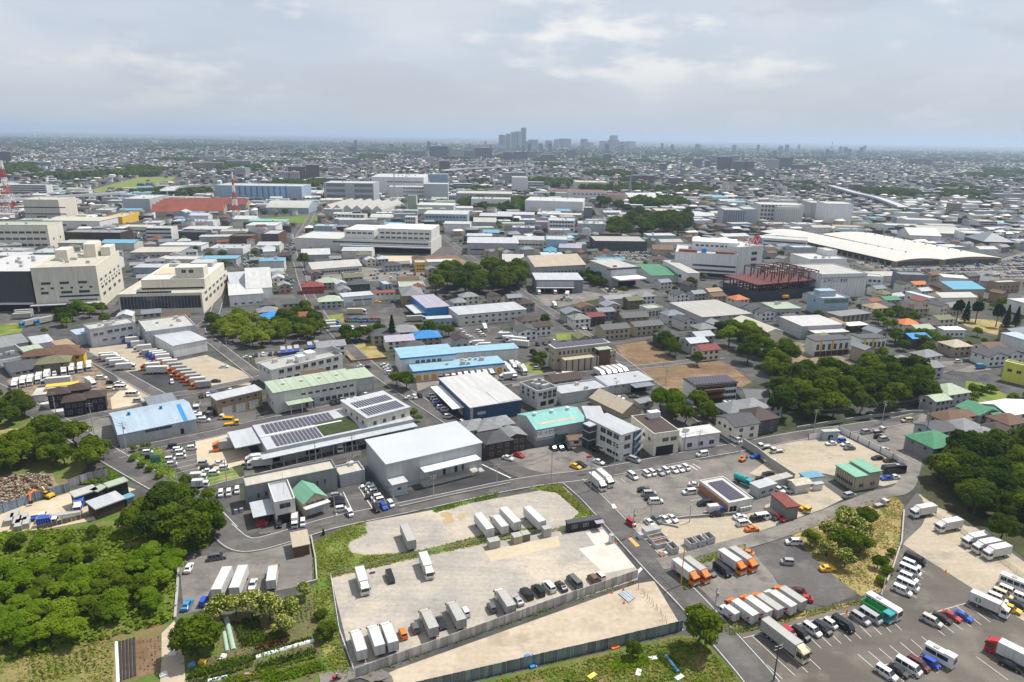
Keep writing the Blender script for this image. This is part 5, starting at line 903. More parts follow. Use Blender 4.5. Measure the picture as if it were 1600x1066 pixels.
def crown_pts(n,lobes,rx=1.,rz=.85,seed=0,low=-.55):
 r=np.random.default_rng(seed);C=[]
 for i in range(lobes):
  a=r.uniform(0,2*math.pi);e=r.uniform(-.2,.97);q=math.sqrt(max(0,1-e*e))*r.uniform(.45,.74)
  C.append((q*math.cos(a),q*math.sin(a),e*.58,r.uniform(.2,.4)))
 C.append((0,0,.1,.62));C=np.array(C)
 w=C[:,3] ** 2;idx=r.choice(len(C),n,p=w/w.sum());d=r.normal(size=(n,3));d /= np.linalg.norm(d,axis=1)[:,None]
 d[:,2]=np.where(d[:,2]<low,-d[:,2],d[:,2]);rad=C[idx,3]*(r.uniform(.55,1.06,n) ** .5)
 P=C[idx,:3]+d*rad[:,None];nr=d+r.normal(size=(n,3))*.55;nr[:,2] += .35;nr /= np.linalg.norm(nr,axis=1)[:,None]
 return P*np.array([rx,rx,rz]),nr
def trunk_mesh(h,r,seed,top=.9):
 q=random.Random(seed);b=MB();p=Vector((0,0,-.3));k=4
 for i in range(k):
  n=Vector((q.uniform(-.12,.12)*h*.5,q.uniform(-.12,.12)*h*.5,h*(i+1)/k));b.tube(p,n,r*(1-.16*i),r*(1-.16*(i+1)),7,cap=False);p=n
 for i in range(5):
  a=q.uniform(0,6.28);l=h*q.uniform(.35,.6);s=Vector((0,0,h*q.uniform(.55,.95)));b.tube(s,s+Vector((math.cos(a)*l,math.sin(a)*l,l*.7)),r*.4,r*.12,5,cap=False)
 return b.mesh('trunk',[BARK])
# unit crowns: radius 1, centre at 0
CR={}
for k,(mts,n,s) in dict(broad=([LEAF],3400,.05),dark=([LEAFD],3400,.052),bright=([LEAFB],3400,.05),bamboo=([BAMB],2400,.055),pine=([LEAFP],2000,.065),red=([LEAFR],1500,.06)).items():
 CR[k]=[]
 for v in range(4):
  P,N=crown_pts(n,18+3*v,1.,.88,10*v+hash(k)%1+len(k))
  if k == 'pine':P=P*np.array([.62,.62,1.25]);
  CR[k].append(quads_mesh('crown',P,rng.uniform(.7,1.35,len(P))*s,N,mts,aspect=.75))
CR['chestnut']=[]
for v in range(3):
 P,N=crown_pts(3200,18+2*v,1.,.85,70+v);mi=((np.random.default_rng(v).random(len(P))<.4) & (N[:,2]>-.2) & (P[:,2]>-.25)).astype(int)
 CR['chestnut'].append(quads_mesh('crown',P,rng.uniform(.6,1.2,len(P))*.058,N,[LEAF,LEAFY],mi,aspect=.6))
# conifers: tiers of drooping sprays
CR['cone']=[]
for v in range(2):
 r=np.random.default_rng(90+v);n=1800;t=r.uniform(0,1,n) ** .8;a=r.uniform(0,6.28,n);rr=(1-t)*.55*(.55+.45*np.abs(np.sin(t*28)))*r.uniform(.5,1.05,n)+.03
 P=np.stack([rr*np.cos(a),rr*np.sin(a),-1+2.3*t],1);N=np.stack([np.cos(a),np.sin(a),np.full(n,.8)],1)+r.normal(size=(n,3))*.4;N /= np.linalg.norm(N,axis=1)[:,None]
 CR['cone'].append(quads_mesh('crown',P,r.uniform(.7,1.3,n)*.06,N,[LEAFP],aspect=.6))
TR=[trunk_mesh(1.,.06,s) for s in range(4)]
TREES=[0]
def tree(x,y,r,kind='broad',label='',group=None,share=False,hz=None,name='tree',cat='tree',z=0.):
 """a tree of crown radius r standing at (x, y)"""
 i=TREES[0];TREES[0] += 1;q=random.Random(i*7+3)
 shrub=name in ('shrub','hedge_shrub');lift=r*(.62 if shrub else 1.05) if kind not in ('cone','pine') else r*(1.15 if kind == 'cone' else 1.6)
 root=empty(name,(x,y,z),q.uniform(0,6.28));tag(root,label,cat,group,share=share)
 c=obj('crown',CR[kind][i%len(CR[kind])],root,(0,0,lift));f=hz or q.uniform(.88,1.12);c.scale=(r,r,r*f)
 t=obj('trunk',TR[i%4],root,(0,0,0));t.scale=(r*1.1,r*1.1,lift*1.0)
 return root
def tp(t,x,y,rp,**kw):
 """from the middle of the crown in the photograph and its radius in picture points"""
 p=T(t,(x,y));z=5.
 for _ in range(4):
  g=G(*p,z);r=1.18*rp/(4 if t else 1)*depth(g[0],g[1],z)/F;z=r*(1.05 if kw.get('kind') not in ('cone','pine') else 1.3)
  if kw.get('name') == 'shrub':z=r*.62
 if kw.pop('markit',True):mark([(g[0] -r*.7,g[1] -r*.7),(g[0]+r*.7,g[1] -r*.7),(g[0]+r*.7,g[1]+r*.7),(g[0] -r*.7,g[1]+r*.7)])
 return tree(g[0],g[1],r,**kw)
def grove(t,s,gap,rmin,rmax,kinds,label,group,name='tree',cat='tree',jitter=.45,limit=400,seed=1,markit=True,hz=None):
 """trees of one grove that nothing tells apart"""
 w=[GT(t,p) for p in shape(t,s)];q=random.Random(seed);xs=[p[0] for p in w];ys=[p[1] for p in w];k=0
 y=min(ys)
 while y <max(ys):
  x=min(xs)
  while x <max(xs):
   px=x+q.uniform(-jitter,jitter)*gap;py=y+q.uniform(-jitter,jitter)*gap
   if inpoly(np.array(px),np.array(py),w) and k <limit:
    tree(px,py,q.uniform(rmin,rmax),q.choice(kinds),label,group,share=True,name=name,cat=cat,hz=hz and q.uniform(.8,1.2)*hz);k += 1
   x += gap
  y += gap*.9
 if markit:mark(w,2)
 return k
# named trees in the foreground
tp('D2',1180,715,135,kind='broad',label='large round leaved tree beside the road and the sand lot',name='tree')
tp('D2',755,855,55,kind='broad',label='small leafy tree in front of the blue grey panel fence')
tp('D0',1230,760,130,kind='broad',label='round tree between the blue cars and the vegetable beds');tp('D0',1180,810,90,kind='broad',label='lower round tree by the garden bench');tp('D0',1320,760,85,kind='broad',label='tree beside the netted seed bed')
for i,(x,y,r,l) in enumerate(((1370,590,85,'blossoming tree at the left of the yard row'),(1470,575,75,'blossoming tree second in the yard row'),(1570,565,85,'blossoming tree at the middle of the yard row'),(1680,590,85,'blossoming tree at the right of the yard row'),(1905,485,50,'small blossoming tree at the yard corner'),(1815,600,72,'blossoming tree beside the grass verge'),(1765,700,65,'low blossoming tree among the vegetable beds'))):tp('D0',x,y,r,kind='chestnut',label=l,group='blossoming chestnut trees',name='chestnut_tree')
tp('D1',405,640,40,kind='dark',label='dark shrub on the grass verge',name='shrub',cat='shrub');tp('D1',440,745,65,kind='dark',label='larger dark bush on the grass verge',name='shrub',cat='shrub');tp('D1',420,120,18,kind='cone',label='slim cypress at the road corner')
for i,(x,y,r,k,l) in enumerate(((270,160,48,'broad','round tree at the left of the blossoming clump'),(370,220,55,'chestnut','low blossoming tree in front of the clump'),(485,280,62,'chestnut','blossoming round tree nearest the yellow car'),(400,120,75,'chestnut','blossoming tree in the middle of the clump'),(480,180,80,'broad','green tree in the middle of the clump'),(560,110,80,'chestnut','blossoming tree at the right of the clump'),(480,40,75,'chestnut','blossoming tree at the back of the clump'),(620,20,65,'broad','green tree by the lane and the grey kei truck'),(590,190,60,'broad','green tree at the right foot of the clump'),(690,310,40,'broad','single bush beside the car park wall'))):tp('D3',x,y,r,kind=k,label=l,group='trees on the dry grass plot')
tp('D0',580,125,40,kind='broad',label='young tree below the scrap yard fence');tp('D0',110,180,50,kind='dark',label='bushy tree at the scrap yard corner');tp('D0',415,175,32,kind='broad',label='low bush below the scrap yard',name='shrub',cat='shrub')
# oak clump by the bend
for i,(x,y,r) in enumerate(((1010,800,120),(1130,790,95),(900,860,90),(1160,900,110),(1280,910,115),(1060,930,105),(950,960,100),(1200,990,115),(820,930,80),(1330,960,70))):tp('C0',x,y,r,kind='broad' if i%3 else 'dark',label='leafy oak in the clump by the road bend',group='oak clump by the road bend',share=True,name='oak_tree')
grove('D0','-180,400;200,370;420,430;700,370;900,310;1040,260;1110,300;1110,420;1080,650;980,690;780,740;560,800;380,830;150,900;-180,960',4.7,2.1,3.9,['bright','bright','bright','broad','bright'],'vine covered tree in the dense thicket at the lower left','thicket trees',hz=.72,name='vine_tree',seed=2)
grove('D0','-180,250;0,180;300,230;520,260;700,240;640,330;200,330;-180,400',5.5,1.6,2.8,['bright','broad'],'low green bush on the weedy slope','bushes on the weedy slope',name='shrub',cat='shrub',seed=3)
grove('C0','-150,560;80,500;300,430;520,430;620,520;650,600;560,640;330,600;120,640;-150,700',7.0,3.8,5.6,['broad','dark','broad'],'tree in the belt between the rubble heap and the road','tree belt by the road',name='wood_tree',seed=4)
grove('C0','-120,210;0,190;150,230;240,260;200,340;60,370;-120,390',7.2,4.,5.4,['broad','dark'],'tree in the upper grove by the road','upper grove by the road',name='wood_tree',seed=5)
tp('C0',295,340,88,kind='broad',label='single round tree at the roadside by the tan field')
grove('B1','-230,500;-40,480;60,520;150,560;130,640;-60,660;-200,600',7.5,3.6,5.,['bamboo'],'yellow green bamboo clump in the grove','bamboo grove',name='bamboo',seed=6)
grove('B1','120,540;250,470;340,440;400,540;430,620;300,640;150,640',8.5,4.,5.6,['broad','dark','broad'],'tree beside the bamboo grove','trees beside the bamboo',seed=7)
grove('B0','1240,490;1340,480;1420,560;1440,640;1360,600',8.5,3.4,4.6,['dark','broad'],'tree along the narrow street','trees along the narrow street',seed=8)
grove('B0','270,510;370,440;660,430;680,460;520,490;400,540',9.,3.2,4.6,['dark','broad','bright'],'garden tree below the cream warehouse','garden of the cream warehouse',seed=9)
for x,y,r,k,l in ((850,530,62,'cone','tall dark conifer beside the tile roofed house'),(765,535,42,'dark','round tree beside the conifer'),(705,560,42,'broad','pale round tree left of the conifer'),(1080,530,48,'broad','tree in the garden of the blue tiled house'),(880,840,45,'broad','street tree before the depot'),(940,850,55,'broad','larger street tree before the depot'),(300,100,40,'broad','tree at the avenue end')):tp('B1',x,y,r,kind=k,label=l)
grove('B1','490,620;560,580;660,580;680,610;560,650',7.5,3.,4.2,['broad','dark'],'tree behind the walled garden plot','trees behind the garden plot',seed=10)
grove('B1','1000,560;1100,540;1250,570;1230,640;1130,600',8,3.,4.2,['broad','bright'],'garden tree by the van park','garden trees by the van park',seed=11)
grove('B1','1100,235;1180,210;1300,225;1400,195;1600,190;1720,200;1760,280;1640,330;1450,350;1300,350;1120,320',13.5,7.,10.,['dark','broad'],'tall tree in the shrine wood','shrine wood',name='wood_tree',seed=12)
grove('C2','890,250;1060,215;1180,215;1250,280;1240,350;1080,350;950,290',8.5,4.,5.4,['broad','bright'],'garden tree behind the brown flat roof','garden trees behind the brown flat roof',seed=13)
grove('B2','830,610;930,595;1040,680;1040,730;950,720;860,640',9,4.,5.6,['broad','dark'],'tree on the edge of the dug plot','trees on the dug plot',seed=14)
tp('B2',1160,720,40,kind='broad',label='single tree at the ploughed field corner');tp('B2',1315,525,48,kind='dark',label='round dark tree by the pale warehouse');tp('B2',145,155,32,kind='broad',label='tree at the end of the grey factory')
tp('B2',1075,215,32,kind='dark',label='left tree on the works lawn');tp('B2',1120,240,34,kind='dark',label='right tree on the works lawn');tp('B2',700,290,26,kind='broad',label='small tree in the tall warehouse yard')
grove('B2','395,195;440,180;600,260;560,290;430,230',9,3.6,4.6,['dark','broad'],'hedge tree beside the tall grey warehouse','hedge of the tall grey warehouse',seed=15)
grove('B2','125,700;170,690;240,780;210,810;140,760',6,2.0,2.8,['dark','broad'],'clipped tree beside the bright lawn','trees beside the bright lawn',seed=16)
grove('B2','1290,590;1420,545;1530,600;1560,640;1700,690;1800,800;2000,860;2350,860;2500,900;2400,960;2000,950;1700,900;1500,860;1500,800;1330,690',11,4.8,7.2,['broad','dark','bright','broad'],'tree in the wood behind the ploughed field','wood behind the ploughed field',name='wood_tree',seed=17)
grove('C3','0,230;60,160;180,170;340,150;380,60;560,10;800,0;960,60;1020,140;1040,220;980,270;900,250;640,290;420,330;200,360;20,350',10.5,5.,7.6,['dark','dark','broad'],'tall dark tree in the wood along the wall','wood along the wall',name='wood_tree',seed=18)
grove('B3','740,590;880,600;1000,600;1120,660;1100,720;960,720;880,690;760,660',9,3.6,5.,['broad','bright','broad'],'orchard tree among the houses','orchard among the houses',seed=19)
grove('B3','660,460;760,440;880,450;950,480;900,540;780,560;690,540',10,3.2,4.6,['broad','bright'],'garden tree below the white office','gardens below the white office',seed=20)
grove('C3','1250,80;1400,110;1560,190;1600,120;1700,60;1700,180;1580,200;1400,210;1240,170',10,2.,3.6,['bright','broad'],'bush on the green meadow','bushes on the meadow',name='shrub',cat='shrub',seed=21)
grove('C3','970,680;1080,580;1230,530;1420,550;1580,510;1800,520;1900,900;1700,940;1560,830;1440,800;1300,810;1100,790;990,690',7.6,4.6,7.2,['dark','dark','dark','broad'],'big dark tree in the wood at the right edge','wood at the right edge',name='wood_tree',seed=22)
grove('D3','1150,-90;1260,20;1400,70;1560,150;1800,320;2000,250;1800,-120;1300,-180',6.8,4.2,6.4,['dark','dark','broad'],'dark tree at the wood edge above the parked trucks','wood edge above the trucks',seed=28,name='wood_tree')
tp('D3',1475,95,85,kind='dark',label='dark round tree standing before the wood by the tan lot');tp('C3',1300,790,55,kind='broad',label='small bright tree at the wood edge above the parked trucks')
for i,x in enumerate((1190,1245,1310,1440,1500,1560)):tp('B3',x,425 if i <3 else 455,48,kind='cone' if i in (1,4,5) else 'pine',label='tall pine at the playground, %s'%('first','second','third','fourth','fifth','sixth')[i]+' from the left',group='playground pines',name='pine_tree')
tp('C0',1300,770,45,kind='broad',label='street tree beside the slit window block');grove('C0','820,530;900,600;1080,690;1060,710;900,630;810,560',4.2,1.2,1.7,['bright'],'clipped hedge shrub along the road bend','hedge along the road bend',name='hedge_shrub',cat='hedge',seed=23)
for x,y in ((835,482),(895,468),(930,465)):tp('C0',x,y,20,kind='broad',label='street tree in the row by the curved warehouse, at %s'%{835:'left',895:'middle',930:'right'}[x])
grove('C1','975,280;1020,280;1050,320;1000,330',5,1.6,2.2,['bright'],'small tree beside the solar depot','trees beside the solar depot',seed=24);tp('C0',1160,680,35,kind='broad',label='tree behind the two small white green trucks')
grove('D3','670,400;770,210;800,60;830,0;815,100;800,200;700,520;620,520',4.5,1.1,1.9,['bright','broad'],'shrub in the hedge beside the car park','hedge beside the car park',name='hedge_shrub',cat='hedge',seed=25)
grove('A2','640,720;760,680;1090,670;1100,740;900,770;700,775;540,770',19,8.5,12,['dark','broad'],'tree in the round wood behind the black hall','wood behind the black hall',name='wood_tree',seed=26)
grove('A2','530,560;560,550;830,640;860,650;840,660;620,600',20,7.5,9,['dark'],'avenue tree in the dark row','dark avenue row',name='avenue_tree',seed=27)
for _q in ('1540,690;1600,680;1760,740;1760,960;1640,900;1560,860','1440,800;1480,700;1600,760;1600,880'):mark([G(*p) for p in shape('',_q)])
# ================================================================== houses between the works, and the town beyond
PH=[]
def house_proto(W,D,h,rt,nwin):
 wl=wall_mesh(rt,W,D,h,{'hip':0,'gx':D*.2,'gy':W*.2}[rt]).mesh('wall',[wm('white')]);rf=roof_mesh(rt,W,D,h,.5,{'hip':min(W,D)*.27,'gx':D*.2,'gy':W*.2}[rt]).mesh('roof',[tm('dgrey')])
 return dict(W=W,D=D,h=h,rt=rt,wall=wl,roof=rf,win=[((i+.5)/nwin*W,z) for i in range(nwin) for z in ((1.,3.8) if h >5 else (1.,))])
for W_,D_,h_,rt,k in ((10,8,5.6,'gx',3),(9,9,5.8,'hip',3),(8,10,5.6,'gy',2),(12,9,5.6,'hip',3),(11,8,3.2,'gx',3),(7,9,7.5,'gy',2),(14,9,5.8,'gx',4)):PH.append(house_proto(W_,D_,h_,rt,k))
WCOL=['white','offwhite','cream','lgrey','beige','lgrey','tan','grey','beige','offwhite'];RCOL=['dgrey','grey','dbrown','brown','grey','steel','dgrey','rust','dbrown','olive','steel','lgrey','dgrey','grey']
CN=dict(white='white',offwhite='pale',cream='cream',lgrey='light grey',beige='beige',tan='tan',grey='grey',dgrey='dark grey',dbrown='dark brown',brown='brown',steel='slate',rust='terracotta',pblue='pale blue',olive='olive',sky='turquoise')
BC=np.array([b.c for b in ALLB]);BL=[b.label for b in ALLB]
def place_words(x,y):
 d=np.hypot(BC[:,0] -x,BC[:,1] -y);i=int(np.argmin(np.where([(bb.h >6 and (bb.W*bb.D >350)) for bb in ALLB[:len(BL)]],d,1e9)))
 px=PR(x,y,0)[0];qx=PR(*BC[i],0)[0];dy=y-BC[i,1]
 side=('left of' if px <qx else 'right of') if abs(px-qx)>25 else ('behind' if dy >0 else 'in front of')
 return side+' the '+' '.join(BL[i].split()[:4])
wmesh=window_mesh(1.5,1.3);placed=[]
HALLS=0
for j in range(14,60):
 for i in range(-45,46):
  y=j*24.;x=i*36.+(j%2)*18
  if y >1350 or abs(x)>y*.8 or y <330 or rng.random()>.62:continue
  w=rng.uniform(18,32);d=rng.uniform(13,20)
  if not free(x,y+d/2,max(w,d)/2+1):continue
  wc=['white','offwhite','lgrey','cream','pblue'][rng.integers(5)];rc=['white','offwhite','lgrey','metal','white','concrete','pgreen','sky','white','lgrey'][rng.integers(10)]
  make('workshop','%s workshop with %s roof %s'%(CN.get(wc,wc),CN.get(rc,rc.replace('pgreen','pale green')),place_words(x,y)),'workshop',(x-w/2,y),R(rng.uniform(2,14)),w,d,rng.choice([5.,6.,7.,9.]),wc,rc,['metal','flat','gx','metal'][rng.integers(4)],group='small workshops among the houses',units=int(rng.integers(0,3)),win='a,5,1.5,2,1.3' if rng.random()<.6 else '',rh=2.);HALLS += 1
sh=R(22);ux=np.array([math.cos(sh),math.sin(sh)]);uy=np.array([-math.sin(sh),math.cos(sh)])
spots=[]
for i in range(-120,160):
 for j in range(-60,130):
  p=ux*i*13.0+uy*j*14.5+np.array([rng.uniform(-1.5,1.5),rng.uniform(-1.5,1.5)])
  if (i%7 == 0) or (j%5 == 0 and rng.random()<.5):continue
  if not (150<p[1]<1450):continue
  sx,sy=PR(p[0],p[1],0)
  if -60<sx <1660 and sy <1120 and free(p[0],p[1],5.5):spots.append((p[0],p[1]))
spots.sort(key=lambda p:p[1]);hs=[];fill_trees=[]
for (x,y) in spots:
 u=rng.random()
 if u <.62:hs.append((x,y))
 elif u <.93:fill_trees.append((x,y,rng.uniform(2.2,4.5)))
HN=290
for n,(x,y) in enumerate(hs[:HN]):
 pr=PH[rng.integers(len(PH))];wc=WCOL[rng.integers(len(WCOL))];rc=RCOL[rng.integers(len(RCOL))];a=sh+rng.uniform(-.08,.08)
 root=empty('house',(x,y,0),a);lab='%s house with %s %s roof %s'%(CN[wc],CN[rc],{'hip':'hipped','gx':'gabled','gy':'gable fronted'}[pr['rt']],place_words(x,y));tag(root,lab,'house','small houses between the works')
 for nm,m in (('wall',wm(wc)),('roof',tm(rc))):
  o=obj(nm,pr[nm],root,(-pr['W']/2,-pr['D']/2,0));o.material_slots[0].link='OBJECT';o.material_slots[0].material=m
  if nm == 'wall':wo=o
 if y <620:
  for wx,wz in pr['win']:obj('window',wmesh,wo,(wx,0,wz))
 mark([(x-5,y-5),(x+5,y-5),(x+5,y+5),(x-5,y+5)])
# the rest of the houses out to the skyline, too many and too small to single out
def far_mesh(name,X,Y,Wd,Dd,Hh,A,Rh,mats,mw,mr):
 n=len(X);ca,sa=np.cos(A),np.sin(A)
 def pt(lx,ly,z):return np.stack([X+lx*ca-ly*sa,Y+lx*sa+ly*ca,z],1)
 w,d=Wd/2,Dd/2;z0=np.zeros(n);o=1.06
 V=[pt(-w,-d,z0),pt(w,-d,z0),pt(w,d,z0),pt(-w,d,z0),pt(-w,-d,Hh),pt(w,-d,Hh),pt(w,d,Hh),pt(-w,d,Hh),pt(-w*o,-d*o,Hh),pt(w*o,-d*o,Hh),pt(w*o,d*o,Hh),pt(-w*o,d*o,Hh),pt(-w*o*.75,z0,Hh+Rh),pt(w*o*.75,z0,Hh+Rh)]
 V=np.stack(V,1).reshape(-1,3);k=14
 Fq=np.array([(0,1,5,4),(1,2,6,5),(2,3,7,6),(3,0,4,7),(8,9,13,12),(10,11,12,13),(9,10,13,13),(11,8,12,12)])
 b=(np.arange(n)*k)[:,None]
 Q=(b[:,:,None]+Fq[None,:6]).reshape(-1,4);T3=(b[:,:,None]+np.array([(9,10,13),(11,8,12)])[None]).reshape(-1,3)
 MQ=np.stack([mw]*4+[mr]*2,1).ravel();MT=np.stack([mr]*2,1).ravel()
 me=bpy.data.meshes.new(name);me.vertices.add(len(V));me.vertices.foreach_set('co',V.astype(np.float32).ravel())
 lv=np.concatenate([Q.ravel(),T3.ravel()]).astype(np.int32);me.loops.add(len(lv));me.loops.foreach_set('vertex_index',lv)
 st=np.concatenate([np.arange(len(Q))*4,len(Q)*4+np.arange(len(T3))*3]).astype(np.int32);tt=np.concatenate([np.full(len(Q),4),np.full(len(T3),3)]).astype(np.int32)
 me.polygons.add(len(st));me.polygons.foreach_set('loop_start',st);me.polygons.foreach_set('loop_total',tt)
 for m in mats:me.materials.append(m)
 me.polygons.foreach_set('material_index',np.concatenate([MQ,MT]).astype(np.int32));me.update();me.validate();return me
fx=[p[0] for p in hs[HN:]];fy=[p[1] for p in hs[HN:]]
def belt(y0,y1,dens,n):
 y=np.sqrt(rng.uniform(y0*y0,y1*y1,n));x=rng.uniform(-.86,.86,n)*y
 return x,y
GREEN=[] # far woods: centre x, y, radius
for _ in range(330):
 y=math.sqrt(rng.uniform(1100 ** 2,7500 ** 2));GREEN.append((rng.uniform(-.85,.85)*y,y,rng.uniform(18,70)))
for (t,x,y,rr) in (('A0',1180,200,170),('A0',1400,195,150),('A0',700,380,90),('A0',560,380,120),('A0',300,390,110),('A0',100,360,130),('A0',980,350,110),('A0',850,330,80),('A2',780,450,90),('A2',960,480,130),('A2',1130,475,130),('A3',260,470,90),('A3',100,380,60),('A3',1060,510,130),('A3',1250,510,170),('A3',1380,390,120),('A1',350,290,80),('A1',450,350,60),('A1',60,180,140),('A1',30,350,80),('A2',240,320,90),('A3',1500,370,120)):
 g_=GT(t,(x,y));GREEN.append((g_[0],g_[1],rr/4*depth(*g_)/F))
GA=np.array(GREEN)
X1,Y1=belt(1000,4200,1,21000);X2,Y2=belt(4200,14000,1,20000)
X=np.concatenate([X1,X2]);Y=np.concatenate([Y1,Y2])
# streets: thin the houses along a loose grid so that rows and gaps show
U=X*math.cos(.3)+Y*math.sin(.3);V_=-X*math.sin(.3)+Y*math.cos(.3)
keep=(np.mod(U,62)>9) & (np.mod(V_,48)>9)
for gx,gy,gr_ in GREEN:keep &= ((X-gx) ** 2+((Y-gy)*.8) ** 2>gr_ ** 2)
ii=((X-OX)/CELL).astype(int);jj=((Y-OY)/CELL).astype(int);inside=(ii >3) & (jj >3) & (ii <OCC.shape[0] -4) & (jj <OCC.shape[1] -4)
occ=np.zeros(len(X),bool);occ[inside]=OCC[ii[inside],jj[inside]] | OCC[ii[inside]+2,jj[inside]+2] | OCC[ii[inside] -2,jj[inside] -2];keep &= ~occ;keep &= ~((Y <1450) & inside & (Y <1400))
X=np.concatenate([np.array(fx),X[keep]]);Y=np.concatenate([np.array(fy),Y[keep]]);n=len(X)
big=1+(Y >4200)*.5+(Y >7000)*1.0
mats_far=[wm('white'),wm('grey'),wm('dgrey'),wm('beige'),wm('dgrey'),tm('dgrey'),tm('grey'),tm('dbrown'),tm('brown'),tm('steel'),tm('dgrey'),tm('offwhite')]
me=far_mesh('distant_houses',X,Y,rng.uniform(8,14,n)*big,rng.uniform(7,10,n)*big,rng.choice([3.2,5.6,5.8,6,8.5],n),.3+rng.normal(0,.12,n)+(rng.random(n)<.4)*1.5708,rng.choice([.2,1.6,2.0,2.2],n),mats_far,rng.integers(0,5,n),rng.integers(5,12,n))
o=obj('distant_houses',me);tag(o,'countless small houses of the town stretching to the skyline','houses',kind='stuff')
# mid-rise blocks in the town: individuals
def facade(name,c,fl=3.2,bay=4.5):
 if name in MATS:return MATS[name]
 m=bpy.data.materials.new(name);m.use_nodes=True;t=m.node_tree;b=t.nodes['Principled BSDF'];b.inputs['Roughness'].default_value=.6
 tc=node(t,'ShaderNodeTexCoord');sp=node(t,'ShaderNodeSeparateXYZ');t.links.new(tc.outputs['Object'],sp.inputs[0]);xy=node(t,'ShaderNodeMath',operation='ADD');t.links.new(sp.outputs[0],xy.inputs[0]);t.links.new(sp.outputs[1],xy.inputs[1])
 def stripe(src,per,duty):
  d=node(t,'ShaderNodeMath',operation='DIVIDE');t.links.new(src,d.inputs[0]);d.inputs[1].default_value=per;f=node(t,'ShaderNodeMath',operation='FRACT');t.links.new(d.outputs[0],f.inputs[0]);g2=node(t,'ShaderNodeMath',operation='GREATER_THAN');t.links.new(f.outputs[0],g2.inputs[0]);g2.inputs[1].default_value=1-duty;return g2.outputs[0]
 mm=node(t,'ShaderNodeMath',operation='MULTIPLY');t.links.new(stripe(sp.outputs[2],fl,.5),mm.inputs[0]);t.links.new(stripe(xy.outputs[0],bay,.72),mm.inputs[1])
 mx=node(t,'ShaderNodeMix');mx.data_type='RGBA';t.links.new(mm.outputs[0],mx.inputs[0]);mx.inputs[6].default_value=(*c,1);mx.inputs[7].default_value=(.05,.06,.075,1);t.links.new(mx.outputs[2],b.inputs['Base Color']);MATS[name]=m;return m
FAC=[facade('facade_white',(.42,.41,.40)),facade('facade_grey',(.22,.23,.25)),facade('facade_brown',(.13,.09,.07)),facade('facade_beige',(.30,.25,.20)),facade('facade_slate',(.11,.125,.15))]
FN=['white','grey','brown','beige','slate']
def block(x,y,w,d,h,a,fi,label,group,name='apartment_block',share=False,mast=0.,steps=0):
 root=empty(name,(x,y,0),a);tag(root,label,'tower' if name == 'tower' else 'apartment',group,share=share)
 bb=MB();bb.box(-w/2,0,0,w/2,d,h)
 if steps:bb.box(-w*.3,d*.1,h,w*.3,d*.9,h*1.14)
 bb.build('wall',FAC[fi],root);MB().box(-w/2-.3,-.3,h+(h*.14 if False else 0)+.002,w/2+.3,d+.3,h+1.0).build('roof',rm('lgrey'),root);MB().box(-w*.15,d*.3,h+1.002,w*.12,d*.7,h+4.5).build('roof_hut',wm('lgrey'),root)
 if mast:MB().tube((0,d/2,h),(0,d/2,h+mast),1.5,.5,5).build('mast',GALV,root)
def tower_at(t,x0,x1,yb,yt,fi,label,depth_m=25.,group=None,name='apartment_block',mast=0.,steps=0):
 a=GT(t,(x0,yb));b_=GT(t,(x1,yb));w=np.hypot(*(b_-a))*(.74 if name == 'tower' else 1.);c=(a+b_)/2;yt_=TY[t[0]]+yt/4;lo,hi=1.,400.
 for _ in range(40):
  m=(lo+hi)/2
  if PR(c[0],c[1],m)[1]>yt_:lo=m
  else:hi=m
 block(c[0],c[1],w,depth_m,lo,math.atan2(*(b_-a)[::-1]),fi,label,group,name,mast=mast,steps=steps);return lo
SKY='city centre towers'
for x0,x1,yt,fi,lab,mast in ((-60,-38,125,4,'slim slate tower at the left of the skyline group',0),(-16,2,118,1,'grey tower second in the skyline group',0),(3,14,140,1,'low grey tower in the skyline group',0),(15,32,108,4,'slate tower with spire in the skyline group',22),(34,66,103,1,'broad tall tower of the skyline',0),(79,88,80,4,'tallest needle thin tower of the skyline',0),(88,110,165,4,'dark low tower beside the needle tower',0),(120,168,155,4,'broad dark block right of the needle tower',0),(230,255,160,1,'pale square tower',0),(284,302,153,1,'slim tower left of the twin slab',0),(308,376,148,4,'twin dark slab tower',0),(449,475,150,4,'single dark tower in the middle distance',0),(480,515,172,1,'low pale tower block',0),(565,602,163,1,'grey tower left of the stepped tower',0),(614,674,155,4,'lower body of the stepped tower',0),(628,662,128,1,'upper shaft of the stepped tower',0),(683,725,167,4,'dark slab right of the stepped tower',0),(728,776,165,1,'pale slab right of the stepped tower',0)):
 tower_at('A2',x0,x1,208,yt,fi,lab if len(lab.split())>3 else lab+' of the skyline',60,SKY,'tower',mast)
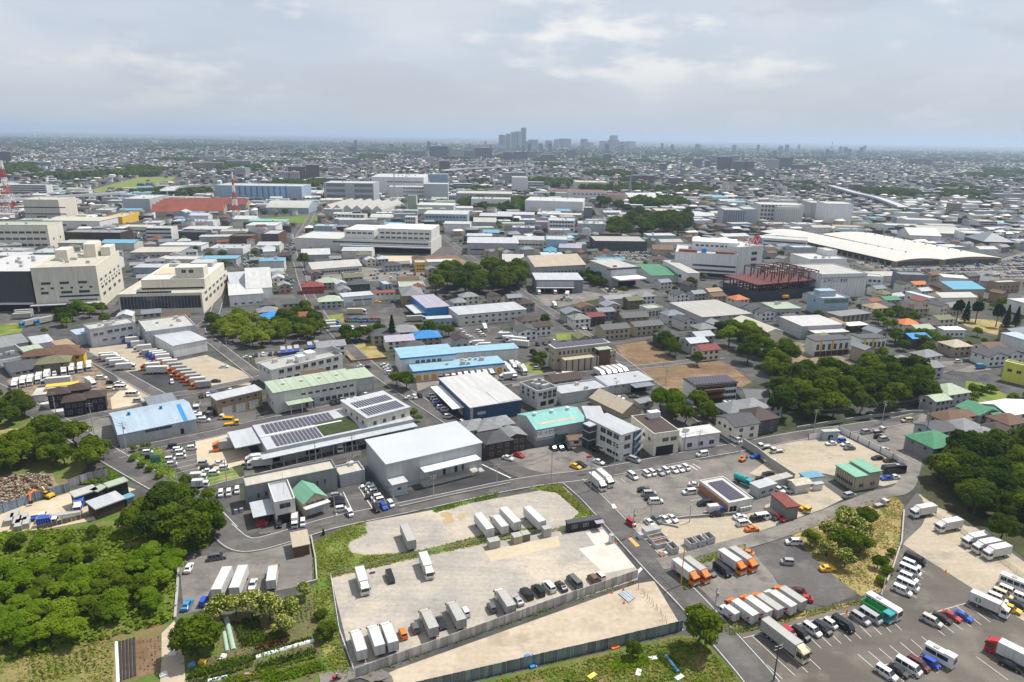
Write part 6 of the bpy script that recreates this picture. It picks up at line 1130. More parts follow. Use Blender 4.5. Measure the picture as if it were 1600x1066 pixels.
for t,x0,x1,yb,yt,fi,lab in (('A1',1090,1200,275,195,4,'dark slab apartment towers in the middle distance'),('A1',1375,1475,275,205,2,'brown slab apartment tower'),('A1',1210,1300,275,215,0,'pale slab apartments between the dark towers'),('A1',1300,1370,270,222,1,'grey slab apartments'),('A1',1550,1600,290,232,4,'dark apartment block at the centre'),('A1',205,312,405,322,2,'red brown apartment block behind the striped warehouse'),('A1',316,400,405,312,2,'tall red brown apartment block'),('A1',140,205,412,358,0,'white gabled apartment pair, left half'),('A1',212,272,412,358,0,'white gabled apartment pair, right half'),('A1',1150,1210,350,288,2,'tan apartment tower behind the huge factory'),('A1',950,1060,275,225,1,'grey flats left of the dark slabs'),('A1',580,625,245,195,4,'slim dark tower'),('A1',710,750,240,210,4,'small dark block'),('A1',540,640,310,268,1,'long grey flats'),('A2',20,96,285,230,4,'dark apartment slab below the skyline'),('A2',100,155,280,228,1,'pale apartment slab below the skyline'),('A2',185,270,285,248,4,'low dark flats'),('A2',345,395,280,220,1,'tall pale apartment tower'),('A2',578,620,300,245,4,'dark cube tower'),('A2',755,890,425,378,2,'long red brown flats behind the forest'),('A2',930,965,350,305,4,'dark narrow block'),('A2',990,1070,435,395,2,'brown flats near the forest'),('A2',1140,1185,330,275,1,'grey tower at the right'),('A2',1215,1240,335,288,4,'dark tower at the right'),('A2',1290,1370,345,262,2,'tall brown apartment tower with stepped top'),('A2',1390,1450,350,290,4,'dark tower beside the brown one'),('A2',1465,1510,350,290,2,'brown grey tower'),('A2',1255,1420,300,255,1,'long pale slab behind the brown tower'),('A2',1530,1580,400,340,1,'grey flats at the right'),('A3',65,150,340,265,4,'black topped apartment block'),('A3',0,65,345,280,0,'pale apartment block beside the black topped one'),('A3',160,255,350,312,2,'low brown flats'),('A3',525,580,500,435,2,'brown tower beside the elevated road'),('A3',620,660,460,415,1,'grey tower beside the elevated road'),('A3',890,960,310,272,4,'dark slab on the plain'),('A3',1420,1600,540,495,0,'long cream school block at the right edge'),('A3',940,1100,510,480,3,'pinkish school block'),('A3',1150,1200,630,555,3,'tan tower near the market'),('A0',0,75,298,228,2,'brown banded apartment tower at the left edge'),('A0',1205,1400,345,298,3,'cream apartment range on the hill'),('A0',1420,1570,335,288,3,'cream apartment range beside the first'),('A0',380,580,290,265,0,'long low white flats'),('A0',60,320,325,295,1,'long grey flats at the left'),('A0',1215,1410,285,258,0,'white school hall'),('A0',30,110,215,175,3,'far beige towers at the left')):
 tower_at(t,x0,x1,yb,yt,fi,lab if len(lab.split())>3 else lab+' among the distant houses',16,'apartment blocks in the town')
k=0
for i in range(240):
 y=math.sqrt(rng.uniform(1500 ** 2,6800 ** 2));x=rng.uniform(-.8,.8)*y
 if any((x-gx) ** 2+(y-gy) ** 2<gr_ ** 2 for gx,gy,gr_ in GREEN):continue
 fi=int(rng.integers(5));block(x,y,rng.uniform(18,60),rng.uniform(12,20),rng.choice([10,12,15,20,26,32],p=[.25,.25,.2,.15,.1,.05]),rng.uniform(-.3,.6),fi,'%s block of flats far off among the houses'%FN[fi],'far %s blocks of flats'%FN[fi],share=True);k += 1
for i in range(46):
 y=rng.uniform(4500,8000);x=rng.uniform(-.25,.5)*y;block(x,y,rng.uniform(16,30),18,rng.uniform(35,75),rng.uniform(-.2,.4),4 if i%3 else 1,'slim far tower block rising from the town near the skyline','slim far tower blocks',share=True)
# far trees: one mass
pts=list(fill_trees)
for gx,gy,gr_ in GREEN:
 m=int(min(420,14+3.2*(gr_/9) ** 2));s=min(7.5,max(4.5,gr_/9))
 for _ in range(m):
  a=rng.uniform(0,6.28);q=math.sqrt(rng.random())*gr_;pts.append((gx+q*math.cos(a),gy+q*math.sin(a)/.8,rng.uniform(.8,1.25)*s))
for _ in range(16000):
 y=math.sqrt(rng.uniform(1000 ** 2,9500 ** 2));x=rng.uniform(-.86,.86)*y
 if y <1450 and not free(x,y,3):continue
 pts.append((x,y,rng.uniform(2.5,5)*(1+(y >3500)*.6)))
A=np.array(pts);near=A[A[:,1]<1000];far=A[A[:,1] >= 1000]
fy_=near[np.argsort(near[:,1])][:280]
for i,(x,y,r) in enumerate(fy_):tree(x,y,r*.9,['broad','dark','broad','bright'][i%4],'small garden tree '+place_words(x,y),'garden trees among the houses',name='garden_tree')
near2=near[np.argsort(near[:,1])][280:];far=np.concatenate([far,near2])
# a bumpy crown of leaf clumps per far tree
n=len(far);m=26;d=rng.normal(size=(n,m,3));d /= np.linalg.norm(d,axis=2)[:,:,None];d[:,:,2]=np.abs(d[:,:,2])*.95-.15
P=far[:,None,[0,1]];r_=far[:,2][:,None]
PP=np.stack([P[:,:,0]+d[:,:,0]*r_*.8,P[:,:,1]+d[:,:,1]*r_*.8,r_*.9+d[:,:,2]*r_*.85],2).reshape(-1,3);NN=(d+rng.normal(size=d.shape)*.3).reshape(-1,3);NN /= np.linalg.norm(NN,axis=1)[:,None]
me=quads_mesh('distant_trees',PP,np.repeat(far[:,2]*.42,m)*rng.uniform(.7,1.2,n*m),NN,[LEAFD,LEAF],np.repeat(rng.integers(0,2,n),m));o=obj('distant_trees',me);tag(o,'dark green trees and woods scattered through the distant town','trees',kind='stuff')
# ================================================================== vehicles
VC=dict(w=((.62,.62,.615),'white'),k=((.012,.013,.016),'black'),s=((.32,.33,.34),'silver'),g=((.10,.105,.11),'dark grey'),r=((.40,.02,.02),'red'),R=((.10,.012,.015),'dark red'),b=((.012,.07,.42),'blue'),B=((.05,.22,.42),'pale blue'),y=((.75,.42,.02),'yellow'),o=((.75,.17,.02),'orange'),t=((.02,.28,.30),'teal'),n=((.15,.085,.05),'brown'),c=((.50,.44,.30),'cream'),G=((.04,.30,.10),'green'),q=((.42,.41,.38),'grey'))
def paint(c):return mat('paint_'+c,VC[c][0],.28,.04,.5,spec=.5)
TYRE=mat('tyre',(.018,.018,.019),.85,.2,3.);RIM=mat('wheel_rim',(.45,.46,.47),.35,.1,metal=.6);CGL=mat('car_glass',(.018,.024,.03),.06,.2,spec=.7);LAMP=mat('headlamp',(.75,.77,.78),.15,.05,spec=.6);TAIL=mat('tail_lamp',(.35,.01,.01),.3,.05);CHAS=mat('chassis',(.03,.03,.032),.7,.2);BOXG=mat('grey_body',(.34,.335,.32),.55,.10,.6);BOXW=mat('white_body',(.53,.53,.52),.45,.07,.5)
def loft(sec,mi=0):
 """sec: list of (x, zbottom, zshoulder, zroof, halfwidth, halfroof)"""
 b=MB();R_=[]
 for (x,zb,zs,zr,w,wr) in sec:
  i=len(b.v);b.v += [(x,-w,zb),(x,-w*1.0,zs),(x,-wr,zr),(x,wr,zr),(x,w,zs),(x,w,zb)];R_.append(i)
 for a,c in zip(R_,R_[1:]):
  for k in range(6):
   j=(k+1)%6;b.f.append((a+k,c+k,c+j,a+j)[::-1]);b.m.append(mi)
 b.f.append(tuple(R_[0]+k for k in range(6)));b.f.append(tuple(R_[-1]+5-k for k in range(6)));b.m += [mi,mi]
 return b
def lerp(p,q,f):return tuple(p[i]+(q[i] -p[i])*f for i in range(3))
def panel(b,q,i0=.08,i1=.92,j0=.12,j1=.88,off=.015,mi=0):
 """an inset pane floating just above the quad q (a,b along, a,d up)"""
 A,B_,C,D=q;f=lambda u,v:Vector(lerp(lerp(A,B_,u),lerp(D,C,u),v));P=[f(i0,j0),f(i1,j0),f(i1,j1),f(i0,j1)]
 n=(P[1] -P[0]).cross(P[3] -P[0]).normalized()*off;b.poly([p+n for p in P],mi)
def wheelm(r,w):
 b=MB();b.tube((0,-w/2,0),(0,w/2,0),r,r,14,0);b.tube((0,-w/2-.012,0),(0,w/2+.012,0),r*.58,r*.58,10,1);return b.mesh('wheel',[TYRE,RIM])
CARDEF=dict( # sections front (x>0) to back
 c=dict(L=4.3,sec=[(2.12,.35,.62,.66,.70,.62),(2.0,.22,.74,.80,.82,.74),(1.1,.2,.88,.95,.85,.78),(.25,.2,.93,1.44,.86,.62),(-1.0,.2,.95,1.46,.86,.62),(-1.75,.2,.97,1.08,.85,.66),(-2.1,.28,.9,.98,.78,.66)],ws=(2,3),rw=(4,5),sw=(2,5),wb=(1.32,-1.3),r=.32),
 v=dict(L=4.75,sec=[(2.36,.35,.66,.72,.74,.66),(2.22,.22,.82,.92,.84,.76),(1.6,.2,.98,1.08,.86,.78),(.75,.2,1.06,1.80,.87,.66),(-2.0,.2,1.08,1.84,.87,.68),(-2.32,.25,1.06,1.2,.84,.76),(-2.36,.35,.9,1.0,.80,.7)],ws=(2,3),rw=(4,5),sw=(2,5),wb=(1.45,-1.45),r=.34),
 V=dict(L=5.4,sec=[(2.70,.35,.8,.86,.80,.74),(2.62,.22,1.0,1.08,.90,.84),(2.35,.2,1.14,1.26,.93,.84),(1.65,.2,1.18,2.12,.94,.74),(-2.5,.2,1.2,2.2,.94,.76),(-2.68,.25,1.2,1.4,.92,.82),(-2.70,.35,.9,1.0,.88,.8)],ws=(2,3),rw=(4,5),sw=(2,5),wb=(1.75,-1.6),r=.35),
 e=dict(L=3.4,sec=[(1.70,.35,.7,.76,.64,.58),(1.62,.2,.86,.95,.71,.66),(1.28,.2,.98,1.08,.73,.66),(.75,.2,1.04,1.70,.735,.60),(-1.45,.2,1.06,1.74,.735,.62),(-1.66,.25,1.05,1.15,.72,.66),(-1.70,.35,.8,.9,.68,.62)],ws=(2,3),rw=(4,5),sw=(2,5),wb=(1.18,-1.15),r=.28))
CARP={}
def car_parts(tp_,col):
 k=(tp_,col)
 if k in CARP:return CARP[k]
 d=CARDEF[tp_];s=d['sec'];body=loft(s);body.box(s[-1][0]+.05,-s[3][4] -.005+.02,.17,s[0][0] -.05,s[3][4] -.02,.34,1)
 P=lambda i,k_:[(s[i][0],-s[i][4],s[i][1]),(s[i][0],-s[i][4],s[i][2]),(s[i][0],-s[i][5],s[i][3]),(s[i][0],s[i][5],s[i][3]),(s[i][0],s[i][4],s[i][2]),(s[i][0],s[i][4],s[i][1])][k_]
 out=[('body',body.mesh('body',[paint(col),CHAS]),(0,0,0))]
 a,c=d['ws'];b=MB();panel(b,(P(a,2),P(a,3),P(c,3),P(c,2)),.02,.98,.12,.95,.02);b.poly([P(a,1),P(a,2),P(c,2),P(c,1)]) if False else None;out.append(('windscreen',b.mesh('windscreen',[CGL]),(0,0,0)))
 a,c=d['rw'];b=MB();panel(b,(P(c,3),P(c,2),P(a,2),P(a,3)),.06,.94,.2,.92,.02);out.append(('rear_window',b.mesh('rear_window',[CGL]),(0,0,0)))
 for sg in (0,1):
  b=MB();i0,i1=3,4;n=2 if tp_ in 'ce' else 3
  q=(P(i1,1),P(i0,1),P(i0,2),P(i1,2)) if sg == 0 else (P(i0,4),P(i1,4),P(i1,3),P(i0,3))
  for j in range(n):panel(b,q,j/n+.02,(j+1)/n-.02,.06,.86,.015)
  i2=2;q2=(P(i0,1),P(i2,1),P(i2,2),P(i0,2)) if sg == 0 else (P(i2,4),P(i0,4),P(i0,3),P(i2,3))
  A,B_,C,D=q2;t3=[Vector(A),Vector(lerp(A,B_,.55)),Vector(lerp(A,D,.82))] if sg == 0 else [Vector(lerp(B_,A,.55)),Vector(B_),Vector(lerp(B_,C,.82))]
  nrm=(t3[1] -t3[0]).cross(t3[2] -t3[0]).normalized()*.02;b.poly([p+nrm for p in t3]);out.append(('side_window',b.mesh('side_window',[CGL]),(0,0,0)))
 wmh=wheelm(d['r'],.2)
 for x in d['wb']:
  for sg in (-1,1):out.append(('wheel',wmh,(x,sg*(s[3][4] -.08),d['r'])))
 b=MB();w=s[1][4];b.box(s[1][0] -.05,-.12,0,s[1][0]+.1,.12,.13);hl=b.mesh('headlamp',[LAMP]);out += [('headlamp',hl,(0,sg*(w-.18),s[1][2] -.16)) for sg in (-1,1)]
 b=MB();b.box(s[-2][0] -.06,-.07,0,s[-2][0]+.08,.07,.3);tl=b.mesh('tail_lamp',[TAIL]);out += [('tail_lamp',tl,(0,sg*(s[-2][4] -.1),s[-2][2] -.3)) for sg in (-1,1)]
 CARP[k]=out;return out
def truck_parts(tp_,cab,box):
 k=(tp_,cab,box)
 if k in CARP:return CARP[k]
 L_,Wd,H_,cl,ch=dict(S=(4.9,1.85,2.75,1.35,2.0),T=(8.3,2.32,3.35,1.75,2.5),L=(11.8,2.48,3.75,2.1,2.95),F=(5.2,1.85,1.2,1.5,2.05),D=(7.4,2.4,2.3,1.9,2.7),K=(6.2,2.2,3.1,1.9,2.6),X=(9.4,2.45,3.6,0,0))[tp_]
 hf=L_/2;hw=Wd/2;out=[];x1=hf-cl-.12;zb=.95 if tp_ not in 'SF' else .72
 if tp_ != 'X':
  b=loft([(hf-.0,.45,1.15 if ch >2.2 else .95,1.2 if ch >2.2 else 1.,hw*.94,hw*.90),(hf-.06,.38,1.3 if ch >2.2 else 1.05,ch*.93,hw*.97,hw*.86),(hf-.35,.38,1.35 if ch >2.2 else 1.1,ch,hw*.98,hw*.88),(hf-cl,.38,1.35 if ch >2.2 else 1.1,ch,hw*.98,hw*.90)])
  if tp_ in 'TL':b.poly([(hf-.5,-hw*.7,ch),(hf-.5,hw*.7,ch),(hf-cl,hw*.85,min(H_-.1,ch+.8)),(hf-cl,-hw*.85,min(H_-.1,ch+.8))]);b.poly([(hf-cl,-hw*.85,ch),(hf-.5,-hw*.7,ch),(hf-cl,-hw*.85,min(H_-.1,ch+.8))]);b.poly([(hf-.5,hw*.7,ch),(hf-cl,hw*.85,ch),(hf-cl,hw*.85,min(H_-.1,ch+.8))])
  out.append(('cab',b.mesh('cab',[paint(cab)]),(0,0,0)))
  z0,z1=(1.3,ch*.9) if ch >2.2 else (1.05,ch*.9)
  b=MB();panel(b,((hf-.0,-hw*.9,z0),(hf-.0,hw*.9,z0),(hf-.06,hw*.84,z1),(hf-.06,-hw*.84,z1)),.03,.97,.05,.95,.03);out.append(('windscreen',b.mesh('windscreen',[CGL]),(0,0,0)))
  for sg in (-1,1):
   b=MB();q=[(hf-cl+.3,sg*hw*.975,z0+.05),(hf-.3,sg*hw*.975,z0+.05),(hf-.38,sg*(hw*.91+.012),z1-.02),(hf-cl+.3,sg*(hw*.915+.012),z1-.02)];b.poly([(p[0],p[1]+sg*.02,p[2]) for p in q][::-sg]);out.append(('side_window',b.mesh('side_window',[CGL]),(0,0,0)))
   b=MB();b.box(hf-.25,-.1,0,hf+.0,.1,.45);out.append(('mirror',b.mesh('mirror',[CHAS]),(.12,sg*(hw+.08),z1-.5)))
  b=MB();b.box(hf-.2,-hw*.96,.35,hf+.08,hw*.96,.75);out.append(('bumper',b.mesh('bumper',[BOXG]),(0,0,0)))
  hl=MB().box(hf+.081,-.18,.45,hf+.1,.18,.65).mesh('headlamp',[LAMP]);out += [('headlamp',hl,(0,sg*hw*.7,0)) for sg in (-1,1)]
 b=MB();b.box(-hf+.1,-.45,.55,x1,.45,zb-.01);b.box(-hf+.02,-hw*.95,.55,-hf+.12,hw*.95,.72);out.append(('chassis',b.mesh('chassis',[CHAS]),(0,0,0)))
 bm={'w':BOXW,'q':BOXG}.get(box) or mat('body_'+box,VC[box][0],.5,.08,.6)
 if tp_ in 'STLX':
  xa=x1 if tp_ != 'X' else hf
  b=MB();b.box(-hf,-hw,zb,xa,hw,H_);
  for i in range(1,6):
   x=-hf+(xa+hf)*i/6
   for sg in (-1,1):b.box(x-.04,sg*hw-.012 if sg <0 else hw,zb+.05,x+.04,-hw if sg <0 else hw+.012,H_-.08,1)
  for y0,y1,za,zc in ((-hw,hw,H_,H_+.05),):b.box(-hf-.02,-hw-.02,za,-hf+.12,hw+.02,zc,1);b.box(xa-.12,-hw-.02,za,xa+.02,hw+.02,zc,1);b.box(-hf+.13,-hw-.02,za,xa-.13,-hw+.07,zc,1);b.box(-hf+.13,hw-.07,za,xa-.13,hw+.02,zc,1)
  out.append(('cargo_box',b.mesh('cargo_box',[bm,BOXG]),(0,0,0)))
  dm=MB();dm.poly([(-hf-.03,.03,zb+.1),(-hf-.03,hw-.1,zb+.1),(-hf-.03,hw-.1,H_-.15),(-hf-.03,.03,H_-.15)][::-1]);dm.box(-hf-.06,.1,zb+.2,-hf-.031,.13,H_-.3,1);dm=dm.mesh('rear_door',[bm,CHAS]);out += [('rear_door',dm,(0,0,0)),('rear_door',dm,(0,-hw+.02,0))]
  tl=MB().box(-hf-.05,-.2,.6,-hf-.001,.2,.75).mesh('tail_lamp',[TAIL]);out += [('tail_lamp',tl,(0,sg*hw*.75,0)) for sg in (-1,1)]
 elif tp_ == 'F':
  b=MB();b.box(-hf,-hw,zb,x1,hw,zb+.08);b.box(-hf,-hw,zb+.08,x1,-hw+.06,zb+.4);b.box(-hf,hw-.06,zb+.08,x1,hw,zb+.4);b.box(-hf,-hw+.06,zb+.08,-hf+.06,hw-.06,zb+.4);b.box(x1-.06,-hw+.06,zb+.08,x1,hw-.06,zb+.9);out.append(('load_bed',b.mesh('load_bed',[bm]),(0,0,0)))
 elif tp_ == 'D':
  b=MB();z=1.0;b.box(-hf,-hw,z,x1,hw,z+.1);b.box(-hf,-hw,z+.1,x1,-hw+.08,H_);b.box(-hf,hw-.08,z+.1,x1,hw,H_);b.box(x1-.08,-hw+.08,z+.1,x1,hw-.08,H_+.3);b.box(-hf,-hw+.08,z+.1,-hf+.08,hw-.08,H_);out.append(('tipper_body',b.mesh('tipper_body',[bm]),(0,0,0)))
 elif tp_ == 'K':
  b=MB();b.tube((-hf,0,2.05),(x1,0,2.05),1.05,1.05,16);out.append(('tank',b.mesh('tank',[bm]),(0,0,0)));b=MB();b.tube((0,0,3.0),(0,0,3.3),.35,.35,10);out.append(('hatch',b.mesh('hatch',[BOXG]),(0,0,0)))
 r=.33 if tp_ in 'SF' else .48;wmh=wheelm(r,.3)
 ax=[hf-cl*.55,-hf+L_*.24] if tp_ in 'STFDK' else [hf-1.2,-hf+3.3,-hf+2.1]
 if tp_ == 'X':ax=[-hf+1.6,-hf+2.8,hf-1.2]
 out += [('wheel',wmh,(x,sg*(hw-.2),r)) for x in ax for sg in (-1,1)]
 CARP[k]=out;return out
def bus_parts(tp_,col,col2):
 k=(tp_,col,col2)
 if k in CARP:return CARP[k]
 L_,hw,H_=(8.5,1.15,3.0) if tp_ == 'U' else (6.2,1.05,2.9);hf=L_/2
 b=loft([(hf,.4,1.2,1.3,hw*.94,hw*.9),(hf-.12,.3,1.35,H_-.3,hw,hw*.9),(hf-.5,.3,1.4,H_,hw,hw*.88),(-hf+.2,.3,1.4,H_,hw,hw*.88),(-hf,.35,1.35,H_-.1,hw*.97,hw*.86)])
 if tp_ == 'M':b.box(hf-2.2,-hw*.9,H_-.1,hf-.1,hw*.9,H_+.25)
 b.box(-hf-.005,-hw-.012,.7,hf-.6,hw+.012,.95,1);out=[('body',b.mesh('body',[paint(col),paint(col2)]),(0,0,0))]
 b=MB();panel(b,((hf,-hw*.9,1.3),(hf,hw*.9,1.3),(hf-.12,hw*.88,H_-.35),(hf-.12,-hw*.88,H_-.35)),.03,.97,.03,.97,.03);out.append(('windscreen',b.mesh('windscreen',[CGL]),(0,0,0)))
 for sg in (-1,1):
  n=5 if tp_ == 'U' else 2
  for j in range(n):
   x0=-hf+.4+j*(L_-1.4)/n;b=MB();b.poly([(x0,sg*(hw+.02),1.45),(x0+(L_-1.4)/n-.15,sg*(hw+.02),1.45),(x0+(L_-1.4)/n-.15,sg*(hw*.93+.02),H_-.5),(x0,sg*(hw*.93+.02),H_-.5)][::-sg]);out.append(('side_window',b.mesh('side_window',[CGL]),(0,0,0)))
 b=MB();b.box(-.6,-.5,H_+.001,.6,.5,H_+.22);out.append(('roof_unit',b.mesh('roof_unit',[BOXG]),(-hf*.3,0,0)));wmh=wheelm(.42,.28);out += [('wheel',wmh,(x,sg*(hw-.16),.42)) for x in (hf-1.6,-hf+1.7) for sg in (-1,1)];CARP[k]=out;return out
KIND=dict(c='car',v='minivan',V='van',e='kei wagon',S='small box truck',T='box truck',L='long box truck',F='flatbed truck',D='tipper truck',K='tank truck',U='minibus',M='camper van',X='truck body')
FLAT={}
def joined(parts,key):
 if key in FLAT:return FLAT[key]
 b=MB();mats=[]
 for nm,me,loc in parts:
  if nm in ('headlamp','tail_lamp','mirror'):continue
  base=len(b.v);b.v += [(v.co[0]+loc[0],v.co[1]+loc[1],v.co[2]+loc[2]) for v in me.vertices]
  for p in me.polygons:
   m=me.materials[p.material_index]
   if m not in mats:mats.append(m)
   b.f.append(tuple(base+i for i in p.vertices));b.m.append(mats.index(m))
 FLAT[key]=b.mesh('vehicle',mats);return FLAT[key]
NV=[0]
def vehicle(t,x,y,code,ang,where,group):
 tp_=code[0];c1=code[1];c2=code[2] if len(code)>2 else ('w' if tp_ in 'STLX' else 'q' if tp_ in 'FDK' else c1)
 zz={'c':.8,'v':1.,'V':1.2,'e':.95,'S':1.4,'T':1.8,'L':2.,'F':.8,'D':1.2,'K':1.6,'U':1.5,'M':1.5,'X':2.}[tp_]
 p=GT(t,(x,y),zz);z=lotz(*p);a=R(ang)
 for path,w,rz in ROADS:
  d=np.min(np.hypot(*(np.array(path) -p).T))
  if d <w/2+.8:z=max(z,rz)
 parts=car_parts(tp_,c1) if tp_ in CARDEF else bus_parts(tp_,c1,c2) if tp_ in 'UM' else truck_parts(tp_,c1,c2)
 nm={'c':'car','v':'minivan','V':'van','e':'kei_wagon','U':'minibus','M':'camper_van','F':'flatbed_truck','D':'tipper_truck','K':'tank_truck','X':'truck_body'}.get(tp_,'box_truck')
 col=VC[c1][1];kd=KIND[tp_]
 lab=('%s %s'%(col,kd)) if tp_ not in 'STLDKFX' else ('%s cabbed %s'%(col,kd) if c1 != c2 else '%s %s'%(col,kd)) if tp_ != 'X' else '%s %s'%(VC[c2][1],kd)
 lab += ' '+where
 cat={'c':'car','v':'car','V':'van','e':'car','U':'bus','M':'camper van'}.get(tp_,'truck')
 if p[1]<330:
  root=empty(nm,(p[0],p[1],z),a)
  hold={}
  for pn,me,loc in parts:
   par=hold.get('main') if pn in ('windscreen','side_window','rear_window','mirror','headlamp','bumper') else hold.get('cargo_box') if pn == 'rear_door' else None
   o=obj(pn,me,par or root,loc)
   if pn in ('body','cab'):hold['main']=o
   hold.setdefault(pn,o)
 else:root=obj(nm,joined(parts,code),None,(p[0],p[1],z),a)
 if tp_ in 'TSL' and c2 in 'wq' and ('truck lot' in where or 'emblem' in where or 'street tree' in where):
  hf,hw,H_={'S':(2.45,.925,2.75),'T':(4.15,1.16,3.35),'L':(5.9,1.24,3.75)}[tp_];pink='truck lot' in where;x0=-hf+(1.2 if pink else 2.0);zc=H_*.62
  for sg in (-1,1):
   y0=sg*(hw+.03);mk=MB()
   if pink:mk.poly([(x0-.5,y0,zc+.75),(x0+.1,y0,zc+.2),(x0+.9,y0,zc-.75),(x0+.2,y0,zc-.5),(x0-.3,y0,zc-.1)][::-sg]);mk.poly([(x0-.6,y0,zc-.3),(x0,y0,zc-.55),(x0+.5,y0,zc-.9),(x0-.2,y0,zc-.85)][::-sg])
   else:
    for i in range(10):
     if i in (2,7):continue
     a0,a1=6.283*i/10,6.283*(i+1)/10;mk.poly([(x0+.65*math.cos(a0),y0,zc+.65*math.sin(a0)),(x0+.65*math.cos(a1),y0,zc+.65*math.sin(a1)),(x0+.35*math.cos(a1),y0,zc+.35*math.sin(a1)),(x0+.35*math.cos(a0),y0,zc+.35*math.sin(a0))][::-sg])
   mk.build('emblem',mat('magenta_print',(.42,.015,.13),.6) if pink else mat('green_print',(.03,.25,.14),.6),root)
 tag(root,lab,cat,group);NV[0] += 1
 mark([(p[0] -3,p[1] -3),(p[0]+3,p[1] -3),(p[0]+3,p[1]+3),(p[0] -3,p[1]+3)]);return root
def VS(t,s,ang,where,group=None):
 for q in s.split(';'):
  f=q.split(',');vehicle(t,float(f[0]),float(f[1]),f[2],float(f[3]) if len(f)>3 else ang,where,group or 'vehicles '+where)
D_=-66;U_=114
VS('D1','665,430,Tw,-68;1065,335,Tw,-70;838,400,vk,-68',D_,'along the inner fence of the gravel lot')
VS('D1','640,825,Tw;750,795,Tw;832,775,Tw;918,755,eo;993,720,eg;1080,688,Tcq;1155,690,ck,-66;1250,640,Tqq;1308,620,ew;1473,593,eg;1555,555,Twq',U_,'in the row along the corrugated fence')
VS('D2','35,548,cs;92,503,vk;163,483,vk;232,460,vw;308,460,ck;390,428,Vg;505,412,en;552,398,ew',118,'in the right half of the fence row')
VS('D1','950,155,Xkq,112;1425,85,Xkw,116;1520,75,Tww,116',U_,'on the upper gravel lot');VS('D2','-12,45,Xbw,118;140,40,Xkw,118',U_,'on the upper gravel lot near the cabin')
VS('D0','1180,345,cw,100;1355,275,vg,18;1390,445,Xkw,96;1495,435,Xqw,98;1580,450,cw,-80;1170,575,cB,95;1272,555,eb,95;1705,400,Tow,104',U_,'in the worn yard by the thicket')
VS('D2','1085,375,Tow,-60;1155,362,Toq,-60;1235,370,cg,-62;1315,355,Vk,-62;1375,310,Tow,-60;1445,295,Toq,-60;1465,250,co,150',D_,'on the truck lot')
VS('','1139,957,Sw;1158.5,953.5,Tow;1179.6,948.4,Tow;1197,945,Toq;1217.6,940,Tww;1233,933,Toq',121,'in the back to back row of the truck lot')
VS('D3','185,490,cR,165;225,535,cr,165;163,183,vw,178;122,308,es,172;372,350,cy,8',0,'on the dark asphalt lot')
VS('D3','105,800,Lcq,-61',-60,'with cream cab in the big car park');VS('D3','130,745,er;205,755,vk;275,730,vw;342,722,vk;390,695,ew;470,695,Vk;578,660,vs;642,645,Vs;685,620,DtG;720,590,Uwr',-59,'in the back row of the big car park')
VS('D3','1025,675,vq;1090,660,ck;1148,648,cr;1220,648,cb',-52,'in the middle row of the big car park');VS('D3','1385,575,Tww',-50,'with green emblem at the car park edge')
VS('D3','1435,535,vw;1465,508,vc;1505,488,vw;1570,455,Uw;1522,600,cy;1568,580,ck;1597,535,vw',-48,'at the right edge of the tan lot')
VS('D3','920,290,Vk;895,322,vw;888,360,Vw;878,405,vw;873,450,Vw;838,485,vw',-47,'in the slanted row by the white wall')
VS('D3','740,1000,vw;818,988,ck;878,960,Vw;940,945,vR;1020,940,eb;1075,895,Mw',-54,'in the nearest row of the big car park');VS('D3','1560,900,Lrw,128;1520,955,ck,-50',-50,'at the lower right corner')
VS('C3','970,870,Tw',197,'standing alone by the wood');VS('D3','1130,80,Tw;1300,170,Tw;1365,210,Tw;1430,245,Tw',197,'in the row by the wood')
VS('C3','395,450,cw;458,432,eb;490,455,cw;510,478,cg',190,'by the cabin in the tan yard');VS('C3','615,375,vs;692,370,Fw;690,405,ek;725,420,vs;725,485,cq',20,'on the pale gravel lot');VS('C3','685,540,ck;760,555,ck;785,612,Uk;742,665,cb;785,660,cw',190,'along the white panel fence');VS('C3','870,305,vc',190,'on the road by the wood');VS('C3','510,770,vs;705,830,Fw',22,'by the lane to the wood');VS('C3','70,738,cw;115,738,cs',-60,'beside the open shed');VS('C3','210,855,Fyy',-55,'behind the rusty shed');VS('C3','60,495,Fww;-20,470,Fww;10,555,cw;-75,530,cb',195,'behind the long screen wall')
VS('C2','755,650,vw;842,640,ew;877,632,ew;925,630,cs;962,618,ew;1010,615,cw;1048,608,cw;1088,600,ew',-63,'in the back row of the store car park');VS('C2','535,690,Tww;580,668,Tww',-66,'at the corner of the store car park')
VS('C2','825,738,ck;860,760,vs;870,790,ck;900,808,vw',8,'in the middle of the store car park');VS('C2','1145,708,cw,-15;1110,750,vw;1205,820,vk;1270,860,Sbw,10;1280,890,ck',192,'in front of the store');VS('C2','745,945,er;862,945,cw;905,925,cg;958,925,cw;1003,918,cw',-60,'in the front row of the store car park')
VS('D2','1425,28,cw;1450,65,vw;1500,103,co;1535,38,vk;1568,25,Vw',15,'on the dusty lot behind the store');VS('D3','20,25,ck;70,32,cr',-55,'beside the rusty shed');VS('C2','1445,680,Ktt,-50;1565,668,ck,170;1605,640,ck,175',0,'in the machinery yard')
VS('C2','260,478,ck;305,475,ck;345,468,vk',-62,'in front of the teal warehouse');VS('C2','45,522,cr;430,580,ck;398,592,cy;543,565,cw;520,485,ek;560,480,vw;765,550,vs',-40,'in the car park of the teal warehouse')
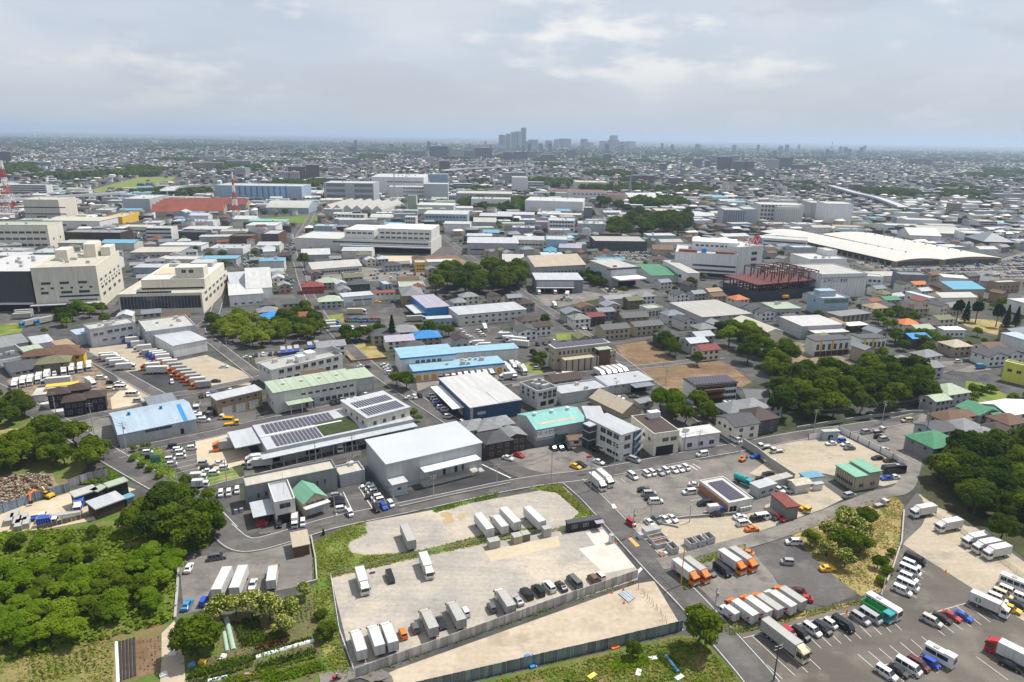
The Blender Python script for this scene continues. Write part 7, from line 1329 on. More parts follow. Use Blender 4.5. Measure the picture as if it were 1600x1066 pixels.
VS('C2','1190,515,vw',201,'driving past the low white building');VS('C2','1345,385,cr;1397,425,Vw,-60;1325,325,vt,10;1345,345,cs,10',120,'by the cream house');VS('C2','1345,205,vw;1378,205,vw;1405,203,vw;1225,225,cg;1252,218,cr;1290,265,cw,0;1330,262,cw,0',-60,'by the brown apartment block');VS('C2','675,165,cw,-30;765,155,cg,0',0,'at the pale grey warehouse')
VS('C1','695,712,cw;715,733,ew;728,752,ew;725,778,ck;752,785,ew;768,805,ew',205,'in the left column beside the grey warehouse fence');VS('C1','752,858,ek;798,842,cb;842,828,ew',-58,'in the short row by the fence');VS('C1','500,775,es;510,800,ck;515,822,ck;530,858,ew;587,885,ew,-60',20,'in the column beside the green gable')
VS('C1','480,197,ck;512,190,ck;535,172,vw;572,165,cw;610,152,cw;647,147,ck;686,147,cw',-65,'parked along the cream factory');VS('C1','800,392,ck;845,382,cw;880,375,cb;912,366,ck;946,356,ck;980,350,vt',-65,'under the depot canopy');VS('C1','515,458,Tww,-66;25,570,Tww,196;10,545,Tww,196',-66,'at the solar depot')
VS('C1','1100,150,ew;1113,168,ew;1127,185,ew;1140,205,eb;1155,223,ew;1180,238,ew',22,'in the column by the navy warehouse');VS('C1','1202,280,ew,20;1292,320,ew,-60;960,165,cw,20;992,160,ew,-60;1025,150,ek,-60;1575,542,cw,-30',20,'near the navy warehouse');VS('C1','603,577,cw,-20',0,'behind the low grey annex')
VS('C1','35,947,er,20;145,950,ek,-75;242,935,Sww,-75;293,945,ew,-75',-75,'in front of the white block')
VS('C0','922,505,ew;940,532,ek;1062,548,ew;1075,578,ew;1130,530,ew;1125,502,ew;1110,488,ew;1080,466,ek;1200,477,ew',18,'in the striped van bay');VS('C0','1270,572,es;1290,600,ck;1303,622,cw;1337,634,ew;1372,572,cw;1402,602,ew',15,'on the striped grass');VS('C0','1240,658,Sw;1252,700,Sw',10,'by the street tree');VS('C0','1440,455,Loq,201;1450,408,cw,15',201,'in the tan depot yard');VS('C0','1380,762,ew;1430,757,ew;1482,742,ew',-72,'beside the slit window block')
VS('C0','1225,262,cw;1250,283,vw;1275,302,vw',10,'beside the curved warehouse');VS('C0','1230,220,Dwq,-70;1315,258,Dgg,-70;1415,290,Fwy,180;1450,328,Fyy,20;1260,152,ck,-60;1300,145,cw,-60;1335,140,cb,-60;1395,125,ck,-60;1440,118,cw,-60',0,'by the brown workshop')
VS('C0','95,78,Tw;145,64,Tw;190,56,Tw;242,42,Tw;293,24,Tw',-62,'in the front row of the dirt yard');VS('B0','400,795,Tww;447,785,Tw;502,776,Tw;557,766,Tw;340,815,vw',-60,'in the back row of the dirt yard');VS('C0','350,62,Lww,200;565,68,Tww,-40',200,'standing across the dirt yard');VS('C0','633,38,vw;690,68,ek;690,110,ew;755,100,Vw;827,140,Vw;745,72,cw;860,182,es',10,'behind the dark houses')
VS('B0','815,605,Tbw;850,630,Tbw;890,655,Tww',203,'at the back of the tan truck yard');VS('B0','925,685,Tqq;965,692,Tbw;985,702,Tbw;1003,715,Tbw',203,'in the blue cab row');VS('B0','940,768,Tow;1015,740,Tow;1050,750,Tow;1080,768,Toq;1108,788,Toq;1137,806,Toq;1165,824,Toq;1193,842,Toq;1222,860,Tow;1255,885,Toq',200,'in the orange cab row');VS('B0','678,702,Tw;692,715,Tw;725,735,Tw;745,748,Tw;785,770,Tw',20,'along the street side of the truck yard');VS('C0','1075,65,ew,-60;985,-10,Xqw,10',-60,'on the dark asphalt of the truck yard');VS('B0','1400,770,cw,10;1545,710,cw,20;1350,860,ck,10',10,'in the sandy corner yard')
VS('B0','190,495,LBq,-115;280,480,LBq,-115',-115,'by the lawn');VS('B0','150,432,XBq,20;140,455,XBq,20;180,382,XBq,20;150,445,XBq,20',20,'in the trailer stack')
VS('B1',';'.join('%d,%d,Tw'%(1140+40*i,818-2*i) for i in range(9)),-66,'in the dock row of the blue roofed depot');VS('B1','1565,772,Tw,-66;1640,770,Tw,-66;1575,832,Tww,200',-66,'at the end of the blue roofed depot');VS('B1','170,678,Tbq;212,674,Tbq;255,668,Tbq;338,648,Tbq;380,640,Tbq',-70,'in the tan yard under the bamboo');VS('B1','0,700,ck;45,695,ew;90,692,ck;125,688,ck',-70,'left of the five grey trucks');VS('B1','475,498,Tbw;510,535,Tbw;572,540,Sww,-80;602,536,Sww,-80;680,530,Sww;475,515,Tbw',15,'in the drum yard');VS('B1','630,426,Lwc,5;1000,470,Lwq,15',5,'near the green banded shop');VS('B1','805,760,cw;820,776,cw;830,790,cw;840,808,vw;690,772,ck,180;660,770,cw',5,'beside the blue roofed depot');VS('B1','760,365,cy,0;860,364,ck,0;345,432,ek,0',0,'along the shop forecourt');VS('B1','1285,545,ew;1300,562,ew;1325,582,ew;1345,590,ew;1390,548,ew;1405,562,ew;1420,575,ew;1430,527,Tww,-80;1380,626,Tww,190;1420,640,Tww,190;1535,560,ew;1560,575,Tww;1585,595,Tww',10,'in the van park')
VS('B2','545,808,Tw;585,803,Tw;620,799,Tw;655,795,Tw;688,790,Tw',-66,'in the bay of five');VS('B2','365,825,Tw,5;330,835,Tw,5;70,790,Tw,-75;8,765,Tw,-75;5,820,Tw,-75;155,780,es',5,'in the lorry yard');VS('B2','265,300,Tw,-80;165,303,Tw,-80;345,320,Lww,80;265,385,Tww,-80;355,350,Sww,5;295,355,Fgq,5',-80,'in the yard of the transport warehouse');VS('B2','25,605,Lww,165;40,625,Lww,165;160,630,ek,-70;265,612,ew,-70;205,625,ck,-70',165,'behind the white gabled houses');VS('B2','440,530,cw;460,528,cw;485,535,ck;430,525,ck',-60,'beside the white hipped house');VS('B3','1185,738,ew,10;1330,770,StB,10;1240,735,eg,10',10,'in the small car park between trees')
VS('B2','1030,512,cw;1060,515,cy;1090,520,cs;1000,465,cw',20,'below the pale warehouse')
# the crowded car parks far off: one mass of small cars
far=[]
def fillcars(t,s,ang,dens=.75,dx=2.7,dy=6.2):
 w=[GT(t,p) for p in shape(t,s)];a=R(ang);c=sum(w)/len(w);ux=np.array([math.cos(a),math.sin(a)]);uy=np.array([-math.sin(a),math.cos(a)])
 for i in range(-90,90):
  for j in range(-40,40):
   if j%3 == 2:continue
   p=c+ux*i*dx+uy*j*dy
   if inpoly(np.array(p[0]),np.array(p[1]),w) and rng.random()<dens:far.append((p[0],p[1],a+math.pi/2))
fillcars('B3','540,120;820,140;1000,160;1440,110;1600,80;1690,110;1690,220;1300,215;960,195;700,170',10,.6)
fillcars('A3','1010,775;1200,772;1390,800;1300,815;1050,805',5,.8);fillcars('A2','610,858;850,855;930,885;960,910;800,922;650,900',5,.85)
fillcars('B1','300,185;640,160;660,225;310,225',8,.35);fillcars('B1','680,170;1040,185;1050,225;700,232',8,.45);fillcars('B1','110,215;240,210;250,300;120,300',60,.4);fillcars('A0','760,750;900,745;910,800;780,800',5,.5);fillcars('B0','1350,100;1600,90;1600,150;1500,160',5,.5);fillcars('B1','-40,60;180,40;190,110;-40,120',5,.6);fillcars('A1','110,840;240,800;230,880;100,880',60,.7);fillcars('B1','670,85;790,80;790,140;680,140',5,.6);fillcars('B2','560,300;640,290;700,310;600,330',5,.5);fillcars('B2','960,470;1060,505;1180,540;1000,520',25,.3)
b=MB();mats=[paint(c) for c in 'wwskgrb']+[CGL,TYRE]
V8=np.array([(-2,-.8,.25),(2,-.8,.25),(2,.8,.25),(-2,.8,.25),(-2.1,-.82,.9),(2.1,-.82,.85),(2.1,.82,.85),(-2.1,.82,.9),(-1.7,-.62,1.45),(.6,-.62,1.45),(.6,.62,1.45),(-1.7,.62,1.45),(1.2,-.75,.92),(1.2,.75,.92)])
for x,y,a in far:
 ca,sa=math.cos(a),math.sin(a);i=len(b.v);b.v += [(x+p[0]*ca-p[1]*sa,y+p[0]*sa+p[1]*ca,p[2]+.12) for p in V8];m=int(rng.choice(7,p=[.3,.2,.2,.12,.1,.04,.04]))
 for f,mm in (((0,1,5,4),m),((1,2,6,5),m),((2,3,7,6),m),((3,0,4,7),m),((8,9,10,11),m),((5,6,13,12),m),((4,12,9,8),7),((13,7,11,10),7),((12,13,10,9),7),((7,4,8,11),7)):b.f.append(tuple(i+k for k in f));b.m.append(mm)
o=b.build('distant_parked_cars',mats);tag(o,'small cars crowding the distant car parks','cars',kind='stuff')
# ================================================================== fences, poles, masts and yard clutter
def fence(t,pts,h,w,m,name,label,piece='panel',post=True,gap=.05,thick=.08,world=False,pm=None,cat='fence',z0=0.):
 """a fence along a line: each panel and each post its own part"""
 P=[GT(t,p) for p in shape(t,pts)];root=empty(name,(P[0][0],P[0][1],0));tag(root,label,cat);o=P[0];me=None
 for a,b in zip(P,P[1:]):
  d=b-a;l=np.hypot(*d);n=max(1,round(l/w));s=l/n;ang=math.atan2(d[1],d[0])
  me=MB().box(gap/2,-thick/2,z0,s-gap/2,thick/2,h).mesh(piece,[m])
  pst=MB().box(-.06,-.1,0,.06,.1,h+.12).mesh('post',[pm or GALV])
  for i in range(n):
   q=a+d*i/n-o;k=obj(piece,me,root,(q[0],q[1],rng.uniform(-.04,.03)),ang)
   if post and i%3 == 0:obj('post',pst,root,(q[0]+d[1]/l*.12,q[1] -d[0]/l*.12,0),ang)
 return root
CORR=mat('corrugated_sheet',(.40,.385,.36),.6,.25,.9,fine=.1,obrand=.28);CORB=mat('blue_grey_sheet',(.17,.21,.23),.35,.5,.5,metal=.2,obrand=.35);MESHG=mat('wire_mesh',(.30,.33,.31),.6,.15,1.);DKG=mat('dark_green_mesh',(.03,.09,.06),.6,.2)
fence('','556,1060;620,1036;700,1008;800,972;900,936;996,903',2.6,.95,CORR,'panel_fence','weathered corrugated panel fence between gravel lot and sand lot')
fence('','770,1055;850,1036;950,1013;1066,985',2.8,1.0,CORB,'panel_fence','dark blue grey steel panel fence below the sand lot',gap=.015);fence('','560,1100;640,1085;770,1055',2.8,1.0,CORB,'panel_fence','lower end of the dark steel panel fence',gap=.015)
def wire_fence(t,pts,h,m,label,rails=(.1,.5,.9),step=2.5,cat='fence'):
 P=[GT(t,p) for p in shape(t,pts)];root=empty('wire_fence',(P[0][0],P[0][1],0));tag(root,label,cat);o=P[0]
 for a,b in zip(P,P[1:]):
  d=b-a;l=np.hypot(*d);n=max(1,round(l/step));ang=math.atan2(d[1],d[0]);pst=MB().tube((0,0,0),(0,0,h),.04,.04,6).mesh('post',[m])
  for i in range(n+1):q=a+d*i/n-o;obj('post',pst,root,(q[0],q[1],0))
  for f in rails:MB().box(0,-.025,h*f-.025,l,.025,h*f+.025).build('rail',m,root,tuple(a-o)+(0,),ang)
  k=max(2,int(l/.5));b_=MB()
  for i in range(k):b_.box(l*i/k,-.008,.1,l*i/k+.03,.008,h*.95)
  w=b_.build('wire',m,root,tuple(a-o)+(0,),ang);w['kind']='stuff'
wire_fence('','517,901;655,868;740,850;880,828',1.5,MESHG,'pale wire fence between the two gravel lots');wire_fence('','517,901;530,985;553,1050',1.2,mat('white_rail',(.7,.7,.68),.6),'low white fence at the left side of the gravel lot');wire_fence('','1140,990;1260,960;1376,932',1.6,DKG,'green mesh fence behind the car park row');wire_fence('D2','1370,770;1480,740;1600,700',1.2,DKG,'green rail at the car park entrance');wire_fence('C1','680,600;800,740;895,850',1.8,MESHG,'steel fence beside the grey warehouse');wire_fence('','1450,800;1500,830;1600,905',1.4,DKG,'mesh fence along the wood')
fence('C3','250,430;330,420;440,380;560,440;700,510;860,595',2.4,1.8,wm('white'),'panel_fence','white panel fence round the tan yard',pm=mat('dark_post',(.05,.05,.05),.6));fence('C0','-60,920;230,810;440,750',3.,1.2,mat('blue_sheet',(.14,.19,.25),.5,.3,.6,obrand=.25),'panel_fence','blue grey sheet fence behind the scrap yard');fence('C0','430,735;560,690;680,665',3.2,1.2,mat('mixed_sheet',(.25,.25,.27),.6,.4,.5,obrand=.4),'panel_fence','patched sheet fence above the scrap yard');fence('C0','235,998;420,950;590,905',1.6,1.2,mat('rust_sheet',(.16,.13,.11),.7,.4,.5,obrand=.3),'panel_fence','low rusty fence in front of the scrap yard')
def wall(t,pts,h,th,m,label,name='boundary_wall',cat='wall'):
 P=[GT(t,p) for p in shape(t,pts)];root=empty(name,(P[0][0],P[0][1],0));tag(root,label,cat)
 for a,b in zip(P,P[1:]):d=b-a;l=np.hypot(*d);MB().box(0,-th/2,0,l,th/2,h).box(-.03,-th/2-.04,h+.002,l+.03,th/2+.04,h+.1).build('wall_section',m,root,tuple(a-P[0])+(0,),math.atan2(d[1],d[0]))
wall('','1412,800;1408,850;1394,892;1376,934',.9,.3,CONC,'pale concrete wall between hedge and car park');wall('C2','1445,470;1530,525;1610,590;1760,690',3.,.35,CONC,'long pale screen wall beside the machinery yard');wall('C3','180,365;420,325;640,290;900,262;1050,262',1.2,.3,CONC,'grey retaining wall along the wood');wall('D0','1118,320;1110,480;1095,670',.6,.5,CONC,'low concrete kerb wall at the thicket');wall('D1','345,160;372,300;382,440;260,470',.8,.3,CONC,'low block wall of the worn yard');wall('B1','520,655;600,745;820,722',1.,.3,mat('brick_wall',(.30,.14,.09),.8,.15,1.),'red brick wall round the garden plot');wall('C2','840,948;1100,915;1400,890',.5,.25,CONC,'low kerb wall behind the store');wall('D2','830,60;1000,90;1040,100',.5,.25,CONC,'kerb by the scrap bins');wall('C1','895,855;1200,785;1592,705',.5,.2,CONC,'white kerb of the grey warehouse yard')
# utility poles
POLE=mat('pole_concrete',(.36,.35,.33),.8,.12,1.);PB=MB().tube((0,0,-.3),(0,0,1),.17,.11,8).mesh('pole',[POLE]);ARM=MB().box(-1.1,-.05,-.05,1.1,.05,.05).box(-1.05,-.06,.05,-.95,.06,.25).box(-.05,-.06,.05,.05,.06,.25).box(.95,-.06,.05,1.05,.06,.25).mesh('cross_arm',[GALV]);TFM=MB().tube((0,0,0),(0,0,.9),.3,.3,10).mesh('transformer',[mat('transformer_grey',(.35,.37,.38),.5)])
POLES=[]
def pole(t,x,y,yt,label,tr=False,arm=True,ang=22,m=None):
 p=GT(t,(x,y));top=T(t,(x,yt))[1];lo,hi=2.,22.
 for _ in range(30):
  mm=(lo+hi)/2
  if PR(p[0],p[1],mm)[1]>top:lo=mm
  else:hi=mm
 h=min(max(lo,6),15);root=empty('utility_pole',(p[0],p[1],0),R(ang));tag(root,label,'pole','utility poles');k=obj('pole',PB,root);k.scale=(1,1,h)
 if m:k.material_slots[0].link='OBJECT';k.material_slots[0].material=m
 if arm:
  for dz in (.3,1.1):obj('cross_arm',ARM,root,(0,0,h-dz))
 if tr:obj('transformer',TFM,root,(.45,0,h-2.6))
 POLES.append((p[0],p[1],h));return len(POLES) -1
pl={}
for k,a in dict(a=('D2',1262,655,470,'utility pole with transformer between truck lot and tree',True),b=('D2',752,155,-20,'utility pole at the road by the scrap bins',True),c=('C2',865,935,820,'utility pole in the store front row'),d=('C2',490,750,555,'utility pole at the two long white trucks'),e=('C2',245,700,505,'utility pole in front of the teal car park'),f=('C2',637,650,450,'utility pole beside the white office'),g=('C2',1160,540,370,'utility pole at the low white building'),h=('C2',1420,510,440,'utility pole at the lane crossing'),i=('C1',1505,770,580,'utility pole at the black asphalt yard corner'),j=('C1',1112,845,650,'utility pole before the loading canopy'),k=('C1',497,950,760,'utility pole by the van park'),l=('C1',605,535,400,'utility pole behind the grey warehouse'),m=('C1',375,565,430,'utility pole in the depot yard'),n=('C0',795,530,320,'utility pole at the road junction',True),o=('C0',590,400,200,'utility pole by the corner plot'),p=('C0',350,265,130,'utility pole beside the white forecourt'),q=('C0',1420,720,550,'light pole at the striped grass'),r=('C0',1105,700,560,'utility pole at the hedge'),s=('B2',280,500,300,'utility pole on the diagonal street'),t=('B2',385,600,440,'second utility pole on the diagonal street'),u=('B2',960,890,770,'utility pole at the ploughed field',True),v=('C3',283,390,240,'utility pole at the yard gate'),w=('C3',710,330,185,'utility pole with crossarms by the wood',True),x=('C3',935,270,160,'utility pole with many crossarms at the lane',True),z=('C2',1108,945,845,'lamp pole at the kerb behind the store'),y=('C2',650,150,60,'utility pole before the pale grey warehouse'),A=('B1',910,520,430,'utility pole by the conifer'),B=('B0',1425,720,590,'utility pole beside the bamboo street'),C=('B0',1565,830,690,'second utility pole beside the bamboo street'),D=('C2',1075,500,380,'thin pole beside the low white building')).items():pl[k]=pole(*a)
pole('D2',1055,460,225,'yellow topped pole in front of the orange cabs',False,False,22,mat('yellow_pole',(.5,.28,.08),.7));pole('D3',35,1055,830,'tall dark lamp pole beside the long cream cabbed truck',False,True,22,mat('dark_pole',(.05,.05,.05),.6));pole('C3',975,460,240,'blue painted pole at the lane by the wood',False,False,22,mat('blue_pole',(.04,.14,.3),.6));pole('D3',710,545,440,'white lamp post at the car park corner',False,False,0,wm('white'));pole('D3',838,222,115,'white lamp post by the tan lot',False,False,0,wm('white'))
WIRE=mat('cable',(.03,.03,.03),.7)
def wires(a,b,lab):
 (x0,y0,h0),(x1,y1,h1)=POLES[pl[a]],POLES[pl[b]];bb=MB()
 for off,dz in ((-.9,.2),(0,.2),(.9,.2),(0,1.8)):
  P=[Vector((x0+(x1-x0)*i/8+off*.37,y0+(y1-y0)*i/8+off*.93,h0+(h1-h0)*i/8-dz-1.2*4*(i/8)*(1-i/8))) for i in range(9)]
  for p,q in zip(P,P[1:]):bb.tube(p,q,.03,.03,3,cap=False)
 o=bb.build('overhead_cable',WIRE);tag(o,lab,'cable')
for a,b,l in (('a','b','overhead cables from the truck lot pole to the scrap bin pole'),('b','d','overhead cables crossing the store car park edge'),('d','e','overhead cables over the crossing'),('f','g','overhead cables along the white office'),('g','h','overhead cables beyond the low white building'),('e','i','overhead cables from the crossing to the black yard'),('i','j','overhead cables before the grey warehouse'),('j','k','overhead cables along the warehouse road'),('n','o','overhead cables at the road junction'),('o','p','overhead cables beside the dark houses'),('w','x','overhead cables along the wood'),('v','w','overhead cables from the yard gate'),('n','r','overhead cables along the hedge'),('b','c','overhead cables to the store row')):wires(a,b,l)
def signboard(t,x,y,z,w,h,m1,m2,label):
 p=GT(t,(x,y));root=empty('signboard',(p[0],p[1],0),R(15));tag(root,label,'sign');MB().tube((-w/3,0,0),(-w/3,0,z),.06,.06,6).tube((w/3,0,0),(w/3,0,z),.06,.06,6).build('post',GALV,root);MB().box(-w/2,-.1,z,w/2,.1,z+h*.6).build('panel',m1,root);MB().box(-w/2,-.1,z+h*.6+.002,w/2,.1,z+h).build('panel',m2,root)
signboard('C0',980,605,2.,3.2,3.,wm('green'),wm('mint'),'green signboard at the hedge of the striped grass');signboard('C2',478,640,4.5,2.,2.2,wm('white'),paint('r'),'red and white store sign above the long white trucks')
# lattice masts
def mast(t,x,yb,yt,wpx,cols,label,name='lattice_mast'):
 p=GT(t,(x,yb));top=TY[t[0]]+yt/4;lo,hi=5.,300.
 for _ in range(40):
  m=(lo+hi)/2
  if PR(p[0],p[1],m)[1]>top:lo=m
  else:hi=m
 h=lo;w0=.75*wpx/4*depth(*p)/F;root=empty(name,(p[0],p[1],0));tag(root,label,'mast');n=7;r=max(.3,depth(*p)/F*.2)
 for i in range(n):
  z0,z1=h*i/n,h*(i+1)/n;f=lambda z:w0/2*(1-z/h) ** 1.5+w0*.06;a,c=f(z0),f(z1);b=MB()
  cs=[(-1,-1),(1,-1),(1,1),(-1,1)]
  for k in range(4):
   (sx,sy),(tx,ty)=cs[k],cs[(k+1)%4];b.tube((sx*a,sy*a,z0),(sx*c,sy*c,z1),r,r,4);b.tube((sx*a,sy*a,z0),(tx*c,ty*c,z1),r*.7,r*.7,4);b.tube((tx*a,ty*a,z0),(sx*c,sy*c,z1),r*.7,r*.7,4);b.tube((sx*c,sy*c,z1),(tx*c,ty*c,z1),r*.7,r*.7,4)
  b.build('lattice_section',cols[i%len(cols)],root)
MR=mat('mast_red',(.50,.06,.03),.6);MW=mat('mast_white',(.72,.72,.70),.6)
mast('A0',75,650,285,95,[MW,MR],'tall red and white lattice mast at the left edge');mast('A0',1478,650,355,45,[MW,MR],'slim red and white lattice mast before the striped warehouse');mast('A2',645,490,312,40,[MW,MR],'red and white lattice mast before the forest');mast('A2',735,498,372,28,[GALV],'grey pylon beside the forest');mast('A1',868,560,365,32,[GALV],'grey pylon before the huge white factory');mast('A3',390,262,168,12,[MR,MW],'far radio mast on the plain at the right')
# elevated roads
def viaduct(t,pts,w,h,label):
 P=smooth([GT(t,p) for p in shape(t,pts)],5);root=empty('elevated_road',(P[0][0],P[0][1],0));tag(root,label,'viaduct');o=np.array(P[0]);A=np.array(P) -o;D=np.gradient(A,axis=0);D /= np.linalg.norm(D,axis=1)[:,None];N=np.stack([-D[:,1],D[:,0]],1);b=MB();pr=MB()
 for i in range(len(A) -1):
  q=[A[i]+N[i]*w/2,A[i] -N[i]*w/2,A[i+1] -N[i+1]*w/2,A[i+1]+N[i+1]*w/2];b.prism([tuple(k) for k in q][::-1] if False else [tuple(k) for k in q],h-1.4,h)
  for s in (1,-1):e0,e1=A[i]+N[i]*s*w/2,A[i+1]+N[i+1]*s*w/2;pr.poly([(*e0,h),(*e1,h),(*e1,h+1.6),(*e0,h+1.6)])
  if i%2 == 0:MB().box(-1.2,-1.2,0,1.2,1.2,h-1.41).build('pier',CONC,root,(A[i][0],A[i][1],0))
 b.build('deck',mat('viaduct_concrete',(.40,.41,.42),.8,.1,.1),root);pr.build('parapet',wm('lgrey'),root)
viaduct('A0','-200,600;0,585;200,570;430,552;620,540;780,528',20,11,'elevated road at the left behind the cream block');viaduct('A0','1050,525;1100,500;1200,492;1345,485',22,14,'elevated road ramp beside the striped warehouse');viaduct('A3','380,472;470,500;560,528;660,552;740,580;840,622',18,12,'elevated road slanting down at the right');viaduct('A1','1180,372;1300,360;1450,352;1640,342',22,12,'long elevated road behind the huge factory')
# yard clutter in the scrap lot
RUSTM=mat('rusty_bin',(.22,.12,.08),.8,.35,1.2);BING=mat('grey_bin',(.40,.41,.42),.6,.2,1.)
def skip(t,x,y,ang,l,w,h,m,label,tilt=0.):
 p=GT(t,(x,y),.6);root=empty('skip_bin',(p[0],p[1],lotz(*p)+.02),R(ang));tag(root,label,'skip bin','metal bins on the scrap lot');b=MB();b.box(-l/2,-w/2,.1,l/2,w/2,.2);b.box(-l/2,-w/2,.2,l/2,-w/2+.08,h);b.box(-l/2,w/2-.08,.2,l/2,w/2,h);b.box(-l/2,-w/2+.08,.2,-l/2+.08,w/2-.08,h);b.box(l/2-.08,-w/2+.08,.2,l/2,w/2-.08,h*.9);b.build('bin_body',m,root);MB().box(-l/2+.1,-w/2+.1,.21,l/2-.1,w/2-.1,h*.45).build('scrap_load',RUSTM,root);r=MB();r.box(-l/2-.04,-w/2-.05,h+.001,l/2+.04,-w/2+.12,h+.1).box(-l/2-.04,w/2-.12,h+.001,l/2+.04,w/2+.05,h+.1);r.build('rim',BING,root)
for x,y,a,l,w,h,lab in ((905,165,22,5.,2.2,1.3,'long rusty grey skip at the back of the pair'),(935,200,22,5.,2.2,1.3,'long rusty grey skip at the front of the pair'),(1000,235,110,3.2,2.2,2.,'open grey bin beside the rubble'),(1115,205,110,3.2,2.2,2.,'open grey bin at the left of the three'),(1168,190,110,3.2,2.2,2.,'open grey bin in the middle of the three'),(1228,172,110,3.2,2.2,2.,'open grey bin at the right of the three')):skip('D2',x,y,a,l,w,h,BING,lab)
def container(t,x,y,l,w,h,ang,m,label,name='container',cat='container'):
 p=GT(t,(x,y),h/2);root=empty(name,(p[0],p[1],lotz(*p)),R(ang));tag(root,label,cat);MB().box(-l/2,-w/2,.08,l/2,w/2,h).build('shell',m,root);MB().box(-l/2-.03,-w/2-.03,h+.002,l/2+.03,w/2+.03,h+.1).build('lid',BOXG,root);MB().box(-.02,-w/2-.02,.2,.02,-w/2-.001,h-.1).build('door_bar',CHAS,root);MB().box(-l/2+.1,-w/2+.1,0,l/2-.1,w/2-.1,.079).build('skid',CHAS,root)
container('D2',870,120,5,2.6,1.9,22,BOXW,'long white box standing beside the skips');container('D2',802,150,1.7,1.2,1.5,110,mat('pale_blue_box',(.5,.6,.68),.5),'small pale blue unit at the road kerb');container('D2',215,122,2.3,2.0,2.6,22,BOXG,'white portable toilet cabin on the tan slab');container('D2',30,165,2.6,2.4,2.2,22,wm('beige'),'tan storage box, left of two, behind the slab');container('D2',82,152,2.2,2.2,2.2,22,wm('olive'),'olive storage box, right of two, behind the slab');container('D2',622,168,1.2,1.2,2.5,22,BOXW,'white ticket booth at the roadside');container('D1',1485,195,3.2,2.2,2.2,22,wm('concrete'),'grey storage box behind the wire fence');container('D1',730,375,1.2,.8,.6,20,mat('purple_plastic',(.28,.06,.40),.5),'purple crate beside the black minivan','crate','crate')
container('C0',1475,880,.9,.5,1.3,20,AC,'left outdoor air unit beside the slit window block','air_unit','air unit');container('C0',1510,872,.9,.5,1.3,20,AC,'right outdoor air unit beside the slit window block','air_unit','air unit')
for i,(x,y,l) in enumerate(((60,930,'nearest'),(110,945,'second'),(95,905,'third'),(150,925,'fourth'),(120,965,'fifth'),(165,950,'sixth'))):container('C0',x,y,4.5,1.8,1.6,118,BOXG,'%s grey metal crate in the stack at the scrap yard corner'%l,'metal_crate','crate')
VS('C0','220,918,Fwb;295,935,Swb;500,820,Twb,-70',20,'in the scrap merchants yard');container('C0',395,905,9,1.6,1.2,22,BOXW,'long white tank along the scrap yard front','long_box','container');container('C0',300,930,6,1.4,1.,22,BOXW,'shorter white tank along the scrap yard front','long_box','container')
# excavator on the rubble heap
def excavator(t,x,y,ang,m,label,s=1.):
 p=GT(t,(x,y),1.2);root=empty('excavator',(p[0],p[1],.05),R(ang));root.scale=(s,s,s);tag(root,label,'excavator')
 for sg in (-1,1):b=MB();b.box(-1.5,sg*1.1-.3,.1,1.5,sg*1.1+.3,.75);b.tube((1.5,sg*1.1-.3,.43),(1.5,sg*1.1+.3,.43),.36,.36,10);b.tube((-1.5,sg*1.1-.3,.43),(-1.5,sg*1.1+.3,.43),.36,.36,10);b.build('track',CHAS,root)
 MB().box(-1.7,-1.2,.85,1.,1.2,1.7).build('engine_house',m,root);b=MB();b.box(.0,.25,1.701,1.2,1.15,2.8);b.build('cabin',CGL,root);MB().box(-.05,.2,2.801,1.25,1.2,2.9).build('cabin_roof',m,root)
 MB().tube((.9,-.2,1.5),(3.2,-.2,3.8),.28,.22,6).build('boom',m,root);MB().tube((3.2,-.2,3.8),(4.8,-.2,1.6),.22,.16,6).build('dipper_arm',m,root);MB().prism([(4.3,-.7),(5.1,-.7),(5.1,.3),(4.3,.3)],.7,1.6).build('bucket',CHAS,root)
excavator('C0',205,775,-60,paint('o'),'orange excavator on the rubble heap');excavator('C0',305,770,160,paint('y'),'yellow loader beside the rubble heap',.8);excavator('C2',1440,545,40,paint('o'),'small orange excavator in the machinery yard',.6);excavator('B3',95,340,100,paint('y'),'yellow crane excavator at the steel frame',2.)
# drums and tarpaulins in the drum yard
DR=[mat('drum_'+c,PAL[c] if c in PAL else VC[c][0],.5) for c in ('blue','green','navy','red','dgrey')];dmesh=[MB().tube((0,0,0),(0,0,1.3),.6,.6,10).tube((0,0,.6),(0,0,.7),.63,.63,10).mesh('drum',[m]) for m in DR]
for i in range(34):
 p=GT('B1',(560+(i%17)*13.5,482+(i // 17)*16+rng.uniform(-3,3)));o=obj('drum',dmesh[int(rng.integers(5))],None,(p[0],p[1],.25));tag(o,'%s drum in the row of coloured drums'%{'drum_blue':'blue','drum_green':'green','drum_navy':'navy','drum_red':'red','drum_dgrey':'grey'}[o.data.materials[0].name],'drum','coloured drums %s'%o.data.materials[0].name[5:],share=True)
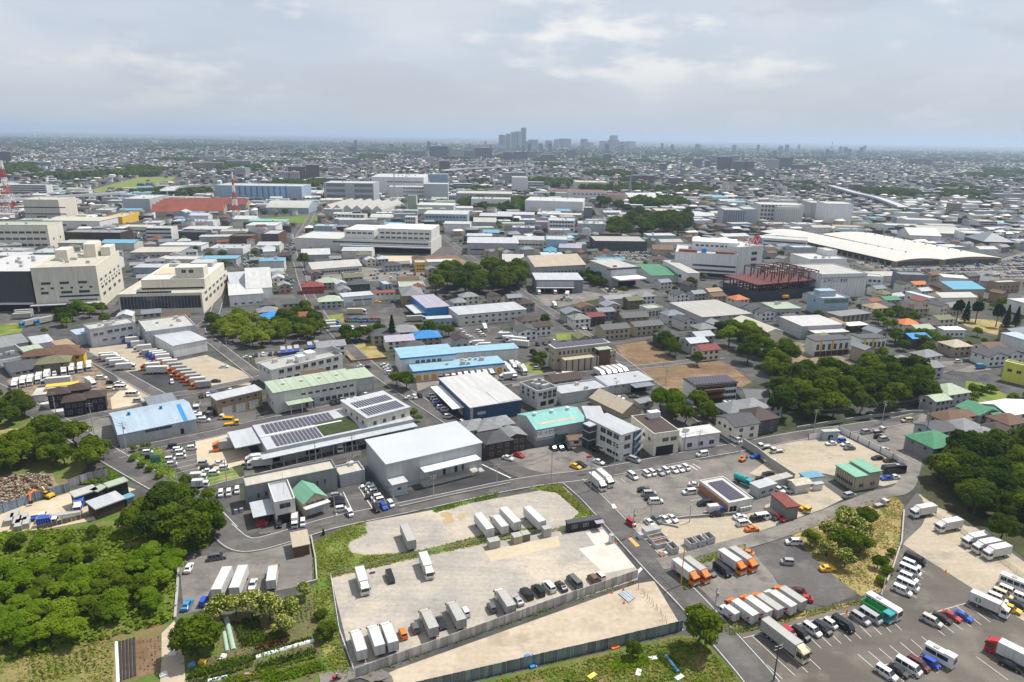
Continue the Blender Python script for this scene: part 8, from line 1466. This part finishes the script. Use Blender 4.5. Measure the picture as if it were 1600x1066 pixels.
# survey stakes and materials on the sand lot
STK=MB().box(-.04,-.04,0,.04,.04,1.5).mesh('stake',[wm('tan')])
for i in range(16):
 f=i/15;x=780+190*f+rng.uniform(-8,8);y=470+230*f+rng.uniform(-8,8);p=GT('D2',(x,y));o=obj('stake',STK,None,(p[0],p[1],.05));tag(o,'thin wooden survey stake on the sand lot','stake','survey stakes on the sand lot',share=True)
def pile(t,x,y,ang,boxes,label,m,name='material_pile',cat='pile'):
 p=GT(t,(x,y));root=empty(name,(p[0],p[1],lotz(*p)+.01),R(ang));tag(root,label,cat)
 for i,b in enumerate(boxes):MB().box(*b).build('plank',m[i%len(m)],root)
pile('D2',722,530,-58,[(-2,-1.4+.45*i,0,2-.1*i,-1.05+.45*i,.25+.05*(i%2)) for i in range(6)],'stack of grey steel panels on the sand lot',[GALV,wm('pblue')]);pile('D2',118,940,-70,[(-2,-.8,0,2,.3,.5),(-2.2,.6,0,2,.8,.2),(-2.2,1.1,0,1.8,1.25,.2)],'blue tarpaulin and pipes on the sand lot',[mat('blue_tarp',(.04,.22,.55),.5),GALV]);pile('D2',180,935,10,[(-1,-.5,0,1,.5,.3),(-.6,-.3,.301,.6,.3,.5)],'small wooden pallet pile on the sand lot',[wm('tan')]);pile('D2',645,850,25,[(-1,-.4,0,1,.4,.3)],'orange plastic barrier on the sand lot',[paint('o')]);pile('D2',945,265,20,[(-1.4,-1,0,.2,.4,.3),(.3,-.6,0,1.3,.5,.5),(-.5,.5,0,.6,1.2,.25)],'rubble and rubbish heap beside the bins',[RUSTM,wm('white'),wm('concrete')])
CONE=MB().tube((0,0,0),(0,0,.7),.22,.04,8).box(-.25,-.25,0,.25,.25,.05).mesh('traffic_cone',[paint('o')])
for t,x,y,l in (('D3',1110,378,'orange cone at the tan lot edge'),('D3',492,632,'orange cone behind the black van'),('D3',408,655,'orange cone behind the white kei wagon'),('D3',762,688,'orange cone beside the green tipper truck'),('D2',648,195,'orange cone beside the ticket booth'),('D2',625,508,'orange cone at the sand lot fence'),('D2',697,490,'orange cone beside the steel panels'),('D2',700,572,'orange cone in front of the steel panels')):p=GT(t,(x,y));o=obj('traffic_cone',CONE,None,(p[0],p[1],lotz(*p)));o.scale=(1.3,)*3;tag(o,l,'cone','traffic cones')
lot('road_marking',ORPAINT,'D2',[(725,168),(745,163),(800,215),(775,222)],'orange patch painted on the road',occ=False).location.z=.06
lot('road_marking',LINE,'C2',[(620,835),(640,832),(655,858),(630,862)],'white arrow mark on the lane',occ=False).location.z=.06
# vegetable beds: rows of plants
def rows(t,a,b,c,n,m,label,hgt=.5,wd=.42,dens=17,size=.15,name='crop_row'):
 A,B_,C_=GT(t,a),GT(t,b),GT(t,c);PP=[]
 for i in range(n):
  f=i/max(1,n-1);s,e=A+(C_-A)*f,B_+(C_-A)*f;l=np.hypot(*(e-s));k=int(l*dens*wd*2);q=rng.random(k)[:,None];P=s+(e-s)*q+rng.normal(0,wd/2.6,(k,2));PP.append(np.concatenate([P,(rng.random(k)*hgt+.08)[:,None]],1))
 P=np.concatenate(PP);P[:,2] += .08;N=rng.normal(size=P.shape);N[:,2]=np.abs(N[:,2])+.6;N /= np.linalg.norm(N,axis=1)[:,None];o=obj(name,quads_mesh(name,P,rng.uniform(.6,1.3,len(P))*size,N,[m]));tag(o,label,'crop',kind='stuff')
def ridge(t,a,b,h,w,m,label,name='soil_ridge',cat='ridge'):
 A,B_=GT(t,a),GT(t,b);d=B_-A;l=np.hypot(*d);bb=MB();n=10
 for i in range(6):
  t0,t1=math.pi*i/6,math.pi*(i+1)/6;bb.poly([(0,-w/2*math.cos(t0),h*math.sin(t0)),(l,-w/2*math.cos(t0),h*math.sin(t0)),(l,-w/2*math.cos(t1),h*math.sin(t1)),(0,-w/2*math.cos(t1),h*math.sin(t1))])
 for x in (0,l):bb.poly([(x,-w/2*math.cos(math.pi*i/6),h*math.sin(math.pi*i/6)) for i in range(7)])
 o=bb.build(name,m,None,(A[0],A[1],lotz(*((A+B_)/2))),math.atan2(d[1],d[0]));tag(o,label,cat,'covers and ridges in the vegetable beds')
GBR=leafmat('pale_crop',(.12,.17,.05),(.20,.25,.08));FILM=mat('white_film',(.62,.66,.62),.45,.12,1.);BLK=mat('black_film',(.03,.03,.032),.5,.3,2.);NET=mat('green_net',(.30,.40,.32),.7,.15,2.)
rows('D0',(1460,690),(1520,850),(1600,660),7,LEAFD,'dark green vegetable rows beside the netted beds');rows('D0',(1180,1010),(1560,905),(1190,1030),2,LEAF,'leafy crop row below the garden bench',.7,.9);rows('D0',(1160,1050),(1420,985),(1200,1090),3,LEAFD,'green crop rows at the lower edge');rows('D1',(10,970),(370,865),(15,990),2,LEAFD,'tall bean row in the vegetable beds',.9,.9);rows('D1',(30,1045),(400,945),(60,1085),4,LEAFB,'bright crop rows at the lower edge',.5,.6);rows('D1',(0,880),(200,810),(0,860),2,LEAFR,'dark reddish crop row',.6,.6);rows('D0',(200,900),(220,1060),(560,850),9,LEAF,'sparse green rows in the lower field',.3,.5,4);rows('D0',(870,800),(880,1010),(990,780),6,LEAFR,'dry stubble rows on the bare plot',.15,.3,2,.1)
rows('D1',(-60,790),(190,745),(-40,840),4,LEAF,'green vegetable rows beside the blossoming trees',.4,.5);rows('D1',(220,560),(240,700),(330,540),5,GBR,'pale green rows under the dark bushes',.3,.45,6);rows('D1',(-180,985),(-20,930),(-170,1010),2,LEAFD,'dark green rows beside the crates',.6,.6);rows('D1',(20,1010),(380,905),(40,1040),2,LEAFB,'second bright row in the vegetable beds',.5,.6);rows('D1',(-40,905),(340,790),(-40,925),2,LEAFD,'low row beside the white film tunnel',.4,.5);rows('D1',(-200,1060),(120,975),(-170,1090),3,LEAF,'broad leafy rows near the compost heap',.6,.6)
for i in range(5):ridge('D0',(748+22*i,812-6*i),(756+22*i,1060-8*i),.22,.5,BLK,'black film covered ridge, %s of the five'%('first','second','third','fourth','fifth')[i])
ridge('D0',(725,815),(738,1066),.2,.7,FILM,'grey film strip at the edge of the bare plot');ridge('D0',(1415,665),(1460,865),.5,1.1,NET,'long netted tunnel bed');ridge('D0',(1400,755),(1420,875),.45,.9,NET,'short netted tunnel bed');ridge('D1',(0,910),(362,805),.5,1.,FILM,'long white film tunnel across the vegetable beds');ridge('D0',(1300,1060),(1425,1030),.4,1.,FILM,'short white film tunnel at the lower edge')
for x,y,c,l in ((1080,890,'white','white plastic crate by the garden trees'),(1200,965,'sky','blue plastic crates at the garden bench'),(1265,945,'yellow','yellow bucket at the garden bench'),(1395,915,'white','white sack on the vegetable beds'),(1545,1030,'tan','brown compost heap in the vegetable beds'),(1025,1025,'white','pale sack at the field edge')):pile('D0',x,y,rng.uniform(0,90),[(-.8,-.5,0,.8,.5,.5),(-.5,-.3,.501,.5,.35,.85)],l,[wm(c)],'garden_clutter','clutter')
for x,y,c,l in ((500,1030,'lime','yellow green sheet in the allotment'),(790,1010,'white','white sheet in the allotment'),(1045,1040,'white','white sack in the allotment'),(880,920,'white','white netting frame in the allotment')):pile('D2',x,y,rng.uniform(0,90),[(-1,-.5,0,1,.5,.35)],l,[wm(c)],'garden_clutter','clutter')
ridge('D2',(960,905),(1040,1010),.6,1.,mat('blue_net',(.04,.16,.35),.6),'blue netting roll in the allotment');rows('D2',(900,900),(1010,1010),(960,890),4,LEAF,'green rows in the allotment',.5,.6);rows('D2',(600,960),(840,900),(640,1000),5,LEAFB,'bright weeds in the allotment',.4,.9)
# rough grass and weeds
def weeds(t,s,n,m,label,size=.16,hgt=.3):
 w=[GT(t,p) for p in shape(t,s)];xs=[p[0] for p in w];ys=[p[1] for p in w];X=rng.uniform(min(xs),max(xs),n*4);Y=rng.uniform(min(ys),max(ys),n*4);k=inpoly(X,Y,w);X,Y=X[k][:n],Y[k][:n]
 c=np.sin(X*.45+1.3)*np.cos(Y*.38)+rng.normal(0,.6,len(X));k=c >-.2;X,Y=X[k],Y[k];P=np.stack([X,Y,rng.random(len(X)) ** 1.5*hgt+.05],1);P[:,2] += .06;N=rng.normal(size=P.shape);N[:,2]=np.abs(N[:,2])+1.1;N /= np.linalg.norm(N,axis=1)[:,None];o=obj('grass',quads_mesh('grass',P,rng.uniform(.5,1.4,len(P))*size,N,m,rng.integers(0,len(m),len(P))));tag(o,label,'grass',kind='stuff')
GB=leafmat('grass_blade',(.11,.18,.02),(.21,.27,.045),.3,.45);GD=leafmat('dry_blade',(.26,.23,.07),(.36,.30,.11),.3,.45)
weeds('','488,848;545,822;572,815;575,835;540,850;555,872;650,862;652,868;516,902;530,1000;553,1052;540,1075;505,1030;490,935',9000,[GB,GB,GD],'rough grass on the verge beside the gravel lot');weeds('','572,868;640,864;700,850;745,838;800,828;850,822;852,832;745,853;655,872;520,903;516,896',5000,[GB,GD],'grass along the inner wire fence');weeds('','825,763;872,755;928,804;890,826;850,836;848,831;885,822;905,800;870,770',3500,[GB,GB,GD],'grass at the corner of the upper lot');weeds('','675,796;780,768;778,776;680,802',1500,[GB],'grass strip before the black yard')
weeds('D0','0,130;700,100;1050,60;1390,60;1300,220;1130,260;700,300;0,330',14000,[GB,LEAFB],'weeds on the slope below the scrap yard',.28,.7);weeds('D0','-100,930;560,830;720,800;700,1066;-100,1066',2600,[GB,GD],'weeds in the lower field',.15,.25);weeds('','1234,832;1345,786;1400,775;1412,790;1406,850;1380,925;1345,932;1290,890;1262,862',7000,[GD],'dry grass among the blossoming trees');weeds('','1118,975;1200,962;1290,950;1372,930;1374,936;1142,994',3500,[GD,GB],'dry grass on the bank above the car park');weeds('','770,1066;1060,998;1090,998;1160,1066',8000,[GB,LEAFB,GD],'weeds in the allotment');weeds('','1052,890;1085,872;1165,851;1168,862;1100,880;1080,890;1082,920;1070,923',2500,[GB],'grass at the truck lot edge');weeds('C0','430,720;660,600;770,670;640,700',3500,[GB,LEAFB],'grass bank below the tree belt',.26,.5);weeds('C0','815,520;1000,470;1110,660;1090,710',3000,[GB],'grass by the road bend');weeds('','560,1052;700,1002;850,950;990,908;992,913;850,958;700,1010;570,1062',1800,[GB],'weeds at the foot of the corrugated fence')
weeds('D0','1380,650;1700,560;2000,440;2050,600;2140,900;2160,1040;1200,1066;1100,900',1100,[GB,LEAF],'weeds between the vegetable beds',.16,.25);weeds('D0','-50,260;1100,260;1100,680;560,830;-50,950',9000,[LEAFB,GB],'undergrowth of the thicket',.32,1.2)
# rubble heap
P=[];w=[GT('C0',p) for p in shape('C0','-100,700;120,660;300,650;330,720;230,790;0,860')];bb=MB();q=random.Random(5);RB=[mat('rubble_'+c,PAL[c],.9,.3,1.) for c in ('beige','tan','brown','concrete','white')]
while len(P)<1300:
 x=q.uniform(min(p[0] for p in w),max(p[0] for p in w));y=q.uniform(min(p[1] for p in w),max(p[1] for p in w))
 if inpoly(np.array(x),np.array(y),w):P.append((x,y));s=q.uniform(.1,.5);z=q.random() ** 2*1.2;a=q.uniform(0,3);m=q.choice([0,1,1,1,2,2,3]);ca,sa=math.cos(a)*s,math.sin(a)*s;bb.prism([(x+ca,y+sa),(x-sa,y+ca),(x-ca*.8,y-sa),(x+sa,y-ca*.7)],max(0,z-.5),z+s*.5,m)
o=bb.build('rubble',RB);tag(o,'heap of brown rubble and broken wood beside the scrap yard','rubble',kind='stuff')
# rider on a red scooter on the lane
p=GT('D1',(505,1042),.5);sc=empty('scooter',(p[0],p[1],.12),R(15));tag(sc,'red delivery scooter on the lane by the vegetable beds','scooter');wmh=MB().tube((0,-.06,0),(0,.06,0),.24,.24,12).mesh('wheel',[TYRE])
for x in (-.55,.6):obj('wheel',wmh,sc,(x,0,.24))
MB().box(-.5,-.14,.3,.25,.14,.48).box(.25,-.18,.3,.45,.18,.95).build('body',paint('r'),sc);MB().box(-.55,-.15,.481,.1,.15,.78).build('seat',CHAS,sc);MB().tube((.42,-.34,1.02),(.42,.34,1.02),.025,.025,6).build('handlebar',CHAS,sc);MB().box(-.95,-.28,.6,-.4,.28,1.15).build('delivery_box',paint('r'),sc)
sk=bpy.data.meshes.new('person');J=[(-.15,0,.82),(-.12,0,1.1),(-.05,0,1.36),(-.02,0,1.5),(.0,0,1.66),(-.03,.2,1.36),(.12,.27,1.12),(.38,.28,1.06),(-.03,-.2,1.36),(.12,-.27,1.12),(.38,-.28,1.06),(.2,.13,.80),(.28,.15,.42),(.36,.15,.36),(.2,-.13,.80),(.28,-.15,.42),(.36,-.15,.36)];Ed=[(0,1),(1,2),(2,3),(3,4),(2,5),(5,6),(6,7),(2,8),(8,9),(9,10),(0,11),(11,12),(12,13),(0,14),(14,15),(15,16)];rad=[.15,.14,.16,.06,.13,.075,.055,.045,.075,.055,.045,.095,.06,.05,.095,.06,.05]
sk.from_pydata(J,Ed,[]);po=obj('person',sk,None,(p[0],p[1],.12),R(15));mo=po.modifiers.new('skin','SKIN');po.modifiers.new('smooth','SUBSURF').render_levels=1
for v,r in zip(sk.skin_vertices[0].data,rad):v.radius=(r,r)
sk.skin_vertices[0].data[0].use_root=True;sk.materials.append(mat('navy_jacket',(.03,.04,.08),.8));tag(po,'rider in dark jacket and white helmet sitting on the red scooter','person');hb=MB();n=8
for i in range(n):
 for j in range(5):
  f=lambda a,e:(.15*math.cos(e)*math.cos(a),.14*math.cos(e)*math.sin(a),.15*math.sin(e));a0,a1=6.283*i/n,6.283*(i+1)/n;e0,e1=-.6+2.17*j/5,-.6+2.17*(j+1)/5;hb.poly([f(a0,e0),f(a1,e0),f(a1,e1),f(a0,e1)])
hb.build('helmet',wm('white'),po,(.0,0,1.68))
# ================================================================== labels that would clash get their place in the row
from collections import defaultdict
ORD=['first','second','third','fourth','fifth','sixth','seventh','eighth','ninth','tenth','eleventh','twelfth','thirteenth','fourteenth','fifteenth']
dd=defaultdict(list)
for o,s in TOPS:
 if not s:dd[o['label']].append(o)
for lab,os_ in dd.items():
 if len(os_)<2:continue
 os_.sort(key=lambda o:PR(o.location[0],o.location[1],0)[0])
 for i,o in enumerate(os_):
  n=len(os_);pos={0:'leftmost',n-1:'rightmost'}.get(i) if n >2 else ('the left one','the right one')[i]
  o['label']=(' '.join(lab.split()[:13])+', '+(pos or ORD[min(i,14)]+' from left'))
# ================================================================== the air
hz=MB();hz.box(-60000,-6000,-1,60000,104000,262);hm=bpy.data.materials.new('haze');hm.use_nodes=True;t=hm.node_tree;t.nodes.clear();ou=node(t,'ShaderNodeOutputMaterial');pv=node(t,'ShaderNodeVolumePrincipled');pv.inputs['Color'].default_value=(.53,.66,.85,1);pv.inputs['Density'].default_value=0.8e-4;pv.inputs['Anisotropy'].default_value=.25;t.links.new(pv.outputs[0],ou.inputs['Volume'])
o=hz.build('haze',hm);o['kind']='stuff';o['label']='pale summer haze over the town'
